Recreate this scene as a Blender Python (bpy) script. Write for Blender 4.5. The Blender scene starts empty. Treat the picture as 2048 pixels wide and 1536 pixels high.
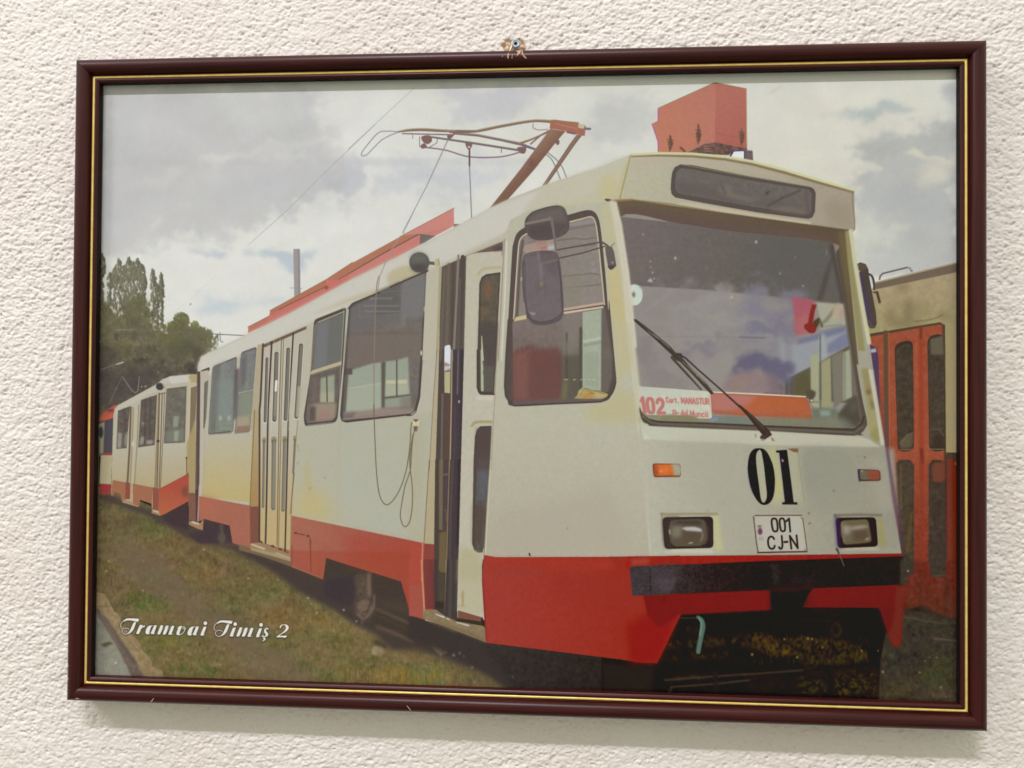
import bpy, bmesh, math, random
import numpy as np
from mathutils import Matrix, Vector

C = bpy.context.scene.collection
scene = bpy.context.scene
random.seed(7)

# ------------------------------------------------------------------ camera
cam_data = bpy.data.cameras.new('camera')
cam_data.sensor_fit = 'HORIZONTAL'
cam_data.sensor_width = 36.0
cam_data.lens = 36.0 * 1540.0 / 2048.0
cam_data.clip_start = 0.01
cam_data.clip_end = 100
cam = bpy.data.objects.new('camera', cam_data)
C.objects.link(cam)
cam.matrix_world = Matrix(((0.99793, -0.006225, 0.064009, 0.038737),
                           (0.063921, -0.013488, -0.997864, -0.624178),
                           (0.007075, 0.99989, -0.013062, -0.010271),
                           (0, 0, 0, 1)))
scene.camera = cam

# ------------------------------------------------------------------ light
world = bpy.data.worlds.new('World')
scene.world = world
world.use_nodes = True
bg = world.node_tree.nodes['Background']
# light bounced about by the room: pale walls and ceiling, a darker floor
wnt = world.node_tree
wtc = wnt.nodes.new('ShaderNodeTexCoord'); wsp = wnt.nodes.new('ShaderNodeSeparateXYZ')
wmr = wnt.nodes.new('ShaderNodeMapRange'); wmr.interpolation_type = 'SMOOTHSTEP'
wmr.inputs['From Min'].default_value = -0.75; wmr.inputs['From Max'].default_value = 0.55
wrp = wnt.nodes.new('ShaderNodeValToRGB')
wrp.color_ramp.elements[0].color = (0.30, 0.28, 0.22, 1); wrp.color_ramp.elements[1].color = (1.0, 0.965, 0.80, 1)
wnt.links.new(wtc.outputs['Generated'], wsp.inputs[0]); wnt.links.new(wsp.outputs['Z'], wmr.inputs['Value'])
wnt.links.new(wmr.outputs['Result'], wrp.inputs['Fac']); wnt.links.new(wrp.outputs['Color'], bg.inputs['Color'])
bg.inputs['Strength'].default_value = 0.80

def tube_lamp(name, loc, energy, length):                     # fluorescent tubes below the ceiling
    d = bpy.data.lights.new(name, 'AREA')
    d.shape = 'RECTANGLE'; d.size = length; d.size_y = 0.10
    d.energy = energy; d.color = (0.95, 0.90, 1.0)
    o = bpy.data.objects.new(name, d)
    C.objects.link(o)
    o.location = loc
    o.rotation_euler = Vector((0, -loc[1], -loc[2])).to_track_quat('-Z', 'Y').to_euler()
tube_lamp('ceiling_tube', (-0.55, -2.8, 3.5), 108.0, 1.5)
tube_lamp('ceiling_tube', (-3.0, -2.0, 2.6), 71.0, 1.5)

scene.view_settings.view_transform = 'Standard'
scene.view_settings.look = 'None'
scene.view_settings.exposure = 0.0
scene.view_settings.gamma = 1.0

# ------------------------------------------------------------------ helpers
def tag(o, label=None, cat=None, group=None, kind=None):
    if label: o['label'] = label
    if cat: o['category'] = cat
    if group: o['group'] = group
    if kind: o['kind'] = kind
    return o

def link(name, mesh, mat, parent=None):
    o = bpy.data.objects.new(name, mesh)
    C.objects.link(o)
    if mat: mesh.materials.append(mat)
    if parent: o.parent = parent
    return o

def pydata(name, verts, faces, mat, parent=None, smooth=False):
    me = bpy.data.meshes.new(name)
    me.from_pydata(verts, [], faces)
    bm = bmesh.new(); bm.from_mesh(me)
    bmesh.ops.recalc_face_normals(bm, faces=bm.faces)
    bm.to_mesh(me); bm.free()
    if smooth:
        me.polygons.foreach_set('use_smooth', [True] * len(me.polygons))
    me.update()
    return link(name, me, mat, parent)

def material(name):
    m = bpy.data.materials.new(name)
    m.use_nodes = True
    nt = m.node_tree
    return m, nt, nt.nodes['Principled BSDF']

def node(nt, kind, **kw):
    n = nt.nodes.new(kind)
    for k, v in kw.items():
        if k in n.inputs: n.inputs[k].default_value = v
        else: setattr(n, k, v)
    return n

# ------------------------------------------------------------------ noise fields
def gauss_field(h, w, sx, sy, seed):
    r = np.random.RandomState(seed)
    f = np.fft.rfft2(r.standard_normal((h, w)))
    ky = np.fft.fftfreq(h)[:, None]; kx = np.fft.rfftfreq(w)[None, :]
    f *= np.exp(-2 * np.pi ** 2 * ((kx * sx) ** 2 + (ky * sy) ** 2))
    g = np.fft.irfft2(f, (h, w))
    return ((g - g.mean()) / g.std()).astype(np.float32)

# ------------------------------------------------------------------ wall: roughcast plaster
GX = np.concatenate([np.linspace(-1.6, -0.47, 60)[:-1], np.linspace(-0.47, 0.47, 1500), np.linspace(0.47, 1.6, 60)[1:]])
GZ = np.concatenate([np.linspace(-1.2, -0.36, 50)[:-1], np.linspace(-0.36, 0.36, 1150), np.linspace(0.36, 1.2, 50)[1:]])
nx, nz = len(GX), len(GZ)
g1 = gauss_field(nz, nx, 2.15, 1.6, 1)        # grains of about 2 mm, drawn out a little along the trowel
g2 = gauss_field(nz, nx, 1.15, 0.95, 2)        # sand
g3 = gauss_field(nz, nx, 11, 7, 3)             # trowel unevenness
g4 = gauss_field(nz, nx, 60, 50, 4)
lump = np.tanh(1.1 * g1 + 0.35 * g2)
grain = 0.40 * lump + 0.17 * g2
pit = np.clip(-(0.62 * g1 + 0.72 * g2) - 1.30, 0, 1.6)
hmm = grain * (0.95 + 0.10 * g4) - 0.75 * pit + 0.16 * g3
hmm = hmm * 0.80
XX, ZZ = np.meshgrid(GX, GZ)
# knocked-out plaster round the screw: hollow with a ragged rim
rag = gauss_field(nz, nx, 3.4, 3.4, 5)
ang = np.arctan2(ZZ - 0.2725, XX + 0.001)
rad = np.hypot((XX + 0.0016) / 1.3, (ZZ - 0.2722)) * 1000
hole = np.clip((9.0 + 1.2 * rag - rad) / 1.0, 0, 1)
hmm = hmm * (1 - 0.4 * hole) - 1.2 * hole + 0.8 * hole * gauss_field(nz, nx, 1.6, 1.6, 6)
me = bpy.data.meshes.new('wall')
co = np.empty((nz, nx, 3), np.float32)
co[..., 0] = XX; co[..., 1] = -hmm / 1000.0; co[..., 2] = ZZ
idx = np.arange(nx * nz, dtype=np.int32).reshape(nz, nx)
quads = np.stack([idx[:-1, :-1], idx[:-1, 1:], idx[1:, 1:], idx[1:, :-1]], -1)
# behind the picture the plaster is kept coarse: every tenth grid line only
a0, a1 = np.searchsorted(GX, (-0.325, 0.325)); b0, b1 = np.searchsorted(GZ, (-0.225, 0.225))
a1 -= (a1 - a0) % 10; b1 -= (b1 - b0) % 10
cg = idx[b0:b1 + 1:10, a0:a1 + 1:10]
coarse = np.stack([cg[:-1, :-1], cg[:-1, 1:], cg[1:, 1:], cg[1:, :-1]], -1).reshape(-1, 4)
fine_q = np.ones(quads.shape[:2], bool); fine_q[b0:b1, a0:a1] = False
quads = np.concatenate([quads[fine_q], coarse])
me.vertices.add(nx * nz)
me.vertices.foreach_set('co', co.ravel())
me.loops.add(quads.size); me.loops.foreach_set('vertex_index', quads.ravel())
me.polygons.add(len(quads)); me.polygons.foreach_set('loop_start', np.arange(0, quads.size, 4, dtype=np.int32))
me.update(calc_edges=True)
me.polygons.foreach_set('use_smooth', np.ones(len(quads), bool))
at = me.attributes.new('broken', 'FLOAT', 'POINT'); at.data.foreach_set('value', hole.astype(np.float32).ravel())
m, nt, p = material('white_roughcast')
tc = node(nt, 'ShaderNodeTexCoord')
n1 = node(nt, 'ShaderNodeTexNoise', Scale=9.0, Detail=4.0)
n2 = node(nt, 'ShaderNodeTexNoise', Scale=900.0, Detail=2.0)
n3 = node(nt, 'ShaderNodeTexNoise', Scale=420.0, Detail=3.0)
for n in (n1, n2, n3): nt.links.new(tc.outputs['Object'], n.inputs['Vector'])
r1 = node(nt, 'ShaderNodeValToRGB')
r1.color_ramp.elements[0].position = 0.35; r1.color_ramp.elements[0].color = (0.80, 0.755, 0.70, 1)
r1.color_ramp.elements[1].position = 0.65; r1.color_ramp.elements[1].color = (0.83, 0.80, 0.755, 1)
nt.links.new(n1.outputs['Fac'], r1.inputs['Fac'])
r2 = node(nt, 'ShaderNodeValToRGB')
e = r2.color_ramp.elements
e[0].position = 0.36; e[0].color = (0.42, 0.29, 0.18, 1)
e[1].position = 0.66; e[1].color = (0.74, 0.66, 0.54, 1)
x = e.new(0.50); x.color = (0.64, 0.44, 0.28, 1)
nt.links.new(n3.outputs['Fac'], r2.inputs['Fac'])
av = node(nt, 'ShaderNodeAttribute', attribute_name='broken')
mx = node(nt, 'ShaderNodeMix', data_type='RGBA')
nt.links.new(av.outputs['Fac'], mx.inputs['Factor'])
nt.links.new(r1.outputs['Color'], mx.inputs['A']); nt.links.new(r2.outputs['Color'], mx.inputs['B'])
nt.links.new(mx.outputs['Result'], p.inputs['Base Color'])
bp = node(nt, 'ShaderNodeBump', Strength=0.6, Distance=0.0004)
nt.links.new(n2.outputs['Fac'], bp.inputs['Height']); nt.links.new(bp.outputs['Normal'], p.inputs['Normal'])
p.inputs['Roughness'].default_value = 0.75
p.inputs['Specular IOR Level'].default_value = 0.3
tag(link('wall', me, m), 'white roughcast plaster wall', None, None, 'structure')

# ------------------------------------------------------------------ frame
OW, OH = 0.3598, 0.2615          # half outer width and height of the frame
wood, nt, p = material('mahogany_foil')
tc = node(nt, 'ShaderNodeTexCoord')
mp = node(nt, 'ShaderNodeMapping'); mp.inputs['Scale'].default_value = (14, 700, 700)
nz1 = node(nt, 'ShaderNodeTexNoise', Scale=1.0, Detail=6.0, Roughness=0.65)
nt.links.new(tc.outputs['Object'], mp.inputs['Vector']); nt.links.new(mp.outputs['Vector'], nz1.inputs['Vector'])
rp = node(nt, 'ShaderNodeValToRGB')
rp.color_ramp.elements[0].position = 0.30; rp.color_ramp.elements[0].color = (0.019, 0.0024, 0.0022, 1)
rp.color_ramp.elements[1].position = 0.72; rp.color_ramp.elements[1].color = (0.070, 0.0080, 0.0068, 1)
nt.links.new(nz1.outputs['Fac'], rp.inputs['Fac']); nt.links.new(rp.outputs['Color'], p.inputs['Base Color'])
p.inputs['Roughness'].default_value = 0.34
p.inputs['Specular IOR Level'].default_value = 0.30
nb = node(nt, 'ShaderNodeTexNoise', Scale=260.0, Detail=2.0)
bp = node(nt, 'ShaderNodeBump', Strength=0.10, Distance=0.0005)
nt.links.new(tc.outputs['Object'], nb.inputs['Vector'])
nt.links.new(nb.outputs['Fac'], bp.inputs['Height']); nt.links.new(bp.outputs['Normal'], p.inputs['Normal'])

rebate_shade_mat, nt, p = material('painted_shade_rebate')  # shade of the rebate put into its colour
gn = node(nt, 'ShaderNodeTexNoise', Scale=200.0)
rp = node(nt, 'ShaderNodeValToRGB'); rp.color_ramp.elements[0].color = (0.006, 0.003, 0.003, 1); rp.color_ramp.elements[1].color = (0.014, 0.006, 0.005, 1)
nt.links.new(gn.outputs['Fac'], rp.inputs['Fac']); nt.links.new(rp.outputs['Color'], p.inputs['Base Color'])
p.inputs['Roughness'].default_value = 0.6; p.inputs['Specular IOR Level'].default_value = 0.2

gold, nt, p = material('gold_foil')
tc = node(nt, 'ShaderNodeTexCoord')
gn = node(nt, 'ShaderNodeTexNoise', Scale=160.0, Detail=3.0)
nt.links.new(tc.outputs['Object'], gn.inputs['Vector'])
rp = node(nt, 'ShaderNodeValToRGB')
rp.color_ramp.elements[0].position = 0.3; rp.color_ramp.elements[0].color = (0.92, 0.64, 0.16, 1)
rp.color_ramp.elements[1].position = 0.7; rp.color_ramp.elements[1].color = (1.0, 0.80, 0.28, 1)
nt.links.new(gn.outputs['Fac'], rp.inputs['Fac']); nt.links.new(rp.outputs['Color'], p.inputs['Base Color'])
p.inputs['Metallic'].default_value = 0.35
p.inputs['Roughness'].default_value = 0.33

bare, nt, p = material('bare_fibreboard')
tc = node(nt, 'ShaderNodeTexCoord')
gn = node(nt, 'ShaderNodeTexNoise', Scale=600.0, Detail=3.0)
nt.links.new(tc.outputs['Object'], gn.inputs['Vector'])
rp = node(nt, 'ShaderNodeValToRGB')
rp.color_ramp.elements[0].position = 0.3; rp.color_ramp.elements[0].color = (0.42, 0.25, 0.13, 1)
rp.color_ramp.elements[1].position = 0.7; rp.color_ramp.elements[1].color = (0.66, 0.50, 0.32, 1)
nt.links.new(gn.outputs['Fac'], rp.inputs['Fac']); nt.links.new(rp.outputs['Color'], p.inputs['Base Color'])
p.inputs['Roughness'].default_value = 0.9

picture = bpy.data.objects.new('framed_picture', None)
C.objects.link(picture)
picture.location = (0, 0, -OH)
tag(picture, 'large framed tram photograph in a dark mahogany frame with gold line', 'framed picture')
UP = Vector((0, 0, OH))          # children are built about the picture's centre

# moulding section: u across from the outer edge, v out from the wall (mm)
SEC = [(0, 4), (0, 17.2)]
for k in range(0, 19):
    a = math.pi * k / 18
    u = 0.5 + 6.0 * (1 - math.cos(a)) + 0.15
    SEC.append((u, 19.2 + 6.4 * math.sin(a) ** 0.85 if k < 18 else 19.2))
SEC += [(12.9, 19.0), (13.5, 19.0), (13.7, 19.4), (16.0, 19.4), (16.15, 19.2)]
SEC += [(16.4, 19.3), (16.5, 20.5), (16.8, 20.95), (17.3, 21.15), (17.8, 21.12), (18.15, 20.97), (19.45, 19.97), (19.5, 19.7), (19.5, 14.6), (16.6, 14.6), (16.6, 4)]
GSEC = [(13.75, 19.35)] + [(14.85 - 1.05 * math.cos(math.pi * k / 8), 19.6 + 0.85 * math.sin(math.pi * k / 8)) for k in range(9)] + [(15.95, 19.35)]

# every side is made lying along its own X axis, cut at 45 degrees, then turned into place
SIDES = [('top', 0.0, OW, (0, 0, OH)), ('right', math.pi / 2, OH, (OW, 0, 0)),
         ('bottom', math.pi, OW, (0, 0, -OH)), ('left', -math.pi / 2, OH, (-OW, 0, 0))]
def sweep(name, sec, half, mat, parent, smooth=True):
    n = len(sec); verts = []; faces = []
    for s in (-1, 1):
        for u, v in sec:
            verts.append((s * (half - u / 1000 - 0.00006), -v / 1000, -u / 1000))
    for i in range(n):
        j = (i + 1) % n
        faces.append((i, j, n + j, n + i))
    faces.append(tuple(range(n))); faces.append(tuple(range(2 * n - 1, n - 1, -1)))
    o = pydata(name, verts, faces, mat, parent)
    me = o.data
    me.polygons.foreach_set('use_smooth', [True] * len(me.polygons))
    me.set_sharp_from_angle(angle=math.radians(32))
    if name == 'frame_rail':                      # shade inside the lip, painted as a near-black colour
        me.materials.append(rebate_shade_mat)
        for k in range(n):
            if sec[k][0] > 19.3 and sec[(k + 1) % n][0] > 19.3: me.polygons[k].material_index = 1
    return o
rails = {}
for side, rot, half, pos in SIDES:
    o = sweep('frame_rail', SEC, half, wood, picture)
    o.matrix_local = Matrix.Translation(Vector(pos) + UP) @ Matrix.Rotation(rot, 4, 'Y')
    tag(o, {'top': 'top rail with chipped edge under the screw', 'right': 'right-hand rail of the frame',
            'bottom': 'bottom rail with small pale scratches', 'left': 'left-hand rail of the frame'}[side])
    sweep('gold_line', GSEC, half, gold, o)
    rails[side] = o

for q in rails['bottom'].data.polygons: q.material_index = 0  # the lit bottom rail gets no painted shade

def sec_v(u):                    # height of the moulding at u (mm)
    best = 19
    for (u0, v0), (u1, v1) in zip(SEC[1:21], SEC[2:22]):
        if u0 <= u <= u1 and u1 > u0: best = v0 + (v1 - v0) * (u - u0) / (u1 - u0)
    return best
def chip(side, pts):             # torn foil: a thin ragged flake that follows the moulding; pts = x along the rail, u across (mm)
    q = np.asarray(pts, float); st = 0.22
    xs = np.arange(q[:, 0].min() - st, q[:, 0].max() + 2 * st, st); us = np.arange(max(0.2, q[:, 1].min() - st), q[:, 1].max() + 2 * st, st)
    def inside(x, u):
        r = False
        for (x0, u0), (x1, u1) in zip(q, np.roll(q, -1, 0)):
            if (u0 > u) != (u1 > u) and x < x0 + (u - u0) * (x1 - x0) / (u1 - u0): r = not r
        return r
    vid = {}; v = []; f = []
    def vert(i, k):
        if (i, k) not in vid:
            vid[i, k] = len(v)
            v.append((xs[i] / 1000, -(sec_v(us[k]) + 0.10 + 0.12 * random.random()) / 1000, -us[k] / 1000))
        return vid[i, k]
    for i in range(len(xs) - 1):
        for k in range(len(us) - 1):
            if inside((xs[i] + xs[i + 1]) / 2, (us[k] + us[k + 1]) / 2):
                f.append((vert(i, k), vert(i + 1, k), vert(i + 1, k + 1), vert(i, k + 1)))
    o = pydata('chip', v, f, bare, rails[side])
    md = o.modifiers.new('depth', 'SOLIDIFY'); md.thickness = 0.0003; md.offset = 0
chip('top', [(1.6, 2.48), (2.6, 1.78), (4.4, 2.06), (5.9, 2.34), (5.2, 3.88), (4.4, 5.42), (3.0, 6.54), (2.0, 7.38), (2.6, 5.28), (3.1, 3.88)])
chip('top', [(6.3, 2.06), (6.9, 2.48), (7.1, 5.28), (8.6, 7.1), (9.9, 8.5), (9.6, 9.34), (7.8, 7.94), (6.3, 5.84), (5.8, 4.72)])
chip('top', [(-4.9, 4.72), (-4.1, 4.3), (-3.7, 6.12), (-4.2, 8.5), (-4.7, 9.06), (-5.3, 7.1)])
chip('top', [(-9.4, 6.68), (-8.8, 6.26), (-8.5, 7.1), (-9.0, 7.66)])
chip('top', [(-1.4, 5.56), (-1.0, 5.56), (-1.3, 8.92), (-1.7, 8.92)])
# the bottom rail is turned half round, so its own x runs to the left and u upward
chip('bottom', [(80.5, 7.5), (80.1, 7.3), (77.6, 4.5), (77.0, 2.8), (77.5, 2.9), (78.4, 4.6)][::-1])
chip('bottom', [(284.8, 6.1), (284.4, 6.2), (286.2, 3.6), (287.4, 2.7), (287.7, 3.0), (286.6, 4.0)])
chip('bottom', [(350, 3.9), (349.0, 4.3), (346.8, 3.7), (347.0, 3.4)])
chip('left', [(-243.0, 3.2), (-242.4, 3.0), (-241.0, 3.1), (-241.0, 3.6), (-242.8, 3.8)])
chip('left', [(-232.0, 3.4), (-231.2, 3.3), (-231.0, 3.8), (-232.0, 3.9)])

# backing board
board, nt, p = material('brown_hardboard')
tc = node(nt, 'ShaderNodeTexCoord'); gn = node(nt, 'ShaderNodeTexNoise', Scale=300.0, Detail=4.0)
nt.links.new(tc.outputs['Object'], gn.inputs['Vector'])
rp = node(nt, 'ShaderNodeValToRGB')
rp.color_ramp.elements[0].color = (0.10, 0.055, 0.03, 1); rp.color_ramp.elements[1].color = (0.22, 0.13, 0.07, 1)
nt.links.new(gn.outputs['Fac'], rp.inputs['Fac']); nt.links.new(rp.outputs['Color'], p.inputs['Base Color'])
def slab(name, hx, hz, y0, y1, mat, parent):
    v = [(sx * hx, y, sz * hz + OH) for y in (y0, y1) for sx, sz in ((-1, -1), (1, -1), (1, 1), (-1, 1))]
    f = [(0, 1, 2, 3), (7, 6, 5, 4)] + [(i, (i + 1) % 4, 4 + (i + 1) % 4, 4 + i) for i in range(4)]
    return pydata(name, v, f, mat, parent)
slab('backing_board', 0.3430, 0.2447, -0.0105, -0.0131, board, picture)

# glass pane: clear, with a weak mirror reflection growing towards grazing view
glass, nt, p = material('picture_glass')
nt.nodes.remove(p)
lw = node(nt, 'ShaderNodeLayerWeight', Blend=0.5)
pw = node(nt, 'ShaderNodeMath', operation='POWER'); pw.inputs[1].default_value = 5.0
ml = node(nt, 'ShaderNodeMath', operation='MULTIPLY_ADD'); ml.inputs[1].default_value = 0.9; ml.inputs[2].default_value = 0.010
tb = node(nt, 'ShaderNodeBsdfTransparent'); tb.inputs['Color'].default_value = (0.99, 1.0, 0.99, 1)
gb = node(nt, 'ShaderNodeBsdfGlossy', Roughness=0.02)
ms = node(nt, 'ShaderNodeMixShader')
nt.links.new(lw.outputs['Facing'], pw.inputs[0]); nt.links.new(pw.outputs[0], ml.inputs[0])
nt.links.new(ml.outputs[0], ms.inputs[0]); nt.links.new(tb.outputs[0], ms.inputs[1]); nt.links.new(gb.outputs[0], ms.inputs[2])
nt.links.new(ms.outputs[0], nt.nodes['Material Output'].inputs['Surface'])

# ------------------------------------------------------------------ screw, wire, crumbs
zinc, nt, p = material('zinc_plated_steel')
tc = node(nt, 'ShaderNodeTexCoord'); gn = node(nt, 'ShaderNodeTexNoise', Scale=500.0, Detail=3.0)
nt.links.new(tc.outputs['Object'], gn.inputs['Vector'])
rp = node(nt, 'ShaderNodeValToRGB')
rp.color_ramp.elements[0].color = (0.36, 0.42, 0.46, 1); rp.color_ramp.elements[1].color = (0.60, 0.66, 0.68, 1)
nt.links.new(gn.outputs['Fac'], rp.inputs['Fac']); nt.links.new(rp.outputs['Color'], p.inputs['Base Color'])
p.inputs['Metallic'].default_value = 0.55; p.inputs['Roughness'].default_value = 0.38
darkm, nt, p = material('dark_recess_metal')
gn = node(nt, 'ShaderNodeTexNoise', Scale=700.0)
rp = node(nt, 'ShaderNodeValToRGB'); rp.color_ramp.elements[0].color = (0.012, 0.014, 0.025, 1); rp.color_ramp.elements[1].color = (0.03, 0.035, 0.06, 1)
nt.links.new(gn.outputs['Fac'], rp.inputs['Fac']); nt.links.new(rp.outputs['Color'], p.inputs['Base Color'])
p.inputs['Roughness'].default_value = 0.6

def lathe(name, prof, mat, parent, seg=40):
    v = []; f = []; n = len(prof)
    for s in range(seg):
        a = 2 * math.pi * s / seg
        v += [(r * math.cos(a) / 1000, -y / 1000, r * math.sin(a) / 1000) for r, y in prof]
    for s in range(seg):
        t = (s + 1) % seg
        f += [(s * n + i, s * n + i + 1, t * n + i + 1, t * n + i) for i in range(n - 1)]
    o = pydata(name, v, f, mat, parent, True)
    o.data.set_sharp_from_angle(angle=math.radians(40))
    return o
screw = bpy.data.objects.new('wall_screw', None); C.objects.link(screw)
screw.location = (0.0001, 0, 0.2729)
tag(screw, 'zinc screw in broken plaster just above the top of the frame', 'screw')
# pan head with a star recess: recess walls are real, sunk 1.4 mm
lathe('screw_head', [(0.01, 4.0), (2.1, 4.0), (3.7, 4.6), (4.15, 5.4), (4.1, 6.1), (3.7, 6.9), (3.2, 7.35), (2.75, 7.5), (2.5, 7.4), (2.2, 7.2), (2.04, 7.1)], zinc, screw)
star = []
for k in range(48):
    a = 2 * math.pi * k / 48 + 0.35
    star.append((1.50 + 0.38 * math.cos(6 * a), a))
v = []; n = 48
for ring, y in ((0, 7.1), (1, 7.1), (2, 5.7)):
    for r, a in star:
        rr = 2.05 if ring == 0 else r
        v.append((rr * math.cos(a) / 1000, -y / 1000, rr * math.sin(a) / 1000))
f = []
for k in range(n):
    t = (k + 1) % n
    f += [(k, t, n + t, n + k), (n + k, n + t, 2 * n + t, 2 * n + k)]
o = pydata('drive_rim', v[:2 * n], f[0::2], zinc, screw)
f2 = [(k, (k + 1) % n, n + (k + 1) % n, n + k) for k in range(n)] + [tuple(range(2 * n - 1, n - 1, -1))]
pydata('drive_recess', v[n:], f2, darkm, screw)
lathe('shank', [(1.9, -12), (1.9, 4.2)], zinc, screw, 20)

wirem, nt, p = material('brass_wire')
gn = node(nt, 'ShaderNodeTexNoise', Scale=900.0)
rp = node(nt, 'ShaderNodeValToRGB'); rp.color_ramp.elements[0].color = (0.60, 0.47, 0.24, 1); rp.color_ramp.elements[1].color = (0.85, 0.75, 0.50, 1)
nt.links.new(gn.outputs['Fac'], rp.inputs['Fac']); nt.links.new(rp.outputs['Color'], p.inputs['Base Color'])
p.inputs['Metallic'].default_value = 0.6; p.inputs['Roughness'].default_value = 0.35
def tube(name, pts, r, mat, parent, seg=8):
    pts = [Vector(q) for q in pts]; v = []; f = []
    for i, q in enumerate(pts):
        d = (pts[min(i + 1, len(pts) - 1)] - pts[max(i - 1, 0)]).normalized()
        a = d.cross(Vector((0, 1, 0)))
        if a.length < 1e-4: a = d.cross(Vector((1, 0, 0)))
        a.normalize(); b = d.cross(a)
        v += [q + (a * math.cos(2 * math.pi * k / seg) + b * math.sin(2 * math.pi * k / seg)) * r for k in range(seg)]
    for i in range(len(pts) - 1):
        for k in range(seg):
            t = (k + 1) % seg
            f.append((i * seg + k, i * seg + t, (i + 1) * seg + t, (i + 1) * seg + k))
    f.append(tuple(range(seg))); f.append(tuple(range(len(v) - 1, len(v) - seg - 1, -1)))
    return pydata(name, [tuple(q) for q in v], f, mat, parent, True)
tube('hanging_wire', [Vector((-0.0062, -0.0065, 0.2570)) + UP, Vector((-0.0055, -0.0075, 0.2615)) + UP, Vector((-0.0048, -0.0082, 0.2655)) + UP,
                      Vector((-0.0026, -0.0076, 0.2716)) + UP, Vector((-0.0018, -0.0062, 0.2732)) + UP, Vector((-0.0012, -0.0042, 0.2734)) + UP], 0.00055, wirem, picture)

LIT = (0.8818, -0.0383, -0.0547, -0.0237, -0.0073, 0.0103)
TINT = (1.0352, 1.0292, 0.9356)
VEIL = 0.0125

# ------------------------------------------------------------------ the printed photograph, drawn on its sheet
# The print is drawn shape by shape into one picture of the sheet. Shapes were traced in tracing units;
# TR turns those into metres on the flat sheet (x, z about its centre).
TR = np.array([[0.00041884536, 2.95963e-06, -0.43162887], [2.50792e-06, -0.00041806448, 0.31611010], [4.375444e-05, 9.2325988e-06, 1.0]])
SHX, SHZ, PX = 0.3432, 0.2449, 0.00038
PW, PH = int(2 * SHX / PX), int(2 * SHZ / PX)
IMG = np.zeros((PH, PW, 3), np.float32)
PRNG = np.random.RandomState(11)

def to_sheet(P):
    P = np.asarray(P, np.float64)
    q = np.c_[P, np.ones(len(P))] @ TR.T
    return np.c_[(q[:, 0] / q[:, 2] + SHX) / PX, (SHZ - q[:, 1] / q[:, 2]) / PX]
def catmull(P, closed, n=8):
    P = np.asarray(P, float); out = []; N = len(P)
    rng = range(N if closed else N - 1)
    for i in rng:
        if closed: a, b, c, d = P[i - 1], P[i], P[(i + 1) % N], P[(i + 2) % N]
        else: a, b, c, d = P[max(i - 1, 0)], P[i], P[i + 1], P[min(i + 2, N - 1)]
        for k in range(n):
            t = k / n
            out.append(0.5 * (2 * b + (c - a) * t + (2 * a - 5 * b + 4 * c - d) * t * t + (3 * b - a - 3 * c + d) * t ** 3))
    if not closed: out.append(P[-1])
    return np.array(out)
def box1(m, r, ax):
    c = np.cumsum(np.concatenate([np.zeros_like(np.take(m, [0], ax)), m], ax), ax, dtype=np.float64)
    n = m.shape[ax]; i = np.arange(n)
    hi = np.minimum(i + r + 1, n); lo = np.maximum(i - r, 0)
    d = np.take(c, hi, ax) - np.take(c, lo, ax)
    return (d / (2 * r + 1)).astype(np.float32)
def blur(m, s):
    if s <= 0: return m
    if s < 1.2:
        k = np.exp(-0.5 * (np.arange(-3, 4) / s) ** 2); k /= k.sum()
        for ax in (0, 1):
            pad = [(3, 3) if a == ax else (0, 0) for a in range(m.ndim)]
            q = np.pad(m, pad, mode='edge'); n = m.shape[ax]
            m = sum(w * np.take(q, np.arange(j, j + n), ax) for j, w in enumerate(k))
        return m.astype(np.float32)
    r = max(1, int(round(math.sqrt(4 * s * s + 1) / 2 - 0.5)))
    for _ in range(3): m = box1(box1(m, r, 0), r, 1)
    return m
def window(P, pad):
    x0 = int(max(0, math.floor(P[:, 0].min()) - pad)); x1 = int(min(PW, math.ceil(P[:, 0].max()) + pad))
    y0 = int(max(0, math.floor(P[:, 1].min()) - pad)); y1 = int(min(PH, math.ceil(P[:, 1].max()) + pad))
    return x0, y0, x1, y1
def poly_mask(P, b=0.0):
    x0, y0, x1, y1 = window(P, int(3 * b) + 2)
    if x1 <= x0 or y1 <= y0: return None
    S = 3
    h, w = (y1 - y0) * S, (x1 - x0) * S
    ins = np.zeros((h, w), bool)
    cols = (np.arange(w) + 0.5) / S + x0
    for (ax, ay), (bx, by) in zip(P, np.roll(P, -1, 0)):
        if ay == by: continue
        if ay > by: ax, ay, bx, by = bx, by, ax, ay
        i0 = max(0, int(math.ceil((ay - y0) * S - 0.5))); i1 = min(h, int(math.ceil((by - y0) * S - 0.5)))
        if i1 <= i0: continue
        ys = (np.arange(i0, i1) + 0.5) / S + y0
        xc = ax + (ys - ay) * (bx - ax) / (by - ay)
        ins[i0:i1] ^= cols[None, :] < xc[:, None]
    m = ins.reshape(y1 - y0, S, x1 - x0, S).mean((1, 3)).astype(np.float32)
    return (x0, y0, x1, y1), blur(m, b)
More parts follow.
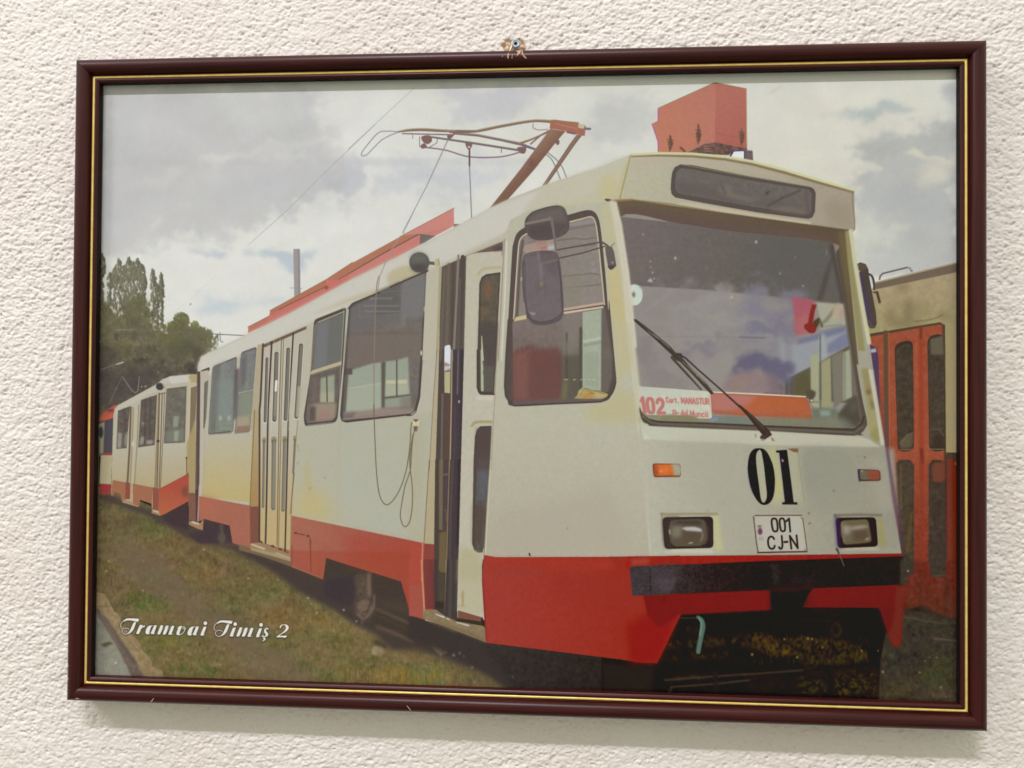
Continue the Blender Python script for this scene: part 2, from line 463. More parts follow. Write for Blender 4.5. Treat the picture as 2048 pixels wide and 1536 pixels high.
def line_mask(P, W, b=0.0):
    W = np.broadcast_to(np.asarray(W, float), (len(P),))
    x0, y0, x1, y1 = window(P, int(W.max() / 2 + 3 * b) + 2)
    if x1 <= x0 or y1 <= y0: return None
    m = np.zeros((y1 - y0, x1 - x0), np.float32)
    for k in range(len(P) - 1):
        a, c = P[k], P[k + 1]; wa, wc = W[k], W[k + 1]; r = max(wa, wc) / 2 + 1.5
        u0 = int(max(x0, min(a[0], c[0]) - r)); u1 = int(min(x1, max(a[0], c[0]) + r + 1))
        v0 = int(max(y0, min(a[1], c[1]) - r)); v1 = int(min(y1, max(a[1], c[1]) + r + 1))
        if u1 <= u0 or v1 <= v0: continue
        X, Y = np.meshgrid(np.arange(u0, u1) + 0.5, np.arange(v0, v1) + 0.5)
        d = c - a; L2 = max(1e-9, d @ d)
        t = np.clip(((X - a[0]) * d[0] + (Y - a[1]) * d[1]) / L2, 0, 1)
        dist = np.hypot(X - a[0] - t * d[0], Y - a[1] - t * d[1])
        w = wa + (wc - wa) * t
        cov = np.clip(w / 2 + 0.5 - dist, 0, 1) * np.minimum(1, w)
        s = m[v0 - y0:v1 - y0, u0 - x0:u1 - x0]
        np.maximum(s, cov, out=s)
    return (x0, y0, x1, y1), blur(m, b)
NOISE = {}
def noise(sx, sy, seed):
    k = (sx, sy, seed)
    if k not in NOISE: NOISE[k] = gauss_field(PH, PW, sx, sy, seed)
    return NOISE[k]
def put(mm, col, a=1.0, col2=None, g=None, n=0, ns=(2.2, 2.2)):
    if mm is None: return
    (x0, y0, x1, y1), m = mm
    col = np.array(col, np.float32)
    if col2 is not None:
        p, q = to_sheet([g[:2], g[2:]])
        d = q - p
        X, Y = np.meshgrid(np.arange(x0, x1) + 0.5, np.arange(y0, y1) + 0.5)
        t = np.clip(((X - p[0]) * d[0] + (Y - p[1]) * d[1]) / (d @ d), 0, 1)[..., None].astype(np.float32)
        c = col * (1 - t) + np.array(col2, np.float32) * t
    else:
        c = np.broadcast_to(col, (y1 - y0, x1 - x0, 3))
    if n:
        c = c + (n * noise(ns[0], ns[1], 21)[y0:y1, x0:x1])[..., None]
    m = (m * a)[..., None]
    s = IMG[y0:y1, x0:x1]
    s += (c - s) * m
def warp(mm, k):                  # ragged, billowing outline: the mask is looked up at positions pushed about by noise
    (x0, y0, x1, y1), m = mm
    Y, X = np.mgrid[0:m.shape[0], 0:m.shape[1]]
    s = (slice(y0, y1), slice(x0, x1))
    dx = k * (noise(16, 12, 51)[s] * .9 + noise(6, 5, 52)[s] * .6 + noise(2.4, 2.2, 53)[s] * .25)
    dy = k * (noise(16, 12, 54)[s] * .9 + noise(6, 5, 55)[s] * .6 + noise(2.4, 2.2, 56)[s] * .25)
    q = m[np.clip((Y + dy).astype(int), 0, m.shape[0] - 1), np.clip((X + dx).astype(int), 0, m.shape[1] - 1)]
    return (x0, y0, x1, y1), blur(q, 1.2)
class Tr:                         # tracing sheet: local units -> tracing units
    def __init__(s, x0, y0, k): s.o = np.array([x0, y0], float); s.k = k
    def P(s, pts): return np.asarray(pts, float).reshape(-1, 2) / s.k + s.o
    def f(s, pts, col, b=0, sm=0, wp=0, **kw):
        P = s.P(pts)
        if sm: P = catmull(P, True)
        if 'g' in kw: kw['g'] = tuple(s.P(kw['g']).ravel())
        mm = poly_mask(to_sheet(P), b + wp / 3)
        if wp and mm: mm = warp(mm, wp)
        put(mm, col, **kw)
    def l(s, pts, w, col, b=0, sm=0, **kw):
        P = s.P(pts); W = np.asarray(w, float)
        if sm:
            if W.ndim: W = np.interp(np.linspace(0, 1, (len(P) - 1) * 8 + 1), np.linspace(0, 1, len(P)), W)
            P = catmull(P, False)
        if 'g' in kw: kw['g'] = tuple(s.P(kw['g']).ravel())
        put(line_mask(to_sheet(P), W * 1.04 / s.k * (1 if s.k != 1 else 1), b), col, **kw)
    def e(s, cx, cy, rx, ry, col, rot=0, **kw):
        t = np.linspace(0, 2 * np.pi, 36, endpoint=False); c, q = math.cos(rot), math.sin(rot)
        x, y = rx * np.cos(t), ry * np.sin(t)
        s.f(np.c_[cx + x * c - y * q, cy + x * q + y * c].ravel(), col, **kw)
    def rr(s, pts, r, col, **kw):   # quad with rounded corners
        Q = np.asarray(pts, float).reshape(-1, 2); out = []
        for i in range(len(Q)):
            p, c, d = Q[i - 1], Q[i], Q[(i + 1) % len(Q)]
            ri = r[i] if hasattr(r, '__len__') else r
            u = (p - c) / max(1e-6, np.hypot(*(p - c))); v = (d - c) / max(1e-6, np.hypot(*(d - c)))
            A, B = c + u * ri, c + v * ri
            for k in range(7):
                t = k / 6; out.append((1 - t) ** 2 * A + 2 * t * (1 - t) * c + t * t * B)
        s.f(np.array(out).ravel(), col, **kw)
cA = Tr(180, 460, 5.12); cB = Tr(180, 700, 5.12); cC = Tr(180, 950, 5.12); cD = Tr(180, 1120, 5.12)
cE = Tr(480, 560, 5.12); cF = Tr(480, 820, 5.12); cG = Tr(560, 1080, 5.12); cH = Tr(700, 200, 4.096)
cI = Tr(780, 420, 5.12); cJ = Tr(960, 400, 6.4); cK = Tr(960, 600, 6.4); cL = Tr(820, 700, 6.4)
cM = Tr(820, 920, 6.4); cN = Tr(820, 1120, 4.876); cO = Tr(1200, 280, 3.793); cP = Tr(1230, 560, 3.864)
cQ = Tr(1240, 740, 6.4); cR = Tr(1480, 740, 6.4); cS = Tr(1280, 860, 5.12); cT = Tr(1560, 900, 5.12)
cU = Tr(1220, 1080, 5.12); cV = Tr(1540, 1120, 5.12); cW = Tr(1660, 480, 4.8); cX = Tr(1280, 140, 6.4)
cY = Tr(190, 140, 3.657); cZ = Tr(700, 140, 3.2); cAA = Tr(1480, 140, 3.657); cAC = Tr(1690, 620, 4.517)
cAD = Tr(230, 1220, 5.689); cAE = Tr(1320, 1160, 4.267); cAF = Tr(1480, 880, 6.4); c0 = Tr(0, 0, 1)

def paint_sky():
    c0.f([150, 100, 1980, 60, 1990, 900, 150, 900], (216, 216, 206))
    c0.f([150, 100, 800, 100, 900, 500, 500, 700, 150, 700], (222, 222, 214), b=60)
    c0.f([1480, 100, 1980, 60, 1990, 600, 1480, 600], (213, 211, 197), b=70)
    cY.f([-60, 150, 1700, 130, 1600, 260, 1590, 420, 1790, 430, 1690, 560, 1880, 650, 1950, 850, 1850, 940, 1690, 860, 1540, 930, 1500, 1020, 1250, 1060, 1100, 1220, 560, 1250, 300, 1310, -60, 1330], (199, 198, 195), b=9, wp=9.8)
    cY.f([-60, 150, 500, 150, 420, 600, 300, 1200, -60, 1250], (194, 194, 192), b=30, a=.7)
    cY.f([640, 160, 1380, 200, 1560, 420, 1300, 470, 1080, 330, 760, 240], (206, 207, 202), b=14, a=.8, wp=9.8)
    cY.f([700, 780, 1500, 720, 1840, 720, 1880, 900, 1500, 960, 900, 1000], (194, 195, 194), b=16, a=.8, wp=9.8)
    cY.f([1700, 760, 1900, 760, 1940, 860, 1850, 930, 1740, 880], (190, 191, 193), b=6, a=.8, sm=1, wp=7.5)
    cY.f([760, 660, 900, 610, 1050, 640, 850, 680], (215, 214, 206), b=4, sm=1, wp=3.2)
    cY.f([1020, 600, 1250, 540, 1700, 520, 1780, 600, 1400, 640, 1100, 640], (212, 212, 206), b=8, sm=1, a=.8, wp=9.0)
    cY.f([250, 840, 420, 770, 640, 720, 500, 820, 300, 850], (206, 204, 198), b=5, sm=1, wp=4.0)
    cY.f([400, 1160, 440, 1090, 490, 1080, 450, 1150], (211, 210, 202), b=4, sm=1, wp=3.2)
    cY.f([60, 655, 2200, 640, 2200, 690, 60, 705], (190, 190, 188), b=3, a=.3)  # level band: an edge reflected in the glass, painted into the sky
    cY.f([1640, 380, 1700, 360, 1700, 430, 1640, 440], (224, 224, 214), b=5, sm=1, wp=4.0)
    cY.f([680, 1310, 780, 1300, 860, 1325, 970, 1330, 950, 1375, 880, 1370, 800, 1340], (197, 200, 202), b=3, sm=1, wp=2.8)
    cY.f([1060, 1345, 1120, 1325, 1200, 1345, 1260, 1310, 1380, 1320, 1480, 1330, 1650, 1318, 1560, 1380, 1500, 1470, 1400, 1480, 1320, 1400, 1230, 1370, 1150, 1355], (188, 198, 201), b=3.5, sm=1, wp=3.2)
    cA.f([1040, 810, 1120, 770, 1200, 730, 1110, 640, 1250, 690, 1450, 700, 1640, 730, 2000, 680, 1950, 740, 1600, 770, 1400, 820, 1200, 860, 1080, 840], (200, 208, 209), b=5, sm=1, wp=4.0)
    cZ.f([560, 130, 760, 100, 1330, 90, 1250, 180, 1000, 300, 700, 320, 640, 230], (202, 202, 201), b=7, wp=8.2)
    cZ.f([-20, 590, 60, 630, 80, 700, 40, 760, -20, 820], (197, 198, 200), b=4, sm=1, wp=3.2)
    cZ.f([150, 610, 600, 590, 1080, 620, 1000, 740, 600, 810, 250, 780], (203, 205, 205), b=10, wp=9.8)
    cZ.f([-20, 568, 1200, 560, 1200, 606, -20, 610], (196, 197, 196), b=2.5, a=.4)  # same reflected band carried on to the right
    cZ.f([1580, 210, 1800, 170, 1900, 190, 2000, 330, 1750, 490, 1560, 480], (203, 203, 197), b=8, wp=9.0)
    cAA.f([560, 310, 700, 325, 800, 285, 960, 265, 1060, 222, 1180, 250, 1300, 280, 1200, 305, 1040, 298, 960, 345, 880, 362, 800, 330, 640, 338], (180, 187, 183), b=4, sm=1, wp=3.2)
    cAA.f([860, 520, 920, 450, 1120, 430, 1300, 430, 1420, 370, 1650, 350, 1650, 1500, 830, 1500, 840, 950, 790, 770, 890, 770, 990, 740, 1000, 690, 900, 660, 870, 600], (185, 186, 181), b=7, wp=8.2)
    cAA.f([870, 540, 1060, 500, 1500, 480, 1560, 560, 1200, 590, 1060, 660, 900, 640], (177, 178, 173), b=9, a=.8, wp=9.8)
    cAA.f([860, 1150, 960, 1130, 1090, 1090, 1240, 1150, 1100, 1230, 950, 1310, 850, 1330], (200, 201, 190), b=8, sm=1, wp=9.0)
    cAA.f([900, 820, 1300, 830, 1600, 900, 1600, 1060, 1200, 1000, 940, 1020], (178, 180, 180), b=12, a=.7, wp=9.8)
    cAA.f([1190, 600, 1300, 570, 1370, 610, 1430, 625, 1500, 650, 1570, 595, 1580, 640, 1540, 700, 1440, 680, 1360, 645, 1210, 615], (207, 204, 188), b=3, sm=1, wp=2.8)
    cAA.f([1285, 785, 1330, 710, 1440, 690, 1540, 740, 1480, 800, 1380, 805], (203, 200, 185), b=5, sm=1, wp=4.0)
    cAA.f([1500, 205, 1470, 120, 1650, 50, 1650, 235, 1560, 232], (186, 187, 184), b=5, wp=4.0)
    cAA.l([200, 190, 250, 150, 320, 110], [2, 14, 3], (196, 193, 182), b=2)
    d = noise(14, 10, 31) * 1.0 + noise(5, 4, 32) * 0.4 + noise(40, 26, 33) * 1.8
    IMG[:] += d[..., None] * np.array([1, 1, .95], np.float32)

def organic(P, soft, rough, thr=0.5, seed=41, sx=3.0, sy=3.0):
    mm = poly_mask(to_sheet(P), soft)
    (x0, y0, x1, y1), m = mm
    q = m + rough * noise(sx, sy, seed)[y0:y1, x0:x1]
    return (x0, y0, x1, y1), blur(np.clip((q - thr) * 5 + 0.5, 0, 1), 0.7)

def dab(s, x, y, rx, ry, c, a):    # one leaf cluster
    t = PRNG.uniform(-.6, .6); s.l([x - t * rx, y - ry, x + t * rx, y + ry], [rx * 1.1, rx * 1.9], c, a=a, b=.5)
def paint_trees():
    lt, md, dk = np.array([132, 134, 108]), np.array([112, 110, 90]), np.array([92, 88, 74])
    for x, top, bot, wmax in ((118, 245, 760, 46), (92, 300, 800, 40), (205, 440, 780, 34), (252, 390, 800, 40), (296, 300, 830, 46), (345, 370, 800, 38), (396, 285, 820, 44), (440, 330, 800, 40), (486, 295, 760, 46), (526, 350, 720, 38), (560, 470, 760, 26), (645, 405, 940, 34), (728, 445, 1000, 22), (690, 560, 960, 24)):
        sway = PRNG.uniform(-14, 14)
        cA.l([x, top, x + sway * .4, (top + bot) / 2, x + sway, bot], [4, 8, 10], (110, 98, 88), a=.75)
        n = int((bot - top) / 3.0)
        for k in range(n):
            t = (k + PRNG.uniform()) / n; y = top + t * (bot - top)
            w = wmax * min(1, .18 + t * 5) * (1 if t < .42 else .62)
            if t > .40 and PRNG.uniform() < .50: continue
            q = PRNG.uniform(-1, 1)
            c = md + (lt - md) * max(0, -q) * .9 * (1 - t * .6) + (dk - md) * max(0, q) * .9
            dab(cA, x + sway * t + q * w, y, PRNG.uniform(7, 13), PRNG.uniform(7, 15), c + PRNG.uniform(-6, 6), PRNG.uniform(.55, .95))
    for cx, cy, rx, ry in ((935, 912, 74, 66), (1075, 1000, 40, 66), (1130, 1050, 46, 56), (1215, 1070, 34, 56), (850, 1000, 50, 60)):
        for k in range(int(rx * ry / 18)):
            a_, r = PRNG.uniform(0, 6.28), PRNG.uniform() ** .5
            x, y = cx + rx * r * math.cos(a_), cy + ry * r * math.sin(a_)
            c = md + (lt - md) * PRNG.uniform() * max(0, .6 - math.sin(a_) * r) + (dk - md) * PRNG.uniform() * max(0, math.cos(a_) * .5 + math.sin(a_) * .5)
            dab(cA, x, y, PRNG.uniform(8, 14), PRNG.uniform(7, 13), c + np.array([2, 6, -10]), PRNG.uniform(.6, .95))
    cA.e(240, 840, 18, 34, (202, 200, 194), b=2.5, a=.8); cA.e(270, 930, 8, 38, (184, 180, 164), b=2.5, a=.7)
    low = [60, 640, 130, 760, 210, 800, 260, 880, 330, 830, 400, 730, 480, 690, 560, 720, 605, 860, 640, 1000, 700, 1010, 760, 1080, 820, 990, 900, 970, 1010, 990, 1110, 1040, 1180, 1060, 1240, 1110, 1230, 1240, 1170, 1320, 1120, 1420, 1110, 2300, 40, 2300]
    mm = organic(cA.P(low), 5, .17, seed=47)
    put(mm, (120, 114, 86), col2=(93, 86, 76), g=(300, 640 + 0, 300, 1520) if False else tuple(cA.P([300, 700, 300, 1500]).ravel()), n=4)
    (x0, y0, x1, y1), m = mm
    s = IMG[y0:y1, x0:x1]
    v = noise(7, 5, 48)[y0:y1, x0:x1] * 6 + noise(2.4, 1.8, 49)[y0:y1, x0:x1] * 4.5
    s += (m * v)[..., None] * np.array([1.05, 1.0, .55], np.float32)
    L = cA.P(low); L = L[(L[:, 1] < 720)]
    for k in range(900):                       # feathered top of the thicket, and lit clumps inside it
        p, q = L[PRNG.randint(len(L) - 1)], None
        x, y = p[0] + PRNG.uniform(-14, 14), p[1] + PRNG.uniform(-7, 26)
        dab(c0, x, y, PRNG.uniform(1.6, 2.8), PRNG.uniform(1.4, 2.6), md + (lt - md) * PRNG.uniform(-.6, .7) + np.array([0, 0, -8]), PRNG.uniform(.35, .8))
    for k in range(1500):
        x, y = PRNG.uniform(192, 418), PRNG.uniform(600, 745)
        s0 = to_sheet([(x, y)])[0].astype(int)
        if not (0 <= s0[0] < PW and IMG[s0[1], s0[0]].mean() < 122): continue
        g = (noise(7, 5, 48)[s0[1], s0[0]]) * 9 + PRNG.uniform(-9, 9) - max(0, y - 690) * .12
        dab(c0, x, y, PRNG.uniform(1.2, 2.4), PRNG.uniform(1.2, 2.2), np.array([104, 99, 78]) + g * np.array([1, 1, .6]), PRNG.uniform(.3, .6))
    for cx, cy, rx, ry, c, a in ((470, 860, 130, 190, (104, 102, 76), .6), (860, 1090, 140, 100, (112, 108, 66), .6), (300, 1190, 120, 90, (104, 98, 62), .5), (960, 1200, 200, 120, (92, 92, 74), .6), (160, 1320, 160, 130, (84, 78, 72), .7), (560, 1420, 200, 90, (88, 84, 70), .6), (130, 900, 90, 160, (110, 106, 76), .6)):
        cA.e(cx, cy, rx, ry, c, b=12, a=a)
    cB.f([90, 200, 700, 215, 640, 330, 260, 560, 90, 600], (82, 74, 72), b=6, a=.7)
    cA.l([290, 1020, 440, 1022, 700, 1035, 1100, 1055, 1600, 1080], [7, 7, 9, 9, 9], (112, 106, 98)); cA.l([290, 1018, 440, 1020], 6, (148, 142, 112))
    cA.l([1330, 1050, 1333, 1120, 1345, 1142, 1362, 1146], 9, (128, 122, 118))
    cA.l([110, 1430, 200, 1395, 285, 1365], 7, (128, 124, 110)); cA.l([275, 1372, 338, 1352], 17, (160, 163, 152))
    cB.l([330, 270, 190, 555], 6, (120, 112, 96)); cB.l([335, 275, 430, 415, 460, 435, 490, 420, 505, 270], 8, (140, 132, 122))
    cB.l([100, 230, 600, 240], 5, (96, 90, 80), a=.6); cB.e(530, 372, 9, 7, (160, 155, 140)); cB.e(568, 370, 10, 8, (165, 160, 145))

def paint_wires():
    cY.l([2048, 400, 1700, 730, 1400, 1030, 1120, 1280], [5, 5, 5, 3], (172, 172, 168)); cZ.l([410, 115, 200, 310, -10, 505], [3, 4, 5], (176, 176, 168))
    cA.l([1290, 470, 1180, 570, 870, 840], 4, (200, 200, 194), a=.8)
    cE.f([545, -320, 612, -320, 618, 140, 555, 175], (160, 152, 148)); cE.f([590, -320, 612, -320, 618, 140, 594, 152], (148, 140, 138))
    cE.l([515, 80, 632, 84], 6, (150, 146, 138))

def paint_roof_gear():
    R1, R2, dk = (196, 124, 112), (176, 122, 98), (120, 92, 84)
    cA.f([1622, 990, 1850, 875, 1855, 815, 2060, 705, 2060, 850, 1616, 1056], (190, 116, 102))
    cA.l([1618, 992, 1850, 872, 1856, 818, 2060, 708], 9, (138, 118, 88))
    cA.l([1960, 800, 2060, 750], 5, dk)
    c0.f([536, 640, 540.5, 620.5, 652, 558.5, 700, 527, 706, 523, 706, 585, 600, 640, 530, 655], (197, 121, 110)); c0.f([541, 621, 652, 559, 704, 525, 704, 541, 650, 572, 560, 618, 541, 632], (178, 118, 94)); c0.l([560, 619, 650, 574, 704, 543], 1.8, (116, 90, 80)); c0.l([540, 621, 652, 559, 704, 525], 1.5, (150, 126, 92))
    cE.f([305, 310, 880, -5, 1145, -5, 680, 210, 310, 400], (196, 118, 108)); cE.f([310, 312, 880, 0, 880, 62, 430, 290, 320, 360], (180, 116, 92))
    cE.l([400, 300, 860, 75], 8, (112, 88, 76)); cE.l([308, 312, 880, -3], 7, (146, 124, 90)); cE.e(885, 75, 22, 22, (150, 92, 80))
    cH.f([-10, 1350, 430, 1110, 850, 885, 850, 1030, 700, 1112, 570, 1190, 0, 1485], (198, 128, 118))
    cH.f([-10, 1350, 430, 1108, 560, 1095, 330, 1225, -10, 1410], (176, 120, 96)); cH.l([-10, 1420, 300, 1240, 570, 1095], 10, (122, 92, 82))
    cH.f([430, 1110, 850, 885, 850, 1030, 575, 1095], (201, 136, 126)); cH.l([430, 1108, 852, 884], 7, (158, 128, 94))
    cH.f([572, 1095, 702, 1112, 610, 1170, 572, 1185], (118, 106, 100)); cH.f([850, 1015, 905, 1015, 850, 1045], (122, 104, 96))
    # pantograph
    br, pu = (134, 108, 98), (120, 104, 118)
    cH.l([1600, 440, 1660, 500, 1725, 655], 10, (138, 142, 146), sm=1); cH.l([1620, 430, 1720, 520, 1775, 640], 10, (138, 142, 146), sm=1)
    cH.l([380, 258, 300, 255, 230, 270, 140, 370, 97, 430, 100, 458, 140, 445, 190, 395, 270, 320, 385, 266], 9, (150, 150, 152), sm=1)
    cH.l([590, 385, 780, 410, 980, 465, 1230, 465, 1400, 425], 12, (136, 116, 134), sm=1)
    cH.l([640, 300, 1000, 352, 1380, 412], [14, 18, 16], (118, 106, 122)); cH.l([640, 294, 1000, 345, 1380, 404], 6, (140, 132, 104))
    cH.l([850, 272, 1050, 290, 1250, 330, 1400, 362, 1520, 405], [20, 20, 20, 24, 18], pu); cH.l([850, 266, 1050, 283, 1250, 322, 1400, 352], 9, (150, 140, 104))
    cH.l([390, 262, 480, 248, 600, 244, 760, 252, 1020, 256], [12, 22, 24, 22, 18], br, sm=1); cH.l([400, 256, 480, 240, 600, 234, 760, 244, 860, 250], 9, (160, 152, 118), sm=1)
    cH.l([430, 275, 850, 285], 10, (126, 102, 112))
    cH.l([820, 262, 1030, 256, 1250, 212, 1500, 172, 1680, 182], [18, 22, 24, 22, 22], br, sm=1); cH.l([1030, 248, 1250, 203, 1500, 163, 1660, 168], 8, (164, 158, 118), sm=1)
    cH.l([1380, 360, 1480, 325, 1640, 255], [20, 16, 12], (146, 116, 92)); cH.l([1480, 360, 1560, 290, 1650, 240], 12, (128, 104, 96))
    cH.l([1500, 195, 1500, 225, 1540, 245, 1620, 240], 8, (146, 142, 142), sm=1)
    for a in ([585, 300, 650, 290, 672, 330, 640, 360, 600, 345], [580, 370, 610, 355, 630, 385, 590, 398], [800, 285, 850, 285, 820, 320, 800, 315], [1370, 390, 1440, 385, 1435, 430, 1410, 440, 1385, 425], [945, 350, 1000, 360, 985, 400, 962, 400]):
        cH.f(a, (128, 100, 96), sm=1)
    cH.e(975, 385, 8, 9, (205, 206, 200)); cH.l([570, 300, 570, 380, 600, 395], 6, pu); cH.l([715, 305, 712, 350, 650, 388], 6, pu); cH.l([1240, 400, 1238, 430], 7, pu); cH.l([512, 280, 514, 315], 5, pu)
    cH.f([1855, 285, 1900, 290, 1835, 375, 1612, 698, 1572, 705, 1800, 360], (128, 104, 92)); cH.l([1870, 290, 1590, 700], 7, (152, 122, 100))
    cH.f([1640, 235, 1765, 255, 1700, 330, 1500, 580, 1290, 818, 1140, 890, 1400, 560], (150, 120, 102), col2=(128, 96, 80), g=(1380, 500, 1460, 580)); cH.f([1450, 520, 1490, 480, 1540, 520, 1490, 570], (122, 92, 78), b=2)
    cH.f([1640, 178, 1680, 160, 1870, 190, 1932, 212, 1922, 295, 1868, 285, 1780, 258, 1720, 245, 1635, 232], (164, 110, 90)); cH.l([1690, 195, 1860, 235], 8, (186, 130, 112)); cH.l([1650, 164, 1870, 186], 8, (140, 124, 84))
    cH.rr([1870, 195, 1925, 200, 1915, 235, 1868, 228], 6, (196, 184, 160)); cH.l([1925, 235, 1965, 236], 20, (124, 110, 128)); cH.e(1700, 345, 16, 24, (122, 100, 100)); cH.l([1780, 262, 1840, 275], 18, (132, 96, 104))
    # box on the front roof
    cX.f([235, 485, 958, 158, 965, 960, 840, 1060, 225, 1062, 222, 915, 146, 690, 230, 648], (188, 124, 102), col2=(184, 120, 104), g=(235, 800, 960, 500), n=.8)
    cX.f([955, 160, 1360, 240, 1368, 1010, 960, 960], (178, 112, 98), col2=(172, 102, 92), g=(1000, 300, 1300, 900), n=.8)
    cX.f([225, 490, 246, 485, 240, 650, 222, 655], (178, 108, 138)); cX.f([146, 690, 170, 690, 245, 920, 240, 1060, 225, 1060, 222, 915], (178, 112, 140)); cX.l([235, 486, 958, 160, 1362, 240], 9, (150, 128, 88)); cX.l([1358, 240, 1364, 990], 10, (170, 140, 92)); cX.l([962, 180, 960, 600], 8, (196, 126, 100), a=.6)
    cX.f([590, 1062, 700, 1010, 830, 940, 960, 925, 1372, 1005, 1368, 1045, 1190, 1045, 1130, 1090, 1020, 1085, 700, 1075], (108, 84, 76), n=7)
    for x, y, h in ((745, 830, 130), (385, 940, 100), (1300, 850, 110)):
        cX.l([x, y - h, x + 5, y, x - 5, y + h], [16, 62, 12], (116, 86, 72), n=8)
        for k in range(4): cX.l([x - 40 + 6 * k, y - h * .5 + k * h * .33, x + 40 - 5 * k, y - h * .4 + k * h * .33], 10, (104, 78, 66))
    cX.l([520, 995, 570, 1040], 30, (112, 84, 76)); cX.l([960, 800, 1240, 860], 5, (150, 92, 84))
    for k in range(4): cX.l([820, 945 + 30 * k, 900, 940 + 34 * k], 10, (176, 128, 112), a=.7)
    cX.f([1180, 1040, 1330, 1035, 1330, 1140, 1170, 1110], (226, 228, 224), b=.8); cX.l([1190, 1040, 1150, 1110], 22, (64, 52, 110)); cX.l([1190, 1040, 1330, 1030], 10, (70, 56, 130))
    cX.rr([1335, 1025, 1440, 1030, 1447, 1165, 1330, 1150], 14, (118, 100, 100)); cX.l([1336, 1040, 1336, 1145], 16, (84, 66, 130)); [cX.l([1345, 1050 + 30 * k, 1440, 1058 + 30 * k], 8, (98, 82, 80)) for k in range(4)]

def tuft(s, cx, cy, rx, ry, c, a):     # a patch of growth with a broken, grassy edge
    t = np.linspace(0, 2 * np.pi, 28, endpoint=False)
    P = s.P(np.c_[cx + 1.15 * rx * np.cos(t), cy + 1.15 * ry * np.sin(t)].ravel())
    (x0, y0, x1, y1), m = poly_mask(to_sheet(P), 9)
    q = m * (0.55 + 0.30 * noise(2.2, 3.2, 65)[y0:y1, x0:x1] + 0.26 * noise(7, 5, 66)[y0:y1, x0:x1])
    put(((x0, y0, x1, y1), np.clip(q * 1.25, 0, 1)), c, a=a * .8)

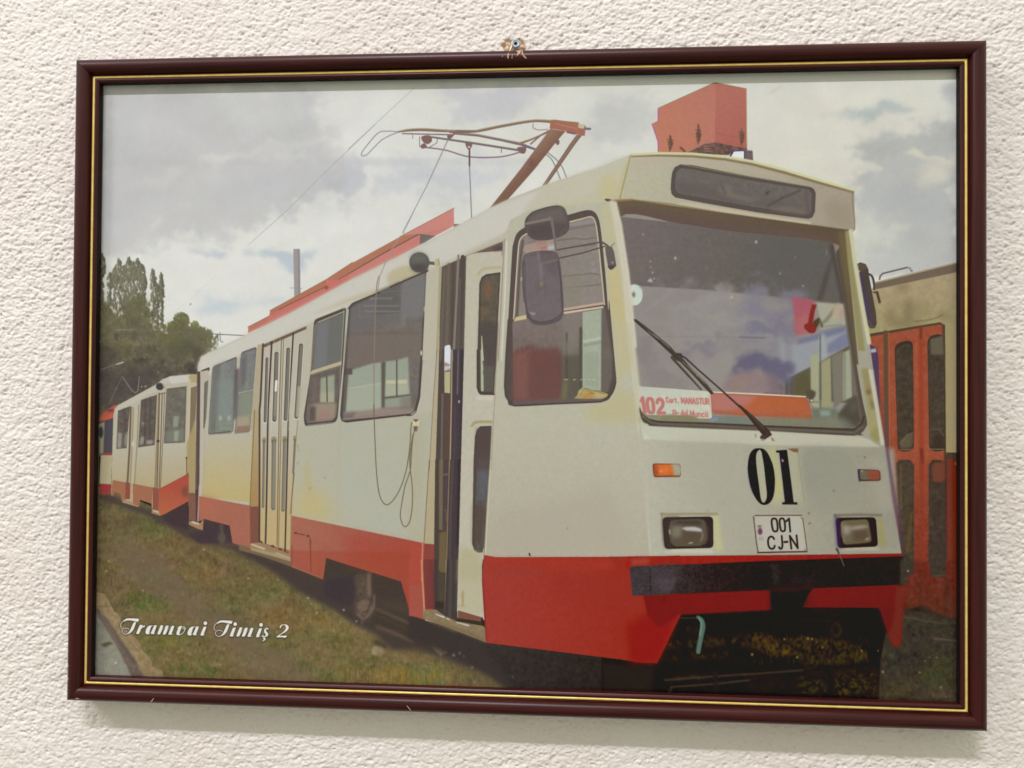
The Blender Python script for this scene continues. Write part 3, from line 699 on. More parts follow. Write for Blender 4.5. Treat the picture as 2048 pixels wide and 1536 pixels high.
def paint_ground():
    c0.f([150, 960, 240, 985, 420, 1060, 600, 1130, 900, 1290, 1060, 1400, 1100, 1500, 100, 1500], (106, 94, 64), col2=(118, 103, 70), g=(300, 1000, 360, 1300))
    x0, y0, x1, y1 = 0, int(0.60 * PH), int(0.62 * PW), PH
    big = noise(26, 14, 61)[y0:y1, x0:x1, None]; mid = noise(8, 5, 62)[y0:y1, x0:x1, None]
    fine = noise(1.3, 2.4, 63)[y0:y1, x0:x1, None]; fin2 = noise(2.6, 2.0, 64)[y0:y1, x0:x1, None]
    g = IMG[y0:y1, x0:x1].copy()
    g += np.clip(big, 0, 2) * np.array([-5, 1, -2]) + np.clip(-big, 0, 2) * np.array([2, -1, 1])
    P = to_sheet(c0.P([150, 960, 240, 985, 420, 1060, 600, 1130, 900, 1290, 1060, 1400, 1100, 1500, 100, 1500]))
    (a0, b0, a1, b1), m = poly_mask(P, 1)
    M = np.zeros((PH, PW), np.float32); M[b0:b1, a0:a1] = m; M = M[y0:y1, x0:x1, None]
    IMG[y0:y1, x0:x1] += (g - IMG[y0:y1, x0:x1]) * M
    gr, dk, ye, br = (94, 98, 60), (86, 82, 58), (126, 105, 64), (112, 97, 78)
    for cx, cy, rx, ry, c, a in ((560, 1270, 160, 70, (82, 104, 48), .9), (330, 1300, 170, 60, dk, .6), (560, 1080, 110, 60, (86, 84, 60), .6), (700, 1000, 140, 90, br, .8), (870, 1090, 140, 50, br, .6), (1150, 1040, 190, 70, ye, .8), (1180, 960, 90, 50, ye, .7), (1450, 1110, 150, 60, (98, 102, 58), .7), (1650, 1170, 220, 60, (104, 98, 58), .6), (1230, 1220, 120, 60, (112, 92, 66), .7), (1350, 1390, 190, 50, dk, .8), (1850, 1440, 220, 70, ye, .6),
                              (300, 330, 300, 90, (96, 92, 64), .8), (300, 480, 240, 60, (102, 86, 66), .6), (750, 480, 160, 50, (98, 96, 62), .6), (600, 680, 500, 30, (122, 100, 64), .6), (700, 780, 300, 60, (116, 98, 58), .6), (250, 900, 160, 60, (106, 100, 60), .6)):
        tuft(cC, cx, cy, rx, ry, c, a)
    for cx, cy, rx, ry, c, a in ((750, 840, 180, 60, (120, 118, 58), .8), (1220, 870, 120, 60, (94, 98, 56), .8), (820, 960, 120, 50, (138, 108, 68), .7), (950, 1060, 140, 55, (104, 106, 54), .8), (1220, 1160, 130, 40, (80, 94, 48), .9), (900, 1130, 160, 50, (88, 94, 52), .7), (1450, 900, 110, 60, (128, 108, 84), .9), (1620, 1020, 130, 80, (120, 104, 82), .8), (1800, 900, 120, 50, (98, 94, 58), .7), (640, 440, 160, 60, (86, 100, 52), .8), (1450, 1060, 60, 90, (112, 98, 62), .7), (1900, 700, 120, 120, (140, 108, 60), .6)):
        tuft(cD, cx, cy, rx, ry, c, a)
    for cx, cy, rx, ry, c, a in ((300, 830, 300, 70, (140, 108, 60), .7), (560, 950, 160, 60, (120, 104, 62), .6), (300, 1290, 180, 70, (84, 92, 52), .9), (900, 1260, 160, 80, (92, 96, 52), .8), (600, 1330, 160, 60, (116, 96, 56), .6), (1150, 1380, 140, 80, (132, 110, 52), .7), (250, 1400, 150, 40, (118, 100, 76), .7), (700, 1080, 200, 70, (110, 98, 58), .6), (120, 700, 150, 120, (112, 92, 60), .6)):
        tuft(cG, cx, cy, rx, ry, c, a)
    v = fine * 3.6 + fin2 * 3.4 + mid * 3.0
    s = IMG[y0:y1, x0:x1]; s += M * v * np.array([1.05, 1.0, .72], np.float32)
    # single blades, light and dark
    for k in range(2600):
        px = PRNG.uniform(190, 1000); py = PRNG.uniform(1000, 1400)
        edge = 985 + max(0, px - 240) * .42
        if py < edge + 30 or (px < 330 and py > 1190 and px < 190 + (py - 1170) * .62): continue
        t = (py - 990) / 400; h = (3 + 8 * t) * PRNG.uniform(.5, 1.3); lean = PRNG.uniform(-2.5, 2.5)
        c = [(152, 128, 66), (134, 118, 60), (84, 88, 52), (74, 66, 46), (106, 108, 60), (140, 122, 88)][PRNG.randint(6)]
        c0.l([px, py, px + lean, py - h], [1.5, .8], c, a=PRNG.uniform(.25, .6))
    for cx, cy, n, spread in ((1170, 1430, 60, 260), (1550, 1430, 50, 200), (900, 1400, 30, 300)):
        for k in range(n):
            x = cx + PRNG.uniform(-spread, spread); y = cy + PRNG.uniform(-60, 60)
            cG.l([x, y, x + PRNG.uniform(-8, 8), y - PRNG.uniform(50, 130)], [7, 3], (152, 126, 56), a=.6)
    for x, y in ((545, 875), (190, 880), (165, 980), (628, 1068), (545, 1180), (945, 1220), (735, 820), (765, 1230), (1165, 760), (1620, 1055), (1925, 1065)):
        cC.e(x, y, 11, 9, (162, 148, 114), b=.8)
    for x, y in ((1750, 1100), (1690, 975), (260, 1045), (1880, 1075), (1330, 1070)): cD.e(x, y, 10, 9, (160, 144, 112), b=.8)
    c0.f([230, 1000, 420, 1070, 520, 1120, 640, 1180, 800, 1270, 960, 1350, 1060, 1400, 1100, 1300, 600, 1060], (80, 68, 58), b=16, a=.75)
    c0.f([205, 1085, 260, 1075, 330, 1120, 400, 1180, 440, 1230, 500, 1270, 580, 1310, 660, 1380, 600, 1400, 480, 1320, 400, 1260, 330, 1210, 250, 1140], (114, 100, 82), b=7, a=.6, wp=9)
    # road edge and kerb on the left
    cD.f([-60, 420, 60, 480, 110, 560, 300, 840, 440, 1100, 540, 1300, -60, 1300], (132, 130, 116), col2=(148, 146, 130), g=(200, 700, 200, 1250), n=3)
    cD.f([-20, 300, 70, 325, 150, 345, 215, 460, 240, 510, 310, 570, 320, 660, 450, 780, 520, 860, 540, 930, 610, 990, 640, 1080, 740, 1130, 770, 1300, 520, 1300, 430, 1100, 290, 850, 60, 480, -20, 430], (146, 126, 94), n=5)
    cD.f([60, 480, 120, 540, 200, 620, 300, 790, 480, 1040, 600, 1300, 470, 1300, 380, 1090, 270, 870, 150, 680, 60, 540], (112, 98, 88), b=1.6, n=3)
    cD.f([200, 640, 300, 800, 480, 1060, 440, 1060, 290, 830], (98, 86, 78), b=2.5)
    cD.f([100, 860, 200, 830, 240, 850, 150, 890], (92, 88, 66), b=1.5); cD.l([85, 500, 95, 540], 10, (84, 82, 80), b=1); cD.e(262, 1048, 11, 9, (190, 186, 170), b=.6)
    for k in range(90):
        x = PRNG.uniform(40, 420); y = PRNG.uniform(800, 1210)
        if y > 700 + x * 1.0: cD.e(x, y, 5, 4, (112, 110, 98), a=.6)
    for a in ([90, 470, 215, 470], [240, 520, 330, 560], [480, 860, 545, 920]): cD.l(a, 6, (112, 96, 72), a=.7)

def paint_shade():
    dk = (76, 64, 62)
    cC.f([80, 200, 240, 200, 340, 260, 640, 370, 760, 400, 1000, 260, 1010, 480, 1140, 560, 1640, 760, 2048, 930, 2400, 1130, 2400, 1300, 2048, 1010, 1640, 860, 1460, 760, 1100, 690, 860, 560, 640, 440, 400, 340, 90, 235], (80, 68, 64), b=3.5)
    cC.f([740, 410, 1000, 270, 1010, 490, 1000, 560, 860, 520, 760, 460], (72, 58, 60), b=2)
    cC.f([1160, 420, 1435, 515, 1462, 690, 1120, 700, 1000, 600, 1150, 570], (72, 60, 64), b=2)
    cC.l([1345, 500, 1355, 690], 22, (106, 90, 78), b=2); cC.e(1350, 640, 40, 50, (96, 84, 74), b=2)
    cC.l([300, 715, 1500, 715], 12, (126, 104, 76), b=2.5, a=.5)
    cC.l([1660, 830, 1700, 960, 1640, 1000], 16, (112, 96, 72), b=2, a=.7)
    cG.f([-420, 90, 120, 265, 440, 390, 470, 185, 1250, 420, 1340, 770, 1480, 810, 2060, 1010, 2300, 1200, 2300, 1500, 2060, 1300, 1900, 1290, 1640, 1190, 1400, 1120, 1150, 1130, 1000, 980, 760, 860, 560, 720, 330, 600, 180, 520, -60, 330], (74, 64, 60), b=4)
    cG.f([440, 400, 470, 185, 1250, 420, 1260, 560, 960, 600, 900, 350, 470, 330], (72, 62, 56), b=2.5); cG.f([450, 400, 770, 360, 760, 650, 620, 660, 440, 560], (68, 58, 62), b=4)
    cG.f([960, 690, 1330, 770, 1480, 830, 1500, 900, 1560, 1090, 1340, 1060, 960, 880], (70, 62, 54), b=3)
    cG.l([960, 690, 1350, 860, 1560, 960], [26, 34, 20], (96, 80, 68), b=2); cG.l([980, 760, 1380, 950], 12, (86, 66, 58), b=1.5); cG.l([990, 890, 1200, 960, 1360, 1040], [40, 50, 30], (92, 74, 66), b=2); cG.l([1000, 870, 1350, 1035], 8, (116, 98, 86), b=1.5, a=.7)
    cG.f([960, 600, 1200, 640, 1300, 640, 1330, 760, 1100, 700], (78, 68, 58), b=4)
    # wheel and axle box, rear of the front bogie
    cG.f([765, 360, 900, 340, 905, 560, 870, 620, 790, 640], (92, 78, 68), b=3, n=3)
    cG.l([912, 345, 912, 570], [34, 44], (122, 102, 86), b=2.2)
    cG.e(860, 690, 110, 130, (86, 74, 66), b=3, n=3); cG.f([790, 640, 870, 600, 940, 640, 930, 720, 850, 770, 800, 740], (114, 94, 82), b=2.5, n=4)
    cG.l([965, 560, 958, 680, 910, 760, 850, 800, 790, 750], 12, (130, 114, 96), b=1.6, sm=1); cG.l([940, 600, 900, 720, 840, 745], 14, (74, 62, 56), b=1.8); cG.l([845, 790, 838, 860], 16, (112, 94, 80), b=2)
    # second wheel under the step
    cG.f([1508, 800, 1810, 930, 1806, 1030, 1770, 1090, 1700, 1160, 1640, 1175, 1580, 1130, 1540, 1040], (112, 98, 78), b=1.5, n=4)
    cG.f([1690, 930, 1770, 960, 1750, 1060, 1690, 1100, 1670, 1080, 1730, 1030], (86, 72, 62), b=2); cG.f([1590, 980, 1620, 1010, 1630, 1060, 1600, 1040], (88, 74, 62), b=2); cG.l([1640, 1110, 1645, 1180], 10, (124, 108, 86), b=1)
    cG.f([940, 1150, 938, 1110, 965, 1085, 1010, 1080, 1050, 1105, 1062, 1150, 1040, 1180, 980, 1180], (140, 126, 94), b=1, n=6, sm=1); cG.e(980, 1110, 30, 20, (166, 154, 122), b=3, a=.8); cG.e(1020, 1160, 36, 18, (112, 98, 70), b=3, a=.7); cG.f([940, 1010, 1090, 1060, 1110, 1120, 1050, 1090, 970, 1060], (70, 60, 54), b=3)
    for x, y, r in ((1780, 1175, 17), (1840, 1155, 13), (285, 590, 13), (320, 648, 9), (380, 740, 12), (652, 712, 13), (782, 828, 11), (670, 900, 8), (1970, 1300, 9)): cG.e(x, y, r * .85, r * .7, (166, 158, 148), b=.9)
    # deep shade below the front
    cN.f([-20, 540, 150, 575, 735, 800, 2100, 960, 2500, 1020, 2500, 1420, 1150, 1420, 950, 1260, 800, 1140, 560, 1010, 320, 890, -20, 760], (64, 56, 54), b=4)
    cN.f([700, 800, 2100, 960, 2500, 1020, 2500, 1420, 1250, 1420, 1000, 1200, 800, 1000], (58, 52, 49), col2=(44, 38, 35), g=(800, 1000, 2100, 1200), b=5, n=2)
    for x, y, r in ((425, 922, 12), (485, 905, 11), (525, 935, 7), (605, 1040, 9), (1000, 1135, 8), (320, 1185, 12), (625, 1185, 14)): cN.e(x, y, r, r * 1.2, (140, 132, 130), b=1.2, a=.6)
    # black gap below the front apron, with lit weeds in it
    cAE.f([-500, 640, -60, 730, 0, 640, 160, 270, 1880, 220, 1960, 560, 2100, 700, 2100, 1150, -500, 1150], (30, 21, 18), n=2)
    cAE.f([-500, 690, -40, 740, -80, 1150, -500, 1150], (42, 36, 33), b=4)  # greyer left part: glass haze painted in
    for a, c in (([60, 520, 180, 515, 185, 585, 60, 590], (66, 50, 24)), ([230, 505, 550, 480, 560, 560, 240, 590], (54, 46, 20)), ([250, 635, 600, 605, 600, 650, 250, 670], (62, 52, 20)), ([590, 490, 780, 450, 840, 440, 1000, 520, 1200, 470, 1330, 480, 1560, 520, 1760, 570, 1780, 680, 1500, 720, 1240, 740, 1160, 640, 960, 640, 820, 580, 600, 560], (58, 46, 18)), ([780, 450, 880, 450, 1000, 520, 1160, 620, 1000, 640, 830, 580], (70, 52, 22)), ([180, 390, 420, 420, 420, 450, 190, 450], (58, 44, 26)), ([60, 640, 200, 640, 200, 670, 60, 690], (52, 42, 20)),
                 ([1160, 830, 1420, 830, 1440, 980, 1180, 970], (50, 44, 18)), ([1480, 840, 1760, 830, 1810, 960, 1500, 990], (60, 50, 20)), ([1250, 780, 1860, 740, 1860, 1010, 1790, 1010, 1760, 820, 1260, 830], (48, 36, 18)), ([700, 820, 1140, 810, 1150, 950, 760, 960], (40, 30, 20)), ([50, 825, 440, 800, 440, 840, 60, 860], (52, 44, 34))):
        (x0, y0, x1, y1), m_ = poly_mask(to_sheet(cAE.P(a)), 4); put(((x0, y0, x1, y1), m_ * np.clip(.7 + .35 * noise(4, 3, 77)[y0:y1, x0:x1] + .25 * noise(1.6, 2, 78)[y0:y1, x0:x1], 0, 1)), c)
    x0, y0, x1, y1 = window(to_sheet(cAE.P([0, 250, 2100, 250, 2100, 1150, 0, 1150])), 0)
    s = IMG[y0:y1, x0:x1]; lum = np.clip((s.mean(-1, keepdims=True) - 24) / 30, 0, 1.2)
    s += lum * (noise(2.4, 2.6, 71)[y0:y1, x0:x1, None] * 9 + noise(1.2, 3, 72)[y0:y1, x0:x1, None] * 5) * np.array([1, 1, .45], np.float32) + noise(1, 1, 73)[y0:y1, x0:x1, None] * 1.5
    for k in range(150):
        x = PRNG.uniform(800, 1780); y = PRNG.uniform(500, 720); cAE.l([x, y, x + PRNG.uniform(-20, 20), y - PRNG.uniform(20, 70)], [6, 2], [(92, 78, 26), (84, 84, 34), (100, 70, 34)][PRNG.randint(3)], a=.5)
    for k in range(70):
        x = PRNG.uniform(1200, 1840); y = PRNG.uniform(800, 1000); cAE.e(x, y, 8, 7, [(92, 76, 34), (80, 82, 34), (104, 66, 36)][PRNG.randint(3)], a=.5, b=.5)
    for x, y, r in ((1262, 495, 10), (1295, 500, 9), (1385, 572, 8), (785, 632, 11), (1170, 656, 9), (1060, 500, 8), (1860, 600, 7), (1720, 600, 9)): cAE.e(x, y, r, r * 1.1, (132, 106, 62), b=.8)
    cAE.l([150, 320, 320, 322], 10, (62, 52, 40)); cAE.l([320, 310, 355, 340, 365, 400, 345, 500, 325, 610], [22, 34, 40, 38, 36], (86, 112, 100), sm=1, b=.8); cAE.l([330, 320, 352, 360, 340, 470], 10, (124, 152, 138), b=1)
    cAE.l([40, 850, 440, 820, 900, 790, 1300, 760], 14, (78, 66, 56), b=1.3, a=.9); cAE.l([90, 910, 500, 880, 760, 850], 12, (86, 74, 64), b=1.3, a=.9); cAE.l([470, 780, 480, 980], 34, (40, 34, 32), b=1.5); cAE.l([100, 915, 60, 980], 14, (66, 58, 50), b=1.5)
    cAE.l([200, 380, 215, 620], 30, (28, 18, 14), b=1.5); cAE.l([580, 470, 600, 640], 34, (26, 17, 14), b=1.5)
    cAE.l([1230, 770, 1860, 700], [14, 10], (24, 14, 12), b=1.2); cAE.l([1430, 740, 1450, 820, 1480, 1000], [36, 24, 16], (20, 13, 14), b=1.2); cAE.l([1780, 830, 1810, 900, 1800, 960], 12, (34, 24, 12), b=1.5)
    cAE.e(1505, 425, 46, 66, (56, 48, 36), b=2); cAE.e(1500, 420, 26, 42, (26, 18, 14), b=2); cAE.l([1200, 335, 1520, 355], 10, (46, 36, 28), b=1.5)
    # ground in front of the neighbour, bottom right, paled by painted glass haze
    cV.f([1180, 760, 1370, 500, 1950, 600, 1950, 1460, 1110, 1460, 1130, 1020], (62, 55, 47), b=1.2)
    for cx, cy, rx, ry, c, a in ((1700, 1150, 200, 200, (66, 66, 44), .8), (1500, 1000, 200, 90, (52, 46, 42), .8), (1300, 1330, 200, 90, (78, 68, 46), .8), (1750, 1380, 200, 80, (82, 70, 54), .8), (1600, 680, 220, 60, (56, 50, 40), .8), (1250, 1000, 80, 120, (58, 56, 46), .8)): cV.e(cx, cy, rx, ry, c, b=8, a=a)
    x0, y0, x1, y1 = window(to_sheet(cV.P([1140, 560, 1950, 560, 1950, 1460, 1140, 1460])), 0)
    IMG[y0:y1, x0:x1] += (noise(3, 3, 74)[y0:y1, x0:x1, None] * 3.5 + noise(1.3, 1.5, 75)[y0:y1, x0:x1, None] * 2.6) * np.array([1, 1, .7], np.float32)
    for x, y, r in ((1155, 1140, 16), (1705, 995, 11), (1635, 993, 9), (1530, 1148, 13), (1750, 1300, 15), (1800, 1393, 9), (1670, 1385, 9), (1585, 1030, 9)): cV.e(x, y, r, r * .9, (122, 108, 78), b=1)
    cV.l([1370, 575, 1600, 620, 1800, 650], 9, (92, 80, 62), b=1.3); cV.l([1690, 800, 1830, 815, 1945, 830], [26, 18, 10], (92, 78, 60), b=1.6); cV.l([1380, 540, 1560, 480, 1800, 600], 30, (50, 44, 36), b=3)

def paint_far_trams():
    # third tram, far left
    cB.f([95, 700, 130, 640, 250, 560, 275, 560, 262, 720, 100, 720], (178, 92, 74), b=1); cB.f([100, 690, 250, 650, 250, 700, 110, 715], (196, 100, 74), b=2); cB.f([180, 610, 240, 600, 240, 630, 180, 630], (98, 70, 66), b=1.2)
    cB.f([85, 740, 250, 690, 240, 1050, 85, 1050], (84, 78, 84)); cB.f([88, 760, 150, 730, 135, 1060, 85, 1060], (150, 144, 124), b=1); cB.e(112, 840, 24, 60, (72, 68, 66), b=1)
    cB.f([130, 1050, 228, 1050, 228, 1078, 128, 1078], (150, 72, 62)); cB.f([110, 1075, 228, 1075, 216, 1372, 95, 1372], (178, 168, 136)); cB.f([100, 1365, 216, 1372, 212, 1470, 96, 1470], (156, 62, 62)); cB.f([60, 900, 100, 900, 96, 1480, 60, 1480], (110, 100, 80), b=1.2)
    # trailer
    wh, lo = (184, 178, 158), (178, 164, 128)
    cB.f([240, 660, 255, 600, 285, 565, 330, 540, 690, 345, 740, 300, 820, 268, 1000, 250, 1110, 245, 1110, 1560, 1012, 1542, 765, 1675, 720, 1692, 640, 1650, 630, 1570, 510, 1530, 500, 1600, 440, 1570, 330, 1560, 312, 1468, 245, 1450, 240, 1500, 214, 1494], wh, col2=lo, g=(600, 980, 600, 1400))
    cB.f([255, 600, 285, 565, 330, 540, 690, 345, 740, 300, 820, 268, 830, 320, 700, 400, 300, 620, 262, 650], (190, 185, 168), b=1); cB.f([820, 268, 1000, 250, 1020, 250, 1015, 320, 840, 345, 800, 300], (200, 196, 184), b=1.2)
    for a in ([290, 620, 405, 578, 372, 1000, 272, 1008], [525, 512, 688, 458, 658, 968, 496, 992]): cB.f(a, (100, 92, 85), n=4); cB.l(a + a[:2], 7, (92, 80, 70), a=.8)
    for a in ([285, 840, 330, 850, 320, 1000, 280, 1000], [360, 840, 390, 840, 370, 980, 355, 980], [515, 890, 560, 880, 550, 960, 505, 970], [580, 920, 650, 920, 640, 960, 570, 960], [530, 740, 560, 740, 560, 760, 530, 760]): cB.f(a, (160, 156, 142), b=1.6, a=.8)
    for a in ([350, 600, 365, 860], [570, 500, 560, 960], [620, 480, 610, 900]): cB.l(a, 12, (80, 72, 68), b=1.2)
    cB.rr([785, 395, 988, 368, 968, 945, 758, 952], 30, (112, 108, 98), n=4); cB.f([850, 680, 910, 670, 905, 780, 850, 790], (142, 150, 130), b=1.5); cB.f([780, 830, 960, 800, 950, 930, 775, 940], (124, 128, 112), b=2, a=.8); cB.f([860, 830, 910, 820, 900, 930, 860, 930], (150, 156, 138), b=1.6); cB.l([788, 398, 986, 372, 968, 940, 760, 950, 788, 398], 9, (110, 100, 84))
    cB.f([1010, 260, 1100, 250, 1100, 330, 1020, 330], (176, 160, 116), b=1); cB.f([1032, 385, 1095, 365, 1080, 700, 1045, 930, 1018, 900], (128, 114, 92)); cB.l([1025, 300, 1010, 900, 990, 1100], 14, (196, 184, 148)); cB.f([990, 960, 1080, 700, 1100, 1560, 1010, 1600], (166, 150, 110), b=1.4)
    for a, c, w in (([418, 585, 405, 1000, 375, 1500], (112, 98, 78), 22), ([445, 590, 430, 1000, 405, 1500], (160, 148, 120), 18), ([465, 580, 450, 1000, 425, 1500], (188, 180, 158), 16), ([500, 560, 480, 1000, 455, 1380], (150, 138, 108), 12), ([700, 455, 682, 950, 655, 1600], (150, 134, 100), 34), ([712, 440, 700, 940, 680, 1620], (98, 80, 70), 10), ([740, 440, 725, 920, 700, 1620], (118, 100, 84), 12), ([692, 445, 672, 960, 640, 1600], (196, 188, 160), 7), ([765, 430, 745, 920, 712, 1600], (110, 96, 72), 7)): cB.l(a, w, c)
    cB.l([708, 452, 770, 435], 9, (108, 94, 74)); cB.e(697, 930, 16, 16, (78, 66, 60)); cB.e(715, 372, 40, 38, (70, 68, 70)); cB.l([745, 350, 760, 380], 16, (150, 142, 110))
    cB.e(440, 960, 12, 30, (200, 196, 180), b=1)
    # red skirts
    sk, rd = (160, 108, 84), (172, 82, 68)
    cC.f([232, 48, 362, 72, 360, 280, 330, 278, 312, 188, 245, 170, 240, 220, 214, 214], sk); cC.f([362, 70, 412, 78, 410, 245, 360, 245], (140, 82, 68)); cC.f([438, 85, 642, 125, 634, 292, 512, 250, 500, 322, 440, 290], sk)
    cC.f([642, 122, 706, 138, 700, 360, 640, 350], (140, 88, 74)); cC.f([706, 138, 960, 12, 1012, -30, 1012, 262, 765, 395, 720, 412, 700, 360], rd, col2=(176, 100, 72), g=(850, 100, 800, 350)); cC.f([935, 130, 1000, 100, 1005, 230, 940, 210], (130, 82, 64), b=2)
    cC.l([712, 142, 1000, -12], 6, (150, 72, 60)); cC.f([345, 250, 440, 270, 440, 290, 505, 322, 480, 322, 340, 280], (166, 140, 110)); cC.f([640, 345, 706, 362, 712, 412, 630, 385], (162, 132, 104)); cC.l([650, 362, 700, 378], 10, (206, 196, 176))
    cC.l([430, 90, 425, 270], 16, (184, 160, 122)); cB.l([988, 1100, 992, 1290], 10, (110, 88, 64)); cB.e(988, 1102, 10, 12, (90, 70, 54)); cC.f([215, 210, 250, 215, 240, 270, 330, 285, 300, 300, 100, 240, 100, 205], (80, 66, 60), b=1.5)

def paint_neighbour():
    cW.f([370, 520, 440, 400, 1290, 190, 1290, 1700, 300, 1700], (166, 150, 118), col2=(158, 148, 108), g=(700, 450, 700, 800), n=2)
    cW.f([430, 415, 1290, 205, 1290, 290, 440, 470], (112, 98, 84)); cW.l([430, 408, 1290, 198], 12, (168, 152, 122)); cW.l([440, 470, 1290, 290], 6, (128, 112, 92))
    for x, y, rx, ry, a in ((750, 660, 40, 110, .7), (580, 720, 40, 70, .5), (690, 460, 70, 40, .5), (840, 650, 30, 70, .45), (925, 650, 20, 80, .5), (930, 480, 14, 60, .35), (1090, 720, 50, 30, .6), (720, 790, 180, 50, .5), (1130, 740, 20, 20, .5), (640, 620, 30, 60, .3)): cW.e(x, y, rx, ry, (112, 98, 72), b=6, a=a)
    cW.l([820, 780, 930, 768, 1030, 745, 1080, 715], 10, (118, 104, 72), b=1)
    cW.l([475, 375, 480, 345, 505, 320, 740, 262, 765, 268, 785, 300], 15, (104, 92, 96), sm=0); cW.l([745, 262, 770, 270, 788, 300, 800, 290], 8, (160, 158, 166))
    # folding doors
    og, od = (152, 79, 56), (146, 66, 46)
    cAC.f([205, 215, 860, 118, 895, 150, 905, 1500, 905, 2900, 880, 2850, 760, 2700, 420, 2600, 200, 1200], og, col2=(116, 50, 38), g=(600, 1300, 600, 2500), n=3)
    cAC.f([205, 215, 860, 108, 905, 140, 905, 170, 860, 128, 215, 240], (82, 66, 52)); cAC.l([888, 140, 903, 500, 905, 1500], 26, (88, 66, 52)); cAC.l([365, 200, 372, 900, 380, 1500], 38, (96, 74, 58), b=.8)
    cAC.l([395, 200, 400, 900, 405, 1500], 8, (160, 94, 66)); cAC.l([685, 160, 688, 900, 695, 1500], 30, (150, 62, 44), b=2); cAC.l([683, 160, 684, 250], 22, (112, 60, 44)); cAC.l([690, 1260, 695, 1370], 30, (118, 52, 40), b=1)
    cAC.l([640, 250, 645, 1290], 12, (176, 90, 58), b=1.5, a=.6)
    for a in ([445, 300, 612, 262, 622, 1270, 475, 1280], [742, 235, 895, 205, 905, 1275, 760, 1272]):
        cAC.rr(a, [70, 70, 60, 60], (62, 50, 44)); 
        q = np.array(a, float).reshape(-1, 2); q = q * .94 + q.mean(0) * .06
        cAC.rr(q.ravel(), [70, 70, 60, 60], (72, 62, 52), n=3)
    cAC.f([770, 260, 885, 230, 890, 400, 775, 400], (100, 92, 76), b=1.5); cAC.f([490, 1180, 610, 1110, 600, 1240, 500, 1250], (98, 86, 66), b=2); cAC.l([500, 1200, 560, 1130, 610, 1110], 10, (116, 102, 80), b=1); cAC.l([780, 1075, 850, 1075, 890, 1130], 8, (104, 94, 76), b=1); cAC.e(840, 1190, 55, 70, (62, 52, 44), b=2); cAC.l([500, 1260, 600, 1258], 8, (116, 104, 82)); cAC.l([770, 1255, 890, 1255], 8, (116, 104, 82))
    cAC.f([205, 330, 240, 315, 285, 340, 300, 420, 315, 900, 230, 500], (80, 62, 92)); cAC.f([228, 355, 278, 345, 280, 378, 232, 385], (176, 174, 176), b=1)
    # right end wall
    cAC.f([903, 130, 1060, 90, 1060, 1290, 912, 1285], (160, 148, 106), col2=(168, 148, 118), g=(930, 600, 1040, 600)); cAC.f([1030, 40, 1060, 20, 1060, 1120, 1040, 1080, 1025, 900], (62, 48, 52)); cAC.l([1018, 60, 1022, 900, 1045, 1110], 10, (130, 112, 98))
    cAC.f([912, 1285, 1060, 1285, 1060, 1345, 915, 1345], (78, 62, 50)); cAC.f([915, 1345, 1060, 1345, 1060, 2800, 905, 2700], (118, 58, 44), col2=(106, 40, 24), g=(930, 1500, 1060, 1500)); cAC.l([1000, 1385, 1050, 1390], 20, (136, 110, 70), b=1); cAC.f([995, 1430, 1060, 1430, 1060, 2000, 1010, 1900], (134, 42, 20), b=4)
    # lower lights of the doors
    for a, c in (([1185, 130, 1225, 98, 1330, 98, 1370, 150, 1372, 1180, 1340, 1250, 1230, 1240], (72, 60, 50)), ([1520, 150, 1560, 100, 1650, 100, 1695, 130, 1700, 1250, 1670, 1305, 1570, 1300, 1520, 1230], (70, 58, 50))):
        cT.f(a, c, b=.8, n=3)
    cT.rr([1220, 130, 1350, 130, 1350, 1180, 1240, 1180], 40, (76, 64, 52), n=3); cT.rr([1555, 130, 1690, 120, 1690, 320, 1560, 330], 40, (112, 66, 50), b=1.5); cT.l([1235, 150, 1240, 600], 12, (100, 90, 62), b=1.2); cT.l([1345, 640, 1310, 980, 1290, 1060], [14, 22, 10], (98, 78, 44), b=1.5); cT.l([1580, 1285, 1670, 1282], 9, (98, 78, 60), b=1)
    cT.l([1450, 100, 1455, 1300], 24, (140, 56, 42), b=2); cT.l([1700, 60, 1702, 1500], 14, (86, 48, 38), b=1.2); cT.l([1820, 200, 1840, 1500], 40, (132, 40, 22), b=5)
    cV.f([1490, 0, 1900, 0, 1900, 700, 1830, 690, 1600, 540, 1540, 480, 1370, 520, 1360, 260], (108, 46, 36), col2=(92, 50, 36), g=(1600, 100, 1700, 600), b=2, n=3); cV.rr([1615, -200, 1800, -200, 1800, 170, 1640, 175], 50, (66, 56, 48), b=1, n=2); cV.l([1660, 155, 1780, 158], 8, (92, 74, 58), b=1); cV.l([1545, 130, 1540, 480], 16, (84, 42, 34), b=2); cV.l([1800, 180, 1800, 560], 16, (66, 44, 36), b=2); cV.f([1830, 640, 1860, 400, 1950, 400, 1950, 760, 1860, 760], (94, 52, 40), b=3)
    cV.f([1370, 520, 1500, 520, 1560, 470, 1620, 560, 1840, 640, 1840, 760, 1370, 640], (54, 46, 38), b=3)
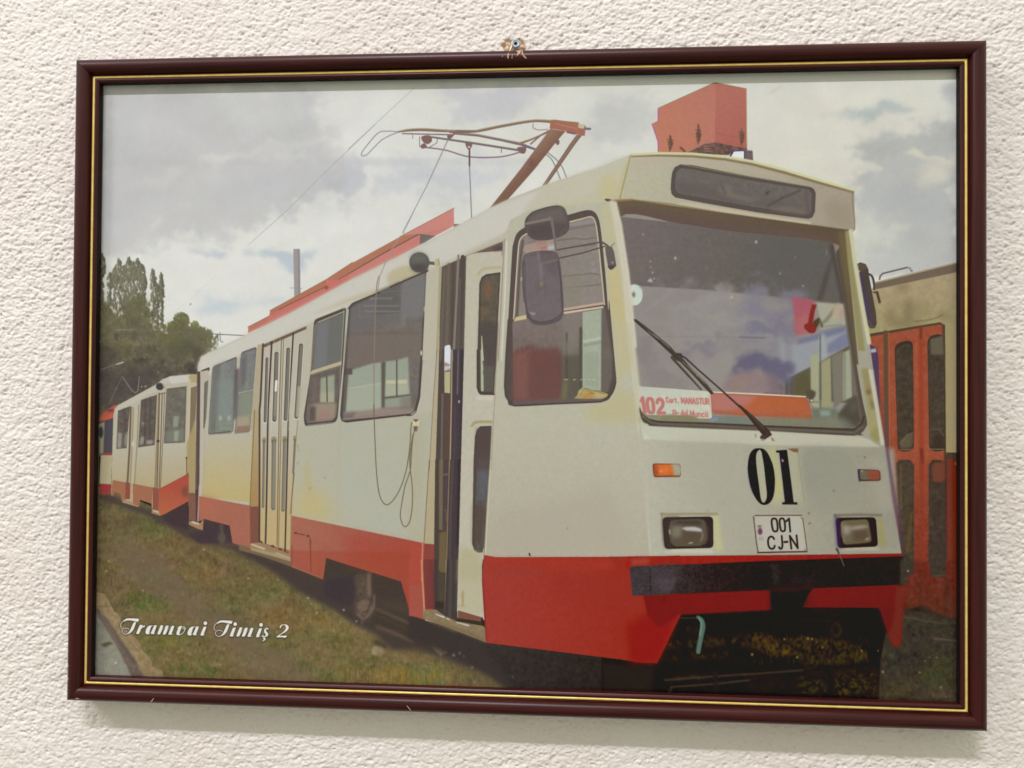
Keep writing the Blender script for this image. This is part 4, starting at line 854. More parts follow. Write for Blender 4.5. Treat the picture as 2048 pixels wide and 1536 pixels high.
    # right-hand mirror of the front tram
    cW.f([245, 270, 252, 230, 290, 212, 340, 228, 368, 280, 372, 330, 440, 700, 448, 800, 430, 845, 390, 848, 345, 800, 300, 560], (78, 68, 62)); cW.f([258, 330, 300, 310, 372, 700, 400, 838, 345, 800, 300, 560], (72, 58, 92), b=2); cW.e(300, 260, 44, 40, (88, 78, 66)); cW.l([262, 318, 282, 296], 9, (200, 196, 200)); cW.f([380, 340, 400, 345, 420, 430, 400, 420], (196, 192, 186)); cW.l([330, 315, 390, 335, 415, 380, 425, 470], 20, (70, 64, 72), sm=1); cW.l([415, 500, 450, 500, 475, 595], [10, 26, 24], (84, 66, 54)); cW.l([372, 770, 400, 830, 430, 840], 8, (112, 98, 84), b=1)

def stain(s, pts, col, b, al): s.f(pts, col, b=b, a=al, sm=1)

def paint_tram_side():
    wt = (186, 181, 163)
    # white side and roof edge
    c0.f([395, 745, 396, 730, 402, 713, 415, 706, 485, 673, 580, 626, 700, 560, 837, 493, 910, 454, 981, 415, 1017, 398, 1086, 371, 1200, 334, 1262, 309, 1290, 400, 1300, 1116, 968, 1113, 930, 1260, 850, 1240, 849, 1090, 583, 1034, 500, 1012, 400, 994], wt, n=.4)
    c0.f([397, 745, 396, 730, 402, 713, 415, 706, 485, 673, 580, 626, 700, 560, 837, 493, 910, 454, 981, 415, 1200, 334, 1258, 312, 1235, 362, 1100, 420, 1000, 470, 900, 520, 800, 560, 700, 612, 610, 650, 500, 702, 430, 735, 420, 750], (202, 199, 187), b=3.5)
    c0.f([1086, 371, 1200, 334, 1262, 309, 1240, 400, 1230, 410, 1150, 415, 1060, 450, 1010, 470], (192, 188, 166), b=4, a=.9)
    stain(cO, [0, 330, 110, 260, 130, 460, 60, 540, 20, 640, 0, 640], (196, 186, 134), 5, .6)
    stain(cJ, [900, 60, 1300, 40, 1500, 60, 1560, 160, 1500, 160, 1400, 120, 1150, 150, 1120, 120], (196, 186, 138), 4, .75)
    stain(cE, [560, 430, 760, 350, 1080, 240, 1420, 130, 1420, 90, 1100, 190, 700, 370], (180, 168, 126), 3, .55)
    stain(cI, [-10, 640, 200, 560, 360, 640, 120, 720, -10, 760], (178, 164, 122), 3, .6)
    # lower panels with yellow rust wash
    cB.f([1205, 880, 1640, 850, 1690, 900, 1640, 1560, 1120, 1500], (184, 178, 156), col2=(188, 172, 122), g=(1400, 900, 1380, 1450))
    cF.f([590, 160, 1890, 20, 1990, 0, 1990, 1362, 1880, 1362, 520, 1078], (180, 178, 158), b=2); cF.f([520, 1080, 540, 900, 700, 780, 900, 880, 950, 1080, 920, 1180], (190, 176, 124), b=16, a=.85); cF.f([1020, 0, 1050, 900, 1180, 1170, 1700, 1320, 1700, 300, 1300, 150], (178, 178, 162), b=14, a=.8)
    cF.l([1018, 120, 1010, 600, 1000, 1150], 10, (168, 162, 138), b=2.5, a=.5); stain(cF, [650, 560, 700, 540, 740, 800, 690, 860], (186, 170, 120), 4, .5)
    cF.f([1760, 150, 1890, 100, 1890, 1330, 1700, 1290], (176, 172, 148), b=5, a=.6)
    for x, y in ((595, 370), (600, 405), (590, 540), (718, 800), (870, 690)): cF.e(x, y, 8, 14, (158, 132, 92), b=1, a=.6)
    # rear doorway
    cB.f([1098, 215, 1135, 220, 1120, 1560, 1075, 1560], (92, 78, 74)); cB.l([1100, 225, 1083, 1560], 10, (112, 98, 88)); cB.f([1130, 215, 1215, 185, 1215, 290, 1190, 310, 1165, 800, 1150, 1560, 1118, 1560], (186, 178, 160)); cB.l([1140, 212, 1215, 188, 1216, 212], [12, 26, 8], (92, 78, 70)); cB.f([1170, 330, 1212, 305, 1190, 700, 1170, 810, 1160, 790], (120, 116, 106)); cB.l([1168, 800, 1178, 350], 8, (96, 86, 78)); cB.l([1180, 820, 1150, 1560], 8, (176, 158, 146), b=.8)
    cC.f([1012, 180, 1085, 180, 1085, 470, 1040, 460, 1012, 480], (128, 92, 78)); cC.f([1080, 150, 1112, 150, 1100, 475, 1082, 468], (82, 66, 70)); cC.l([1120, 100, 1105, 470], 12, (196, 168, 150)); cC.f([1010, 480, 1050, 462, 1130, 488, 1165, 440, 1155, 562, 1100, 545, 1015, 505], (162, 130, 98)); cC.l([1045, 480, 1108, 498], 14, (206, 192, 168))
    # rear windows
    for a in ([425, 733, 474, 712, 466.5, 864, 416, 869], [482, 704, 513.5, 692.5, 500, 863, 469, 866.5]):
        c0.rr(a, 6, (106, 98, 92)); q = np.array(a).reshape(-1, 2); q = q * .955 + q.mean(0) * .045; c0.rr(q.ravel(), 5, (124, 124, 122), col2=(132, 138, 126), g=(450, 720, 450, 850), n=3)
    cB.f([1265, 165, 1340, 130, 1300, 830, 1225, 850], (112, 112, 106), b=2, a=.8); cB.f([1310, 300, 1480, 290, 1460, 700, 1300, 720], (134, 142, 136), b=5, a=.8); cB.l([1370, 130, 1365, 290], 40, (138, 142, 140), b=3, a=.7); cB.f([1480, 200, 1530, 180, 1500, 700, 1470, 720], (100, 92, 94), b=2)
    for x, y in ((1335, 695), (1425, 695)): cB.e(x, y, 16, 26, (170, 168, 150), b=1.2)
    for a in ([1320, 760, 1450, 750], [1330, 800, 1440, 790], [1290, 820, 1300, 720]): cB.l(a, 8, (156, 158, 140), b=1, a=.7)
    cB.f([1545, 90, 1610, 60, 1605, 300, 1540, 430], (112, 108, 108), b=2); cB.l([1520, 440, 1670, 405], 9, (168, 166, 148)); cB.l([1625, 60, 1605, 400], 20, (140, 140, 130), b=2, a=.7); cB.f([1530, 460, 1670, 420, 1660, 650, 1520, 660], (136, 140, 124), b=2); cB.f([1510, 680, 1640, 670, 1630, 800, 1490, 840], (170, 156, 130), b=2.5, a=.85); cB.f([1500, 780, 1640, 770, 1635, 830, 1480, 850], (146, 122, 108), b=1.5); cB.l([1215, 865, 1445, 850, 1460, 800], 9, (150, 146, 142)); cB.l([1480, 855, 1630, 838], 9, (150, 144, 140))
    # red band
    rd = (166, 106, 88)
    c0.f([398, 991.5, 500, 1010.5, 520, 1013, 581.6, 1030.5, 849, 1086, 880, 1087, 880, 1230, 846, 1238, 822, 1230, 802, 1162, 652, 1115, 646, 1158, 583, 1133, 500, 1097, 465, 1085, 459, 1050.5, 407.5, 1037, 398, 1043], rd, col2=(163, 76, 63), g=(620, 1050, 850, 1100), n=.7)
    cC.f([1130, 215, 1300, 245, 1300, 440, 1165, 410, 1130, 400], (174, 108, 86), b=6, a=.7); cF.f([1100, 1260, 1890, 1410, 1990, 1420, 1990, 1700, 1100, 1560], (166, 74, 61), b=10, a=.5); cG.f([115, 100, 1480, 130, 1480, 800, 1340, 765, 1240, 420, 470, 183, 440, 390, 120, 260], (160, 72, 54), b=1.2, a=.45)
    cF.l([560, 1258, 660, 1275], 11, (120, 66, 58)); cF.l([560, 1258, 575, 1250], 14, (98, 60, 54)); cF.e(697, 1287, 16, 12, (110, 60, 54)); cG.l([318, 0, 312, 60, 318, 330], 8, (128, 66, 54)); cF.l([715, 1300, 725, 1540], 8, (128, 66, 54))
    cG.l([122, 60, 118, 265], 8, (120, 74, 60)); cF.l([520, 1078, 1890, 1362], 4, (150, 78, 66), a=.6)
    # folding rear door
    cE.f([180, 660, 245, 655, 220, 800, 195, 1536, 110, 1536], (178, 166, 140)); cF.f([135, 0, 215, 0, 205, 985, 100, 985, 110, 700], (176, 160, 124), col2=(166, 136, 92), g=(160, 200, 150, 900)); cF.l([150, 0, 125, 500, 100, 980], 7, (120, 96, 62)); cF.f([100, 985, 205, 985, 205, 1350, 105, 1370], (128, 84, 72)); 
    c0.f([527, 688, 613, 653, 597, 820, 583.5, 996, 580.6, 1100, 518, 1083, 519, 950, 519.5, 820], (188, 182, 165), col2=(188, 168, 124), g=(560, 860, 550, 1040))
    cE.f([235, 660, 680, 470, 680, 500, 250, 690], (110, 92, 76)); cF.l([600, -10, 575, 300, 530, 900, 515, 1430], 8, (150, 132, 96))
    for a, w, c in (([526, 688, 521, 800, 519, 820, 519, 1000, 518.5, 1083], 4, (84, 70, 60)), ([543.5, 683, 536, 820, 533, 1000, 531, 1085], 3.6, (78, 66, 60)), ([563, 674, 558.5, 820, 554, 1090], 1.8, (112, 92, 68)), ([567.5, 672, 562.5, 820, 557, 1094], 1.4, (118, 98, 74)), ([586.5, 666.5, 577, 820, 570, 1103], 3.2, (76, 64, 60))): c0.l(a, w, c)
    for a in ([290, 640, 265, 1500], [350, 610, 320, 1536], [410, 600, 385, 1536], [455, 600, 425, 1536], [525, 580, 495, 1536]): cE.l(a, 5, (204, 198, 178), a=.6)
    for (x0, y0, x1, y1, w) in ((276, 795, 256, 1452, 32), (374, 745, 352, 1440, 46), (494, 700, 465, 1432, 42), (625, 660, 577, 1408, 46)):
        cE.l([x0, y0 + 12, x1, y1 - 6], w + 14, (206, 200, 182)); cE.l([x0, y0 + 10, x1, y1 - 12], w, (96, 88, 80)); cE.l([x0 + 4, y0 + 16, x1 + 4, y1 - 18], w - 16, (124, 118, 108))
    cE.l([372, 1035, 366, 1130], 26, (226, 222, 206)); cE.l([366, 1150, 358, 1380], 22, (160, 154, 134), b=1.5, a=.7); cE.f([590, 1090, 640, 1080, 610, 1400, 572, 1400], (176, 172, 152), b=1.5, a=.8)
    for (x0, y0, x1, y1, w) in ((247, 320, 236, 985, 26), (347, 320, 340, 1000, 46), (458, 310, 440, 1020, 36), (562, 300, 545, 640, 20)):
        cF.l([x0, y0 - 22, x0, y0], w + 16, (150, 142, 104)); cF.l([x0, y0, x1, y1], w, (112, 106, 94)); cF.l([x0 + 4, y0 + 8, x1 + 4, y1 - 8], w - 14, (138, 132, 116))
    cF.f([545, 640, 560, 640, 520, 1060, 512, 1060], (126, 108, 82)); 
    for x, y in ((210, 1352), (332, 1395), (405, 1428), (470, 1462)): cF.e(x, y, 22, 15, (84, 62, 52), b=.8)
    cF.f([100, 1368, 200, 1350, 330, 1400, 510, 1470, 510, 1555, 380, 1480, 100, 1402], (150, 128, 98)); cF.l([120, 1372, 250, 1420], 16, (204, 190, 158), b=1); cF.l([370, 1462, 505, 1512], 14, (196, 182, 150), b=1); cG.f([-420, 40, 110, 215, 118, 268, -200, 160, -420, 100], (120, 102, 78), b=.8); cG.f([-300, 75, -20, 140, 105, 185, 110, 215, -300, 100], (168, 148, 116), b=1)
    # two big side windows
    cE.rr([758, 405, 1088, 275, 1052, 860, 1000, 1420, 968, 1462, 665, 1495, 650, 1400, 720, 960], [40, 34, 20, 40, 30, 26, 30, 20], (84, 76, 70)); cE.f([775, 440, 1075, 320, 1035, 850, 985, 1400, 950, 1440, 690, 1470, 668, 1400, 735, 950], (112, 108, 102), n=3)
    cE.f([795, 450, 920, 395, 890, 890, 745, 930], (120, 120, 120), b=3); cE.f([925, 400, 1065, 335, 1030, 840, 895, 890], (112, 112, 106), b=2); cE.l([800, 430, 1065, 320], 10, (176, 166, 142)); cE.l([768, 460, 725, 930], 8, (150, 138, 118))
    cE.f([720, 950, 735, 925, 1040, 828, 1035, 870, 725, 972], (186, 174, 144)); cE.l([722, 968, 1033, 872], 6, (120, 108, 84))
    cE.f([715, 985, 1020, 900, 985, 1380, 950, 1420, 690, 1450, 672, 1390], (106, 98, 92), n=3); cE.f([825, 1005, 968, 965, 965, 1250, 815, 1245], (154, 158, 138), b=1.2); cE.f([830, 1150, 960, 1140, 960, 1250, 825, 1250], (168, 166, 140), b=1.5); cE.l([888, 990, 892, 1240], 14, (88, 88, 74)); cE.f([740, 1010, 800, 1000, 790, 1250, 740, 1300], (118, 104, 100), b=3)
    cE.f([705, 1290, 780, 1260, 985, 1255, 975, 1400, 945, 1425, 700, 1450], (152, 140, 120), b=2.5); cE.f([710, 1290, 775, 1290, 775, 1440, 700, 1445], (98, 88, 84), b=2); cE.f([800, 1340, 910, 1320, 930, 1420, 790, 1440], (158, 130, 118), b=2); cE.l([685, 1470, 850, 1452, 950, 1440, 1000, 1385], 9, (86, 72, 70)); cE.l([690, 1484, 960, 1455], 6, (170, 150, 144))
    c0.f([698, 613, 704, 606, 780, 574, 842, 547, 855, 541, 856, 548, 845, 700, 840, 794, 833, 820, 820, 829, 690, 844, 682, 840, 680, 829], (82, 74, 70)); c0.f([703, 616, 780, 582, 851, 551, 841, 700, 836, 790, 830, 814, 818, 823, 691, 837, 686, 829], (116, 108, 102), n=2.5)
    cE.f([1130, 270, 1440, 120, 1900, -80, 1890, 330, 1110, 560], (112, 108, 106), b=3); cE.f([1400, 120, 1640, 10, 1640, 330, 1390, 370], (100, 98, 94), b=2, a=.8); cE.f([1660, 0, 1900, -80, 1880, 380, 1650, 380], (124, 122, 120), b=2, a=.8); cE.f([1090, 560, 1880, 500, 1870, 800, 1140, 900, 1090, 920], (120, 110, 102), b=6, a=.9)
    cE.l([1110, 545, 1840, 540], 7, (96, 86, 80), b=1.5, a=.7); cE.f([1640, 380, 1700, 370, 1690, 480, 1650, 480], (138, 140, 126), b=3, a=.5)  # level line: edge reflected in the picture glass, drawn into the window
    cE.f([1140, 920, 1360, 850, 1465, 838, 1450, 1345, 1075, 1360, 1105, 980], (156, 162, 146), b=1.5); cE.f([1480, 832, 1600, 820, 1720, 785, 1740, 1190, 1480, 1195], (154, 160, 144), b=1.5); cE.f([1110, 1120, 1200, 1110, 1310, 1075, 1460, 1050, 1455, 1330, 1085, 1345], (164, 170, 152), b=2); cE.l([1110, 1110, 1320, 1075, 1450, 1055], 10, (184, 186, 166), b=1); cE.f([1490, 1025, 1710, 1018, 1712, 1062, 1488, 1064], (190, 188, 158), b=1); cE.f([1480, 1070, 1720, 1066, 1720, 1180, 1480, 1190], (170, 172, 150), b=1.5)
    cE.f([1480, 1210, 1740, 1180, 1745, 1290, 1480, 1310], (150, 154, 138), b=1.5); cE.l([1480, 1205, 1740, 1175], 18, (96, 90, 82), b=1); cE.f([1445, 840, 1490, 835, 1478, 1330, 1448, 1340], (100, 92, 84), b=1.2); cE.l([1605, 820, 1605, 1180], 16, (98, 92, 86)); cE.f([1090, 905, 1150, 900, 1150, 965, 1090, 965], (96, 86, 84), b=1); cE.f([1070, 970, 1105, 970, 1080, 1350, 1050, 1380], (104, 96, 90), b=1.5)
    cE.f([1070, 1350, 1240, 1340, 1500, 1300, 1790, 1310, 1770, 1360, 1060, 1425], (150, 134, 124), b=2); cE.f([1060, 1370, 1180, 1350, 1160, 1410, 1060, 1425], (118, 108, 106), b=2.5); cE.f([1640, 1200, 1760, 1190, 1760, 1320, 1650, 1330], (128, 122, 110), b=3, a=.7)
    for k in range(40): cE.e(PRNG.uniform(1150, 1880), PRNG.uniform(30, 420), 3, PRNG.uniform(5, 18), (146, 144, 140), a=.35)
    for y, x0, x1 in ((188, 1330, 1570), (265, 1270, 1640), (320, 1280, 1660)):       # notice reflected in the picture glass, drawn into the print
        for k in range(int((x1 - x0) / 26)): cE.l([x0 + 26 * k, y, x0 + 26 * k + 15, y - 2], 16, (142, 138, 134), b=.8, a=.5)
    cE.l([1380, 130, 1660, 110, 1650, 350, 1225, 380, 1220, 250], 5, (136, 132, 128), a=.5)
    cE.l([1110, 290, 1160, 235, 1430, 125], 14, (76, 68, 60)); c0.l([780, 574, 855, 541], 3.4, (86, 72, 60)); cE.l([1035, 1385, 1050, 1440, 1090, 1452, 1400, 1415, 1745, 1376], [10, 10, 12, 14, 14], (80, 66, 66)); cE.l([1045, 1425, 1380, 1395, 1740, 1355], 7, (166, 150, 142)); cI.l([380, 560, 370, 800, 345, 1200, 320, 1536], 8, (82, 74, 68)); cL.l([165, 0, 125, 600, 75, 790, 20, 835, -40, 840], 10, (76, 66, 66)); cE.l([1065, 290, 1005, 1400], 7, (196, 190, 168), a=.6); cE.e(1856, 745, 7, 26, (226, 222, 206), b=.6)
    cE.e(1600, 1010, 3, 3, (150, 150, 140))
    # round mirror, lamp
    cI.l([395, 540, 450, 545], 34, (112, 92, 80)); cI.f([445, 520, 490, 490, 510, 545, 500, 585, 470, 580], (188, 178, 142)); cI.l([498, 500, 505, 580], 8, (140, 124, 90)); cI.e(300, 535, 104, 104, (92, 90, 86)); cI.e(295, 500, 86, 64, (106, 104, 96), b=4); cI.e(300, 590, 80, 40, (84, 78, 78), b=4)
    cI.f([345, 1000, 395, 955, 450, 950, 462, 1000, 455, 1050, 430, 1098, 365, 1050], (114, 92, 82)); cI.f([343, 1000, 375, 968, 395, 975, 385, 1050, 350, 1045], (196, 150, 124), b=1)

def paint_front_door():
    # opening
    cI.f([372, 640, 520, 560, 530, 600, 480, 1536, 330, 1536], (188, 182, 162)); cI.l([515, 590, 500, 1000, 480, 1536], 26, (170, 160, 128)); cL.f([340, 0, 385, 0, 375, 500, 330, 1600, 240, 1600, 300, 600], (180, 168, 140)); cM.f([240, 0, 330, 0, 305, 1080, 180, 1070], (178, 166, 134)); cL.l([345, 0, 300, 600, 245, 1536], 8, (136, 112, 92)); cM.l([245, 0, 200, 700, 178, 1070], 9, (120, 98, 76))
    cI.f([530, 580, 700, 505, 790, 462, 1150, 325, 1150, 460, 780, 520, 775, 1600, 500, 1600, 510, 1100], (96, 86, 78)); cL.f([375, -10, 700, -10, 660, 1600, 322, 1600, 345, 900], (84, 74, 70)); cM.f([322, -10, 660, -10, 610, 1600, 300, 1600], (80, 70, 64)); cN.f([225, -10, 470, -10, 460, 600, 330, 560, 225, 480], (72, 64, 60))
    for a, w, c in (([600, 560, 590, 1000, 570, 1536], 36, (112, 100, 90)), ([560, 600, 535, 1100, 520, 1536], 14, (118, 108, 98)), ([650, 540, 640, 1100, 620, 1536], 10, (78, 68, 62))): cI.l(a, w, c, b=1.4)
    cI.l([700, 465, 680, 900, 660, 1300, 648, 1536], 22, (134, 126, 116)); cI.l([745, 480, 725, 1000, 710, 1536], 44, (86, 76, 72)); cI.l([720, 700, 700, 1536], 10, (124, 114, 110), b=1.2, a=.7)
    cI.f([560, 1392, 600, 1378, 618, 1385, 618, 1640, 558, 1640], (216, 220, 222)); cL.f([442, -20, 522, -20, 515, 180, 440, 180], (218, 222, 226)); cL.f([440, 150, 500, 175, 515, 200, 440, 215], (160, 140, 128), b=1); cL.f([440, 215, 518, 200, 512, 250, 440, 270], (196, 190, 186), b=1); cL.l([445, 275, 515, 240], 12, (128, 124, 120)); cL.f([440, 280, 515, 270, 512, 550, 440, 545], (182, 176, 136)); cL.f([436, 545, 520, 550, 500, 1600, 425, 1600], (92, 76, 70))
    cL.l([415, 560, 400, 1536], 22, (118, 106, 96), b=1); cL.l([535, 0, 530, 600, 510, 1536], 16, (172, 152, 122)); cL.f([552, -10, 695, -10, 690, 500, 660, 1600, 525, 1600], (76, 66, 72)); cL.l([618, 0, 605, 560], 12, (128, 120, 120), b=.8); cL.l([670, 0, 660, 700, 645, 1536], 30, (66, 56, 60), b=1.2); cL.e(627, 658, 9, 18, (200, 196, 200), b=.6); cL.l([575, 700, 560, 1536], 14, (92, 84, 86), b=1, a=.7)
    cM.f([372, -10, 425, -10, 415, 900, 370, 880], (116, 104, 86), b=.8); cM.f([425, -10, 500, -10, 470, 920, 415, 910], (84, 72, 72)); cM.l([435, 185, 480, 180], 18, (116, 102, 92)); cM.l([440, 640, 465, 640, 460, 780], 10, (112, 98, 86)); cM.f([375, 930, 465, 910, 460, 1430, 400, 1440, 370, 1380], (112, 96, 70), b=1); cM.l([505, 0, 480, 800, 462, 1540], 12, (146, 124, 92)); cM.f([512, -10, 655, -10, 612, 1600, 475, 1600], (74, 64, 66)); cM.l([545, 0, 520, 700, 500, 1540], 22, (96, 86, 86), b=1.4, a=.8); cM.l([630, 0, 600, 1540], 30, (58, 48, 52), b=1.4)
    cN.f([280, -10, 345, -10, 340, 120, 280, 100], (112, 96, 74), b=1); cN.f([275, 110, 340, 130, 335, 470, 270, 460], (82, 72, 62), b=1.2); cN.l([352, 0, 350, 200, 340, 500], 10, (146, 130, 104)); cN.f([358, -10, 472, -10, 462, 560, 440, 605, 380, 590, 335, 540], (72, 64, 62)); cN.l([400, 0, 385, 560], 26, (92, 82, 80), b=1.6, a=.7); cN.f([225, 400, 330, 400, 330, 470, 225, 470], (60, 52, 50), b=1.5)
    cM.f([188, 1062, 310, 1075, 300, 1600, 165, 1600], (142, 72, 66)); cN.f([130, -10, 225, -10, 240, 470, 148, 474], (128, 64, 60), col2=(112, 60, 62), g=(150, 100, 240, 100)); cN.f([-10, -10, 112, -10, 130, 560, -10, 540], (164, 86, 74), b=.6); cM.f([-5, 1040, 160, 1062, 150, 1600, -5, 1600], (172, 78, 66)); cM.l([162, 1062, 150, 1540], 18, (190, 136, 110)); cN.l([112, 0, 128, 300, 138, 480], 17, (190, 142, 108))
    # white leaf
    c0.f([932.5, 512, 1004, 487, 1002.6, 545, 993, 700, 982, 851, 968, 1100, 963.5, 1130, 964, 1166, 970, 1240, 940, 1228, 914, 1222, 918, 1080, 922, 920, 928, 700], (190, 185, 166), n=1.2); cI.f([828, 448, 1152, 322, 1152, 415, 860, 440], (110, 92, 88)); cI.l([790, 465, 1160, 315], 8, (176, 150, 118)); cI.l([1160, 315, 1150, 440], 8, (150, 130, 108)); cI.f([1060, 380, 1150, 350, 1150, 410, 1060, 420], (90, 76, 84), b=2)
    cI.l([900, 660, 940, 610, 1000, 595, 1140, 585], 18, (176, 166, 120), b=1.4, sm=1)
    c0.f([958.5, 566, 963, 554, 972, 548, 1001, 544, 992.7, 700, 988, 789.5, 965, 789.5, 956, 785, 953.5, 775, 955, 700], (84, 74, 66)); c0.f([962, 568, 966, 558, 974, 552, 998, 549, 990, 700, 985.5, 783, 968, 783, 960, 776, 960, 700], (98, 90, 78), n=3); cI.e(1000, 820, 40, 90, (134, 96, 74), b=4, a=.8); cI.e(975, 1040, 34, 50, (126, 102, 76), b=4, a=.7); cI.f([920, 1150, 1110, 1150, 1100, 1640, 905, 1640], (84, 76, 74), b=3, a=.8); cI.l([938, 1290, 948, 1536], [8, 24], (196, 186, 160)); cL.l([915, 0, 922, 200, 925, 510], [24, 34, 34], (178, 182, 158)); cL.l([930, 140, 945, 240, 930, 300], 10, (120, 110, 96)); cL.l([862, 0, 862, 480, 900, 560, 1075, 562], 20, (76, 66, 60)); cL.f([945, 200, 1080, 200, 1070, 525, 950, 520], (96, 92, 84), b=1.5)
    cL.l([790, 970, 850, 920, 1050, 918], 26, (160, 146, 96), b=1.6, sm=1); cL.f([840, 590, 1060, 590, 1060, 640, 850, 630], (204, 200, 182), b=2)
    c0.f([949.7, 872, 953, 860, 960, 852, 983, 851, 979, 920, 965.5, 1104, 956, 1105, 948, 1100, 944, 1086, 947, 920], (82, 72, 66)); cM.f([860, -10, 1005, -10, 985, 500, 950, 1130, 860, 1120, 830, 1060, 840, 500], (92, 86, 84), n=3); cM.f([870, -30, 1010, -30, 985, 520, 860, 520], (100, 102, 106), b=5, a=.8); cM.f([820, 560, 975, 600, 945, 1120, 810, 1060], (90, 76, 66), b=5, a=.7); cL.f([850, 1000, 1040, 990, 1030, 1536, 835, 1536], (90, 76, 74), b=2, a=.7)
    cN.f([500, 320, 515, 285, 525, 300, 522, 440, 505, 455], (150, 122, 72), b=1); cN.l([470, 445, 545, 445], 8, (140, 116, 76), b=1.5, a=.7); cM.f([640, 1100, 910, 1180, 915, 1540, 620, 1540], (176, 168, 132), b=5, a=.7); cN.f([470, -10, 705, -10, 715, 540, 465, 480], (180, 172, 138), b=3, a=.55)
    cN.f([468, 486, 712, 558, 715, 606, 466, 560], (126, 84, 68)); cN.f([462, 560, 715, 600, 716, 634, 455, 598], (62, 54, 48)); cN.f([690, 560, 712, 565, 715, 634, 695, 630], (56, 48, 44))
    cN.f([128, 482, 250, 480, 345, 545, 460, 596, 722, 640, 742, 668, 744, 800, 600, 745, 330, 640, 122, 566], (140, 122, 94), n=3); cN.f([128, 570, 300, 600, 500, 665, 742, 760, 744, 800, 600, 745, 330, 640], (122, 104, 78), b=2, a=.7); cN.l([250, 524, 330, 554], [8, 14], (216, 212, 204), b=.6); cN.l([355, 568, 382, 574], 10, (190, 184, 172)); cN.l([455, 604, 572, 636], [8, 13, ], (212, 208, 196), b=.6)
    cN.l([712, 640, 738, 660], 8, (90, 70, 56))

